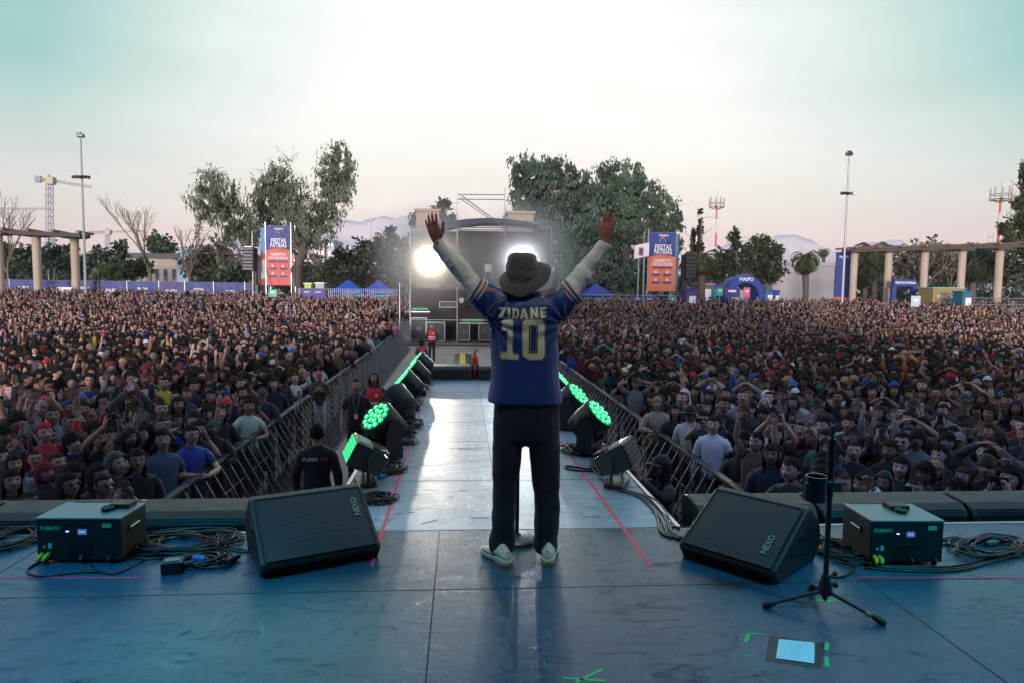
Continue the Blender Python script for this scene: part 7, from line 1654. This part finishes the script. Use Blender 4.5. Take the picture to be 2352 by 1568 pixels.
# seated steward near the tower
t = thing('person', 'steward in a red striped vest crouching on the ground left of the standing steward', 'person', (-1.85, 31.8, GZ), rad(10))
bb, tp, _, cl = person_geo('leaning on folded forearms', 'mid'); dz = V((0, 0, -.62))
for mbx, nm, m, c in ((bb, 'body', M_skin, (.36, .21, .15)), (tp, 'top', M_clothO, (.05, .03, .035))):
    mbx.v = [tuple(V(v) + dz) for v in mbx.v]; o = mbx.build(nm, m, t, smooth=True); o.color = (*c, 1)
bb2 = MB()
for s in (-1, 1): bb2.tube([(s * .12, .05, .30), (s * .2, -.35, .48), (s * .18, -.32, .10), (s * .18, -.42, .04)], [.10, .07, .05, .04], 8)
o = bb2.build('trousers', M_clothO, t, smooth=True); o.color = (.012, .012, .015, 1)
b = MB(); m = 16; b.rings([[V((rx * math.cos(2 * math.pi * j / m), ry * math.sin(2 * math.pi * j / m), z)) for j in range(m)] for (z, rx, ry) in ((.32, .182, .13), (.5, .175, .126), (.70, .196, .128), (.79, .17, .10))]); b.build('red_vest', MAT['red_vest_cloth'], t, smooth=True)
b = MB(); b.rings([[V((.187 * math.cos(2 * math.pi * j / m), .133 * math.sin(2 * math.pi * j / m), z)) for j in range(m)] for z in (.42, .48)], cap=False); b.build('reflective_band', MAT['reflective_white'], t)
hs = shell('short', 'mid'); hs.v = [tuple(V(v) + dz) for v in hs.v]; o = hs.build('hair', M_hairO, t, smooth=True); o.color = (.012, .01, .01, 1)
# child in camouflage on the barrier
def ex_child(t):
    pass
M_camo = bpy.data.materials.new('camouflage_cloth'); M_camo.use_nodes = True; nt = M_camo.node_tree; v_ = nt.nodes.new('ShaderNodeTexNoise'); v_.inputs['Scale'].default_value = 9; tc = nt.nodes.new('ShaderNodeTexCoord'); nt.links.new(tc.outputs['Object'], v_.inputs[0]); r_ = nt.nodes.new('ShaderNodeValToRGB'); nt.links.new(v_.outputs[0], r_.inputs[0]); r_.color_ramp.interpolation = 'CONSTANT'
r_.color_ramp.elements[0].color = (.02, .03, .015, 1); r_.color_ramp.elements[1].position = .55; r_.color_ramp.elements[1].color = (.10, .10, .06, 1); x_ = r_.color_ramp.elements.new(.45); x_.color = (.045, .06, .03, 1); nt.links.new(r_.outputs[0], nt.nodes['Principled BSDF'].inputs[0]); nt.nodes['Principled BSDF'].inputs['Roughness'].default_value = .8
ch = staff('child in a camouflage jacket and red cap standing on the barrier step in the aisle', -2.85, 13.9, GZ + .52, rad(5), 'hands together at the chest', 'cap', (.5, .03, .03), (.05, .06, .04), (.30, .34, .38), scale=.72)
for c in ch.children:
    if c.name.startswith('top'): c.data.materials.clear(); c.data.materials.append(M_camo)
# ------------------------------------------------------------------ the crowd
SKINS = [(.46, .29, .235), (.40, .245, .19), (.34, .20, .155), (.52, .35, .285), (.25, .14, .105)]
BLK = (.010, .009, .009)
HAIRC = {'black': BLK, 'dark brown': (.022, .014, .010), 'brown': (.055, .03, .018), 'red': (.16, .02, .025), 'blond': (.30, .21, .11), 'green': (.02, .13, .10), 'white': (.55, .56, .58), 'grey': (.16, .18, .20), 'blue': (.02, .10, .40), 'yellow': (.60, .50, .04), 'navy': (.015, .022, .05), 'bright red': (.50, .02, .03), 'teal': (.10, .30, .32)}
TOPC = {'black': (.012, .013, .016), 'charcoal': (.03, .032, .036), 'navy': (.014, .020, .045), 'dark grey': (.055, .06, .065), 'grey': (.17, .18, .19), 'white': (.55, .56, .58), 'red': (.36, .02, .03), 'maroon': (.10, .015, .025), 'blue': (.02, .05, .28), 'denim blue': (.06, .10, .17), 'green': (.03, .10, .06), 'beige': (.34, .29, .22), 'pink': (.50, .17, .24), 'brown': (.09, .055, .035), 'yellow': (.60, .48, .05), 'teal': (.04, .20, .20), 'pale green': (.35, .50, .40), 'pastel striped': (.38, .42, .52), 'purple': (.10, .03, .12), 'orange': (.5, .14, .03), 'pale blue': (.28, .38, .50)}
STY = {'short': 'short %s hair', 'cropped': 'cropped %s hair', 'mop': 'thick %s mop hair', 'curly': 'curly %s hair', 'long': 'long wavy %s hair', 'straight': 'long straight %s hair', 'bob': '%s bob hair', 'tied': 'tied back %s hair', 'cap': '%s cap', 'beanie': '%s beanie', 'hood': '%s hood up', 'bucket': '%s bucket hat'}
HEADW = ('cap', 'beanie', 'hood', 'bucket')
KEY = {}
def get_mesh(key):
    if key not in KEY:
        if key[0] == 'hair': KEY[key] = shell(key[1]).mesh('hair', M_clothO if key[1] in HEADW else M_hairO, True)
        elif key[0] == 'under': KEY[key] = shell('cropped').mesh('hair', M_hairO, True)
        elif key[0] == 'person': KEY[key] = person_meshes(key[1], key[2])
        elif key[0] == 'glasses': KEY[key] = glasses_mesh(key[1])
    return KEY[key]
# people one can pick out: head at picture (u,v): hair style, hair/hat colour, top colour, sleeve, pose, glasses
NOTE = [(470, 1000, 'short', 'black', 'blue', 'short', 'leaning on folded forearms', 'glasses'), (328, 1063, 'hood', 'navy', 'charcoal', 'long', 'arms down', None), (107, 994, 'short', 'bright red', 'red', 'long', 'one arm raised waving', None),
 (104, 912, 'hood', 'bright red', 'red', 'long', 'arms down', None), (66, 937, 'cropped', 'black', 'grey', 'short', 'hands together at the chest', None), (377, 879, 'cropped', 'black', 'yellow', 'long', 'arms down', None),
 (563, 981, 'bob', 'green', 'black', 'long', 'leaning on folded forearms', None), (599, 934, 'short', 'black', 'pale green', 'short', 'leaning on folded forearms', None), (226, 819, 'hood', 'white', 'white', 'long', 'arms down', None), (350, 822, 'hood', 'grey', 'grey', 'long', 'arms down', None),
 (413, 817, 'cap', 'bright red', 'red', 'short', 'arms down', None), (476, 814, 'cap', 'bright red', 'black', 'short', 'arms down', None), (383, 844, 'cap', 'green', 'white', 'short', 'arms down', None), (16, 1109, 'long', 'black', 'black', 'long', 'arms down', None),
 (216, 1090, 'straight', 'black', 'black', 'long', 'arms down', None), (251, 1068, 'long', 'dark brown', 'charcoal', 'long', 'arms down', None), (131, 1063, 'tied', 'dark brown', 'dark grey', 'long', 'arms down', None), (90, 1087, 'bob', 'red', 'charcoal', 'short', 'arms down', None),
 (286, 1112, 'tied', 'black', 'black', 'short', 'holding up a phone', 'sunglasses'), (216, 1008, 'short', 'black', 'black', 'short', 'holding a phone high', None), (377, 1013, 'short', 'black', 'denim blue', 'short', 'arms down', None), (502, 989, 'short', 'black', 'navy', 'short', 'hands on the cheeks', 'glasses'),
 (425, 1052, 'straight', 'dark brown', 'black', 'long', 'arms down', 'glasses'), (339, 997, 'short', 'black', 'red', 'long', 'one fist raised', None), (150, 1120, 'straight', 'black', 'black', 'long', 'arms down', None), (40, 1065, 'long', 'dark brown', 'grey', 'long', 'hands together at the chest', None),
 (2027, 997, 'hood', 'grey', 'grey', 'long', 'both arms raised', 'glasses'), (2073, 1019, 'short', 'black', 'dark grey', 'short', 'arms down', 'sunglasses'), (1960, 1011, 'cropped', 'black', 'black', 'long', 'one arm raised waving', 'sunglasses'), (1805, 1078, 'short', 'black', 'denim blue', 'long', 'arms down', 'glasses'),
 (1780, 1042, 'straight', 'dark brown', 'navy', 'long', 'arms down', None), (1725, 1039, 'long', 'black', 'black', 'long', 'arms down', None), (2143, 1078, 'bob', 'blond', 'black', 'long', 'arms down', None), (2285, 1072, 'beanie', 'black', 'black', 'long', 'one fist raised', None),
 (2116, 1089, 'mop', 'black', 'navy', 'long', 'arms down', 'glasses'), (2057, 1069, 'straight', 'black', 'charcoal', 'long', 'arms down', None), (1946, 1111, 'tied', 'brown', 'pastel striped', 'long', 'leaning on folded forearms', None), (1995, 1112, 'straight', 'black', 'white', 'long', 'one fist raised', None),
 (2315, 1025, 'mop', 'black', 'purple', 'long', 'one arm raised waving', 'glasses'), (1811, 886, 'cap', 'blue', 'grey', 'short', 'arms down', None), (1750, 911, 'cap', 'white', 'black', 'short', 'arms down', 'glasses'), (1744, 953, 'mop', 'black', 'charcoal', 'short', 'both arms raised', None),
 (2021, 939, 'short', 'black', 'black', 'short', 'hands joined above the head', None), (2019, 867, 'hood', 'white', 'white', 'long', 'arms down', None), (2099, 992, 'bob', 'black', 'black', 'short', 'hands joined above the head', 'glasses'), (1806, 1000, 'short', 'black', 'black', 'long', 'arms down', 'glasses'),
 (2060, 947, 'cropped', 'black', 'green', 'short', 'arms down', None), (1977, 967, 'cap', 'black', 'black', 'long', 'holding a phone high', None), (2041, 900, 'cap', 'yellow', 'black', 'short', 'arms down', None), (1438, 881, 'cap', 'black', 'grey', 'short', 'hands behind the head', None),
 (1495, 925, 'bob', 'blond', 'beige', 'long', 'leaning on folded forearms', None), (1432, 854, 'cap', 'white', 'charcoal', 'long', 'arms down', None), (1581, 948, 'bucket', 'black', 'white', 'long', 'one fist raised', None), (1610, 965, 'short', 'black', 'navy', 'short', 'holding up a phone', 'glasses'),
 (2187, 1018, 'mop', 'black', 'black', 'long', 'arms down', None), (2162, 1043, 'short', 'black', 'black', 'long', 'arms down', None), (1836, 918, 'short', 'black', 'white', 'short', 'arms down', None), (1880, 1030, 'curly', 'black', 'black', 'short', 'one arm raised waving', None),
 (1850, 1100, 'straight', 'dark brown', 'charcoal', 'long', 'arms down', None), (2220, 1100, 'straight', 'brown', 'navy', 'long', 'hands together at the chest', None), (2330, 1105, 'curly', 'black', 'maroon', 'long', 'holding up a phone', None), (1690, 1085, 'short', 'dark brown', 'black', 'long', 'leaning on folded forearms', None),
 (1525, 945, 'straight', 'black', 'black', 'long', 'leaning on folded forearms', None), (1640, 1015, 'short', 'black', 'brown', 'short', 'both arms raised', None), (530, 1000, 'mop', 'black', 'black', 'short', 'leaning on folded forearms', None), (640, 905, 'cap', 'navy', 'navy', 'long', 'leaning on folded forearms', None),
 (1420, 800, 'hood', 'white', 'white', 'long', 'hands together at the chest', None), (700, 870, 'tied', 'red', 'white', 'long', 'one fist raised', 'glasses')]
def left_edge(y): return -3.2 - .014 * (y - 6.9) / 1.2 - .30
def right_edge(y): return 3.28 + .045 * max(0, (y - 6.6) / 1.2 - 12) + .30
PEOPLE = []; rr = random.Random(5)
for q in NOTE:
    sc = rr.uniform(.92, 1.0); p = G(q[0], q[1], GZ + 1.615 * sc); x, y = p.x, p.y
    y = max(6.0, y)
    if x < 0: x = min(x, left_edge(y) + (.12 if 'lean' in q[6] else 0))
    else: x = max(x, right_edge(y) - (.12 if 'lean' in q[6] else 0))
    PEOPLE.append(dict(x=x, y=y, sc=sc, q=q))
def free(x, y, d=.33): return all((p['x'] - x) ** 2 + (p['y'] - y) ** 2 > d * d for p in PEOPLE if abs(p['y'] - y) < 1)
cands = []
row = 0; y = 6.05
while y < 18:
    for side in (-1, 1):
        e = left_edge(y) if side < 0 else right_edge(y); lim = W(-90, 700, y).x if side < 0 else W(2440, 700, y).x
        k = 0
        while True:
            x = e + side * (k * .39 + .20 * (row % 2)) ; k += 1
            if (side < 0 and x < lim) or (side > 0 and x > lim): break
            cands.append((x + rr.uniform(-.11, .11) * (k > 1), y + rr.uniform(-.13, .13)))
    y += .41; row += 1
for (x, y) in cands:
    if len(PEOPLE) >= 300: break
    if free(x, y): PEOPLE.append(dict(x=x, y=y, sc=rr.uniform(.87, 1.02), q=None))
YMAX = max(p['y'] for p in PEOPLE)
FILL = [(x, y) for (x, y) in cands if y <= 18 and free(x, y, .31)]
used = set(); phones = []
hs_w = [('short', 26), ('cropped', 14), ('mop', 14), ('curly', 6), ('long', 12), ('straight', 14), ('bob', 5), ('tied', 9), ('cap', 6), ('beanie', 3), ('hood', 3), ('bucket', 2)]
top_w = [('black', 34), ('charcoal', 16), ('navy', 12), ('dark grey', 8), ('grey', 6), ('white', 4), ('red', 2), ('maroon', 4), ('blue', 2), ('denim blue', 4), ('green', 2), ('beige', 2), ('brown', 4), ('teal', 1), ('pink', 1)]
pose_w = [('arms down', 52), ('hands together at the chest', 14), ('one arm raised waving', 8), ('both arms raised', 3), ('holding up a phone', 6), ('holding a phone high', 3), ('hands joined above the head', 1), ('one fist raised', 6), ('hands on the cheeks', 2)]
def pick(w): 
    t = rr.uniform(0, sum(b for a, b in w))
    for a, b in w:
        t -= b
        if t <= 0: return a
    return w[0][0]
ACC = {'glasses': ' and glasses', 'sunglasses': ' and sunglasses', None: ''}
POSEL = {'arms down': 'arms down', 'hands together at the chest': 'hands at chest', 'one arm raised waving': 'waving', 'both arms raised': 'both arms up', 'holding up a phone': 'filming', 'holding a phone high': 'phone high', 'hands joined above the head': 'hands joined overhead', 'one fist raised': 'one fist up', 'hands on the cheeks': 'hands on cheeks', 'leaning on folded forearms': 'leaning forward', 'hands behind the head': 'hands behind head'}
def where(x, y):
    s = 'left crowd' if x < 0 else 'right crowd'
    e = abs(x - (left_edge(y) if x < 0 else right_edge(y)))
    if e < .5: return s.replace('crowd', 'barrier')
    if y < 7.0: return s.replace('crowd', 'front row')
    return s
for i, p in enumerate(PEOPLE):
    for tries in range(200):
        if p['q']: _, _, st, hc, tc_, sl_, po, gl = p['q']
        else:
            st = pick(hs_w); hc = pick([('black', 60), ('dark brown', 24), ('brown', 8), ('red', 3), ('blond', 1)]) if st not in HEADW else pick([('black', 8), ('navy', 4), ('grey', 3), ('white', 2), ('bright red', 1), ('blue', 1), ('green', 1)])
            tc_ = pick(top_w); sl_ = 'long' if (rr.random() < .62 or st == 'hood') else 'short'; po = pick(pose_w); gl = 'glasses' if rr.random() < .16 else ('sunglasses' if rr.random() < .05 else None)
            e = abs(p['x'] - (left_edge(p['y']) if p['x'] < 0 else right_edge(p['y'])))
            if e < .2 and rr.random() < .7: po = 'leaning on folded forearms'
            if st == 'hood': tc_ = {'black': 'black', 'navy': 'navy', 'grey': 'grey', 'white': 'white', 'bright red': 'red', 'blue': 'blue', 'green': 'green'}[hc]
        lab = 'person with %s%s, %s %s, %s, %s' % (STY[st] % hc, ACC[gl], tc_, 'long sleeves' if sl_ == 'long' else 't-shirt', POSEL[po], where(p['x'], p['y']))
        if len(lab.split()) > 16: lab = lab.replace('dark brown', 'brown').replace('long sleeves', 'top')
        if len(lab.split()) > 16: lab = lab.replace('front row', 'front').replace('joined overhead', 'overhead')
        if lab not in used: break
        if p['q']: p['q'] = p['q'][:7] + (rr.choice(['glasses', 'sunglasses', None]),)
    used.add(lab); p['lab'] = lab
    x, y, sc = p['x'], p['y'], p['sc']; face = math.atan2(x - .35, y - 3.8)      # look at the performer
    rz = -face + rr.uniform(-.30, .30) + (0.0)
    t = bpy.data.objects.new('person', None); COL.objects.link(t); t.location = (x, y, ground_z(y)); t.rotation_euler = (rad(rr.uniform(-3, 3)), rad(rr.uniform(-3, 3)), rz); t.scale = (sc * rr.uniform(.93, 1.06), sc * rr.uniform(.95, 1.05), sc)
    tag(t, lab, 'person', 'people in the crowd')
    bm_, tm, rm = get_mesh(('person', po, sl_)); sk = rr.choice(SKINS); k = rr.uniform(.85, 1.12)
    o = bpy.data.objects.new('body', bm_); COL.objects.link(o); o.parent = t; o.color = (sk[0] * k, sk[1] * k, sk[2] * k, 1)
    o = bpy.data.objects.new('top', tm); COL.objects.link(o); o.parent = t; c = TOPC[tc_]; j = rr.uniform(.8, 1.2); o.color = (c[0] * j, c[1] * j, c[2] * j, 1)
    o = bpy.data.objects.new('trousers', rm); COL.objects.link(o); o.parent = t; o.color = (*rr.choice([(.012, .013, .018), (.02, .03, .055), (.05, .05, .05)]), 1)
    if st in HEADW and st != 'hood': o = bpy.data.objects.new('hair', get_mesh(('under',))); COL.objects.link(o); o.parent = t; o.color = (*BLK, 1)
    o = bpy.data.objects.new(st if st in HEADW else 'hair', get_mesh(('hair', st))); COL.objects.link(o); o.parent = t; c = HAIRC[hc]; o.color = (*c, 1); w_ = rr.uniform(.97, 1.04)
    if st == 'hood': o.color = (*[a * j for a in TOPC[tc_]], 1)
    if gl: o = bpy.data.objects.new('glasses', get_mesh(('glasses', gl == 'sunglasses'))); COL.objects.link(o); o.parent = t
    if 'phone' in po: phones.append((t, po, lab, sc, st, hc, tc_, rz, x, y))
b = MB(); b.box((0, 0, 0), (.076, .009, .155), bev=.004); pm1 = b.mesh('phone_case', mat('phone_cloth', (0, 0, 0), .3, var=0, objcol=True)); b = MB(); b.box((.022, -.006, .055), (.024, .004, .030), bev=.001); pm2 = b.mesh('camera_bump', M_black)
for (t, po, lab, sc, st, hc, tc_, rz, x, y) in phones:
    land = rr.random() < .35; lp = V((0, -.375, 1.655)) if po == 'holding up a phone' else V((0, -.29, 1.93)); lp = lp * sc
    wp = Matrix.Translation(V((x, y, ground_z(y)))) @ t.rotation_euler.to_matrix().to_4x4() @ lp
    cname, ccol = rr.choice([('black', (.012, .012, .014)), ('black', (.012, .012, .014)), ('dark grey', (.04, .045, .05)), ('white', (.5, .52, .55)), ('black', (.012, .012, .014)), ('dark green', (.02, .06, .05)), ('dark grey', (.04, .045, .05)), ('red', (.6, .03, .05))])
    f = bpy.data.objects.new('phone', None); COL.objects.link(f); f.location = wp; f.rotation_euler = (rad(-12), rad(90) if land else 0, rz)
    pl_ = '%s phone held by the %s, %s' % (cname, lab.split(', ')[0], lab.split(', ')[1])
    if pl_ in used: pl_ = '%s phone held by %s, %s' % (cname, lab.split(', ')[0].replace('person with ', ''), lab.split(', ')[1]) + ', ' + lab.split(', ')[-1]
    if len(pl_.split()) > 16: pl_ = pl_.replace('long sleeves', 'top').replace('dark brown', 'brown').replace(' front row', ' front')
    used.add(pl_); tag(f, pl_, 'phone', 'phones held up in the crowd')
    o = bpy.data.objects.new('phone_case', pm1); COL.objects.link(o); o.parent = f; o.color = (*ccol, 1); o = bpy.data.objects.new('camera_bump', pm2); COL.objects.link(o); o.parent = f

# ---- the thousands behind, one mesh
def arrays(mb):
    v = np.array([tuple(p) for p in mb.v], np.float32); tri = []
    for f in mb.f:
        for k in range(1, len(f) - 1): tri.append((f[0], f[k], f[k + 1]))
    return v, np.array(tri, np.int32)
def variant(pose, q, style):
    body, top, tr, cols = person_geo(pose, q, 'long' if len(style) % 2 else 'short'); hair = shell(style, q); V_, T_, C_, F_ = [], [], [], []; off = 0
    for cl, mb in ((0, body), (2, top), (1, hair)):
        v, t = arrays(mb)
        if len(t) == 0: continue
        u = np.unique(t); rem = np.full(len(v), -1, np.int32); rem[u] = np.arange(len(u)); v = v[u]; t = rem[t]
        V_.append(v); T_.append(t + off); C_.append(np.full(len(v), cl)); off += len(v)
        f = np.zeros((len(v), 4), np.float32)
        if cl == 0:
            full = np.zeros((len(mb.v), 4), np.float32); full[:len(cols)] = np.array(cols, np.float32); f = full[u]
        F_.append(f)
    return np.concatenate(V_), np.concatenate(T_), np.concatenate(C_), np.concatenate(F_), style
rs_ = np.random.RandomState(3)
styles = ['short', 'mop', 'cropped', 'short', 'long', 'straight', 'mop', 'tied', 'cap', 'curly', 'straight', 'short', 'hood']
pl = ['arms down'] * 9 + ['one arm raised waving'] + ['arms down'] * 9 + ['holding up a phone'] + ['arms down'] * 8 + ['one fist raised', 'both arms raised'] + ['arms down'] * 7 + ['hands together at the chest', 'hands joined above the head', 'one arm raised waving']
VAR = {q: [variant(pl[(i * 7) % len(pl)], q, styles[i % len(styles)]) for i in range(n_)] for q, n_ in (('mid', 40), ('lo', 40))}
topsc = np.array([TOPC[a] for a, b_ in top_w for _ in range(b_)] + [TOPC['pink'], TOPC['white'], TOPC['red'], TOPC['pale blue'], TOPC['yellow'], TOPC['orange'], TOPC['white'], TOPC['beige']])
OV, OT, OC = [], [], []; vo = 0
def put(x, y, q):
    global vo
    v, t, c, f, style = VAR[q][rs_.randint(len(VAR[q]))]; s = rs_.uniform(.86, 1.02); a = -math.atan2(x - .35, y - 4) + rs_.normal(0, .42); ca, sa = math.cos(a), math.sin(a); pt = rs_.normal(.02, .07)
    vv = v * s; vv[:, 1] += pt * (vv[:, 2] - 1.0); vv[:, 0] += rs_.normal(0, .06) * (vv[:, 2] - 1.0); X = vv[:, 0] * ca - vv[:, 1] * sa + x; Y = vv[:, 0] * sa + vv[:, 1] * ca + y; Z = vv[:, 2] + ground_z(y) + (rs_.uniform(0, .25) if rs_.rand() < .04 else 0)
    OV.append(np.stack([X, Y, Z], 1)); OT.append(t + vo); vo += len(v)
    sk = np.array(SKINS[rs_.randint(5)]) * rs_.uniform(.7, 1.12); hc = np.array(HAIRC[(['black'] * 18 + ['dark brown'] * 7 + ['brown', 'brown', 'red', 'blond'])[rs_.randint(29)]])
    tcv = topsc[rs_.randint(len(topsc))] * rs_.uniform(.5, 1.1)
    if style == 'hood': hc = tcv
    if style == 'cap': hc = np.array(HAIRC[['black', 'navy', 'white', 'grey', 'bright red', 'blue'][rs_.randint(6)]])
    col = np.ones((len(v), 4), np.float32); pal = np.stack([sk, hc, tcv]); col[:, :3] = pal[c]; al = f[:, 3:4]; col[:, :3] = col[:, :3] * (1 - al) + f[:, :3] * al; OC.append(col)
for (x, y) in FILL:
    put(x, y, 'mid')
y = 18.0; row = 0
while y < 73:
    sp = .42 if y < 30 else (.50 if y < 45 else .60); dy = .46 if y < 30 else (.60 if y < 45 else .80)
    for side in (-1, 1):
        if side > 0 and y > 70: continue
        e = left_edge(y) if side < 0 else right_edge(y)
        if y > 39: e = side * (4.9 if side < 0 else 6.6)
        if y > 47: e = 0
        lim = W(-40, 700, y).x if side < 0 else W(2400, 700, y).x; k = 0
        while True:
            x = e + side * (k * sp + sp * .5 * (row % 2)); k += 1
            if (side < 0 and x < lim) or (side > 0 and x > lim): break
            if y > 60 and rs_.rand() < (y - 60) / 16: continue
            if rs_.rand() < .04: continue
            put(x + rs_.uniform(-.15, .15), y + rs_.uniform(-.2, .2), 'mid' if y < 27 else 'lo')
    y += dy; row += 1
VV = np.concatenate(OV).astype(np.float32); TT = np.concatenate(OT).astype(np.int32); CC = np.concatenate(OC).astype(np.float32)
me = bpy.data.meshes.new('crowd'); me.vertices.add(len(VV)); me.vertices.foreach_set('co', VV.ravel()); me.loops.add(TT.size); me.loops.foreach_set('vertex_index', TT.ravel())
me.polygons.add(len(TT)); me.polygons.foreach_set('loop_start', np.arange(0, TT.size, 3, dtype=np.int32)); me.polygons.foreach_set('use_smooth', np.ones(len(TT), bool)); me.update()
at = me.color_attributes.new('Tint', 'FLOAT_COLOR', 'POINT'); at.data.foreach_set('color', CC.ravel()); me.materials.append(mat('crowd_people', (.1, .1, .1), .75, var=0, attr='Tint', spec=.12))
o = bpy.data.objects.new('crowd', me); COL.objects.link(o); tag(o, 'thousands of people packed shoulder to shoulder filling the park behind the front rows', 'crowd', kind='stuff')
print('CROWD', len(OV), 'people', len(TT), 'tris; individuals to y', YMAX, 'phones', len(phones))
# ------------------------------------------------------------------ evening haze over the whole place
hz = MB(); hz.box((0, 1420, 158), (6600, 3000, 322)); ho = hz.build('haze', None)
mh = bpy.data.materials.new('evening_haze'); mh.use_nodes = True; nt = mh.node_tree
for n in list(nt.nodes): nt.nodes.remove(n)
o_ = nt.nodes.new('ShaderNodeOutputMaterial'); pv_ = nt.nodes.new('ShaderNodeVolumePrincipled'); pv_.inputs['Color'].default_value = (.95, .93, .96, 1); pv_.inputs['Density'].default_value = .00016; pv_.inputs['Anisotropy'].default_value = .3
nt.links.new(pv_.outputs[0], o_.inputs['Volume']); ho.data.materials.append(mh); tag(ho, 'thin evening haze over the park', 'haze', kind='stuff')
ms_ = bpy.data.materials.new('lens_glow_volume'); ms_.use_nodes = True; nt = ms_.node_tree  # added volume around each spotlight, imitates the glow of the lens
for n in list(nt.nodes): nt.nodes.remove(n)
o_ = nt.nodes.new('ShaderNodeOutputMaterial'); pv_ = nt.nodes.new('ShaderNodeVolumePrincipled'); pv_.inputs['Color'].default_value = (.95, .95, .97, 1); pv_.inputs['Density'].default_value = .16; pv_.inputs['Anisotropy'].default_value = .5
tc = nt.nodes.new('ShaderNodeTexCoord'); ln_ = nt.nodes.new('ShaderNodeVectorMath'); ln_.operation = 'LENGTH'; sc_ = nt.nodes.new('ShaderNodeVectorMath'); sc_.operation = 'DIVIDE'; sc_.inputs[1].default_value = (4.2, 1.9, 4.2)
nt.links.new(tc.outputs['Object'], sc_.inputs[0]); nt.links.new(sc_.outputs[0], ln_.inputs[0]); mr_ = nt.nodes.new('ShaderNodeMapRange'); mr_.interpolation_type = 'SMOOTHSTEP'; mr_.inputs[1].default_value = 0.0; mr_.inputs[2].default_value = 1.0; mr_.inputs[3].default_value = .85; mr_.inputs[4].default_value = 0.0
nt.links.new(ln_.outputs[1], mr_.inputs[0]); nt.links.new(mr_.outputs[0], pv_.inputs['Density'])
nt.links.new(pv_.outputs[0], o_.inputs['Volume'])
for u_, lb in ((990, 'small puff of smoke glowing around the warm left spotlight'), (1200, 'small puff of smoke glowing around the cool spotlight behind the hat')):
    b = MB(); b.sphere((0, 0, 0), (4.2, 1.9, 4.2), 28, 18); so = b.build('smoke', ms_, smooth=True); so.location = W(u_, 598, FY - .5); tag(so, lb, 'smoke', kind='stuff')
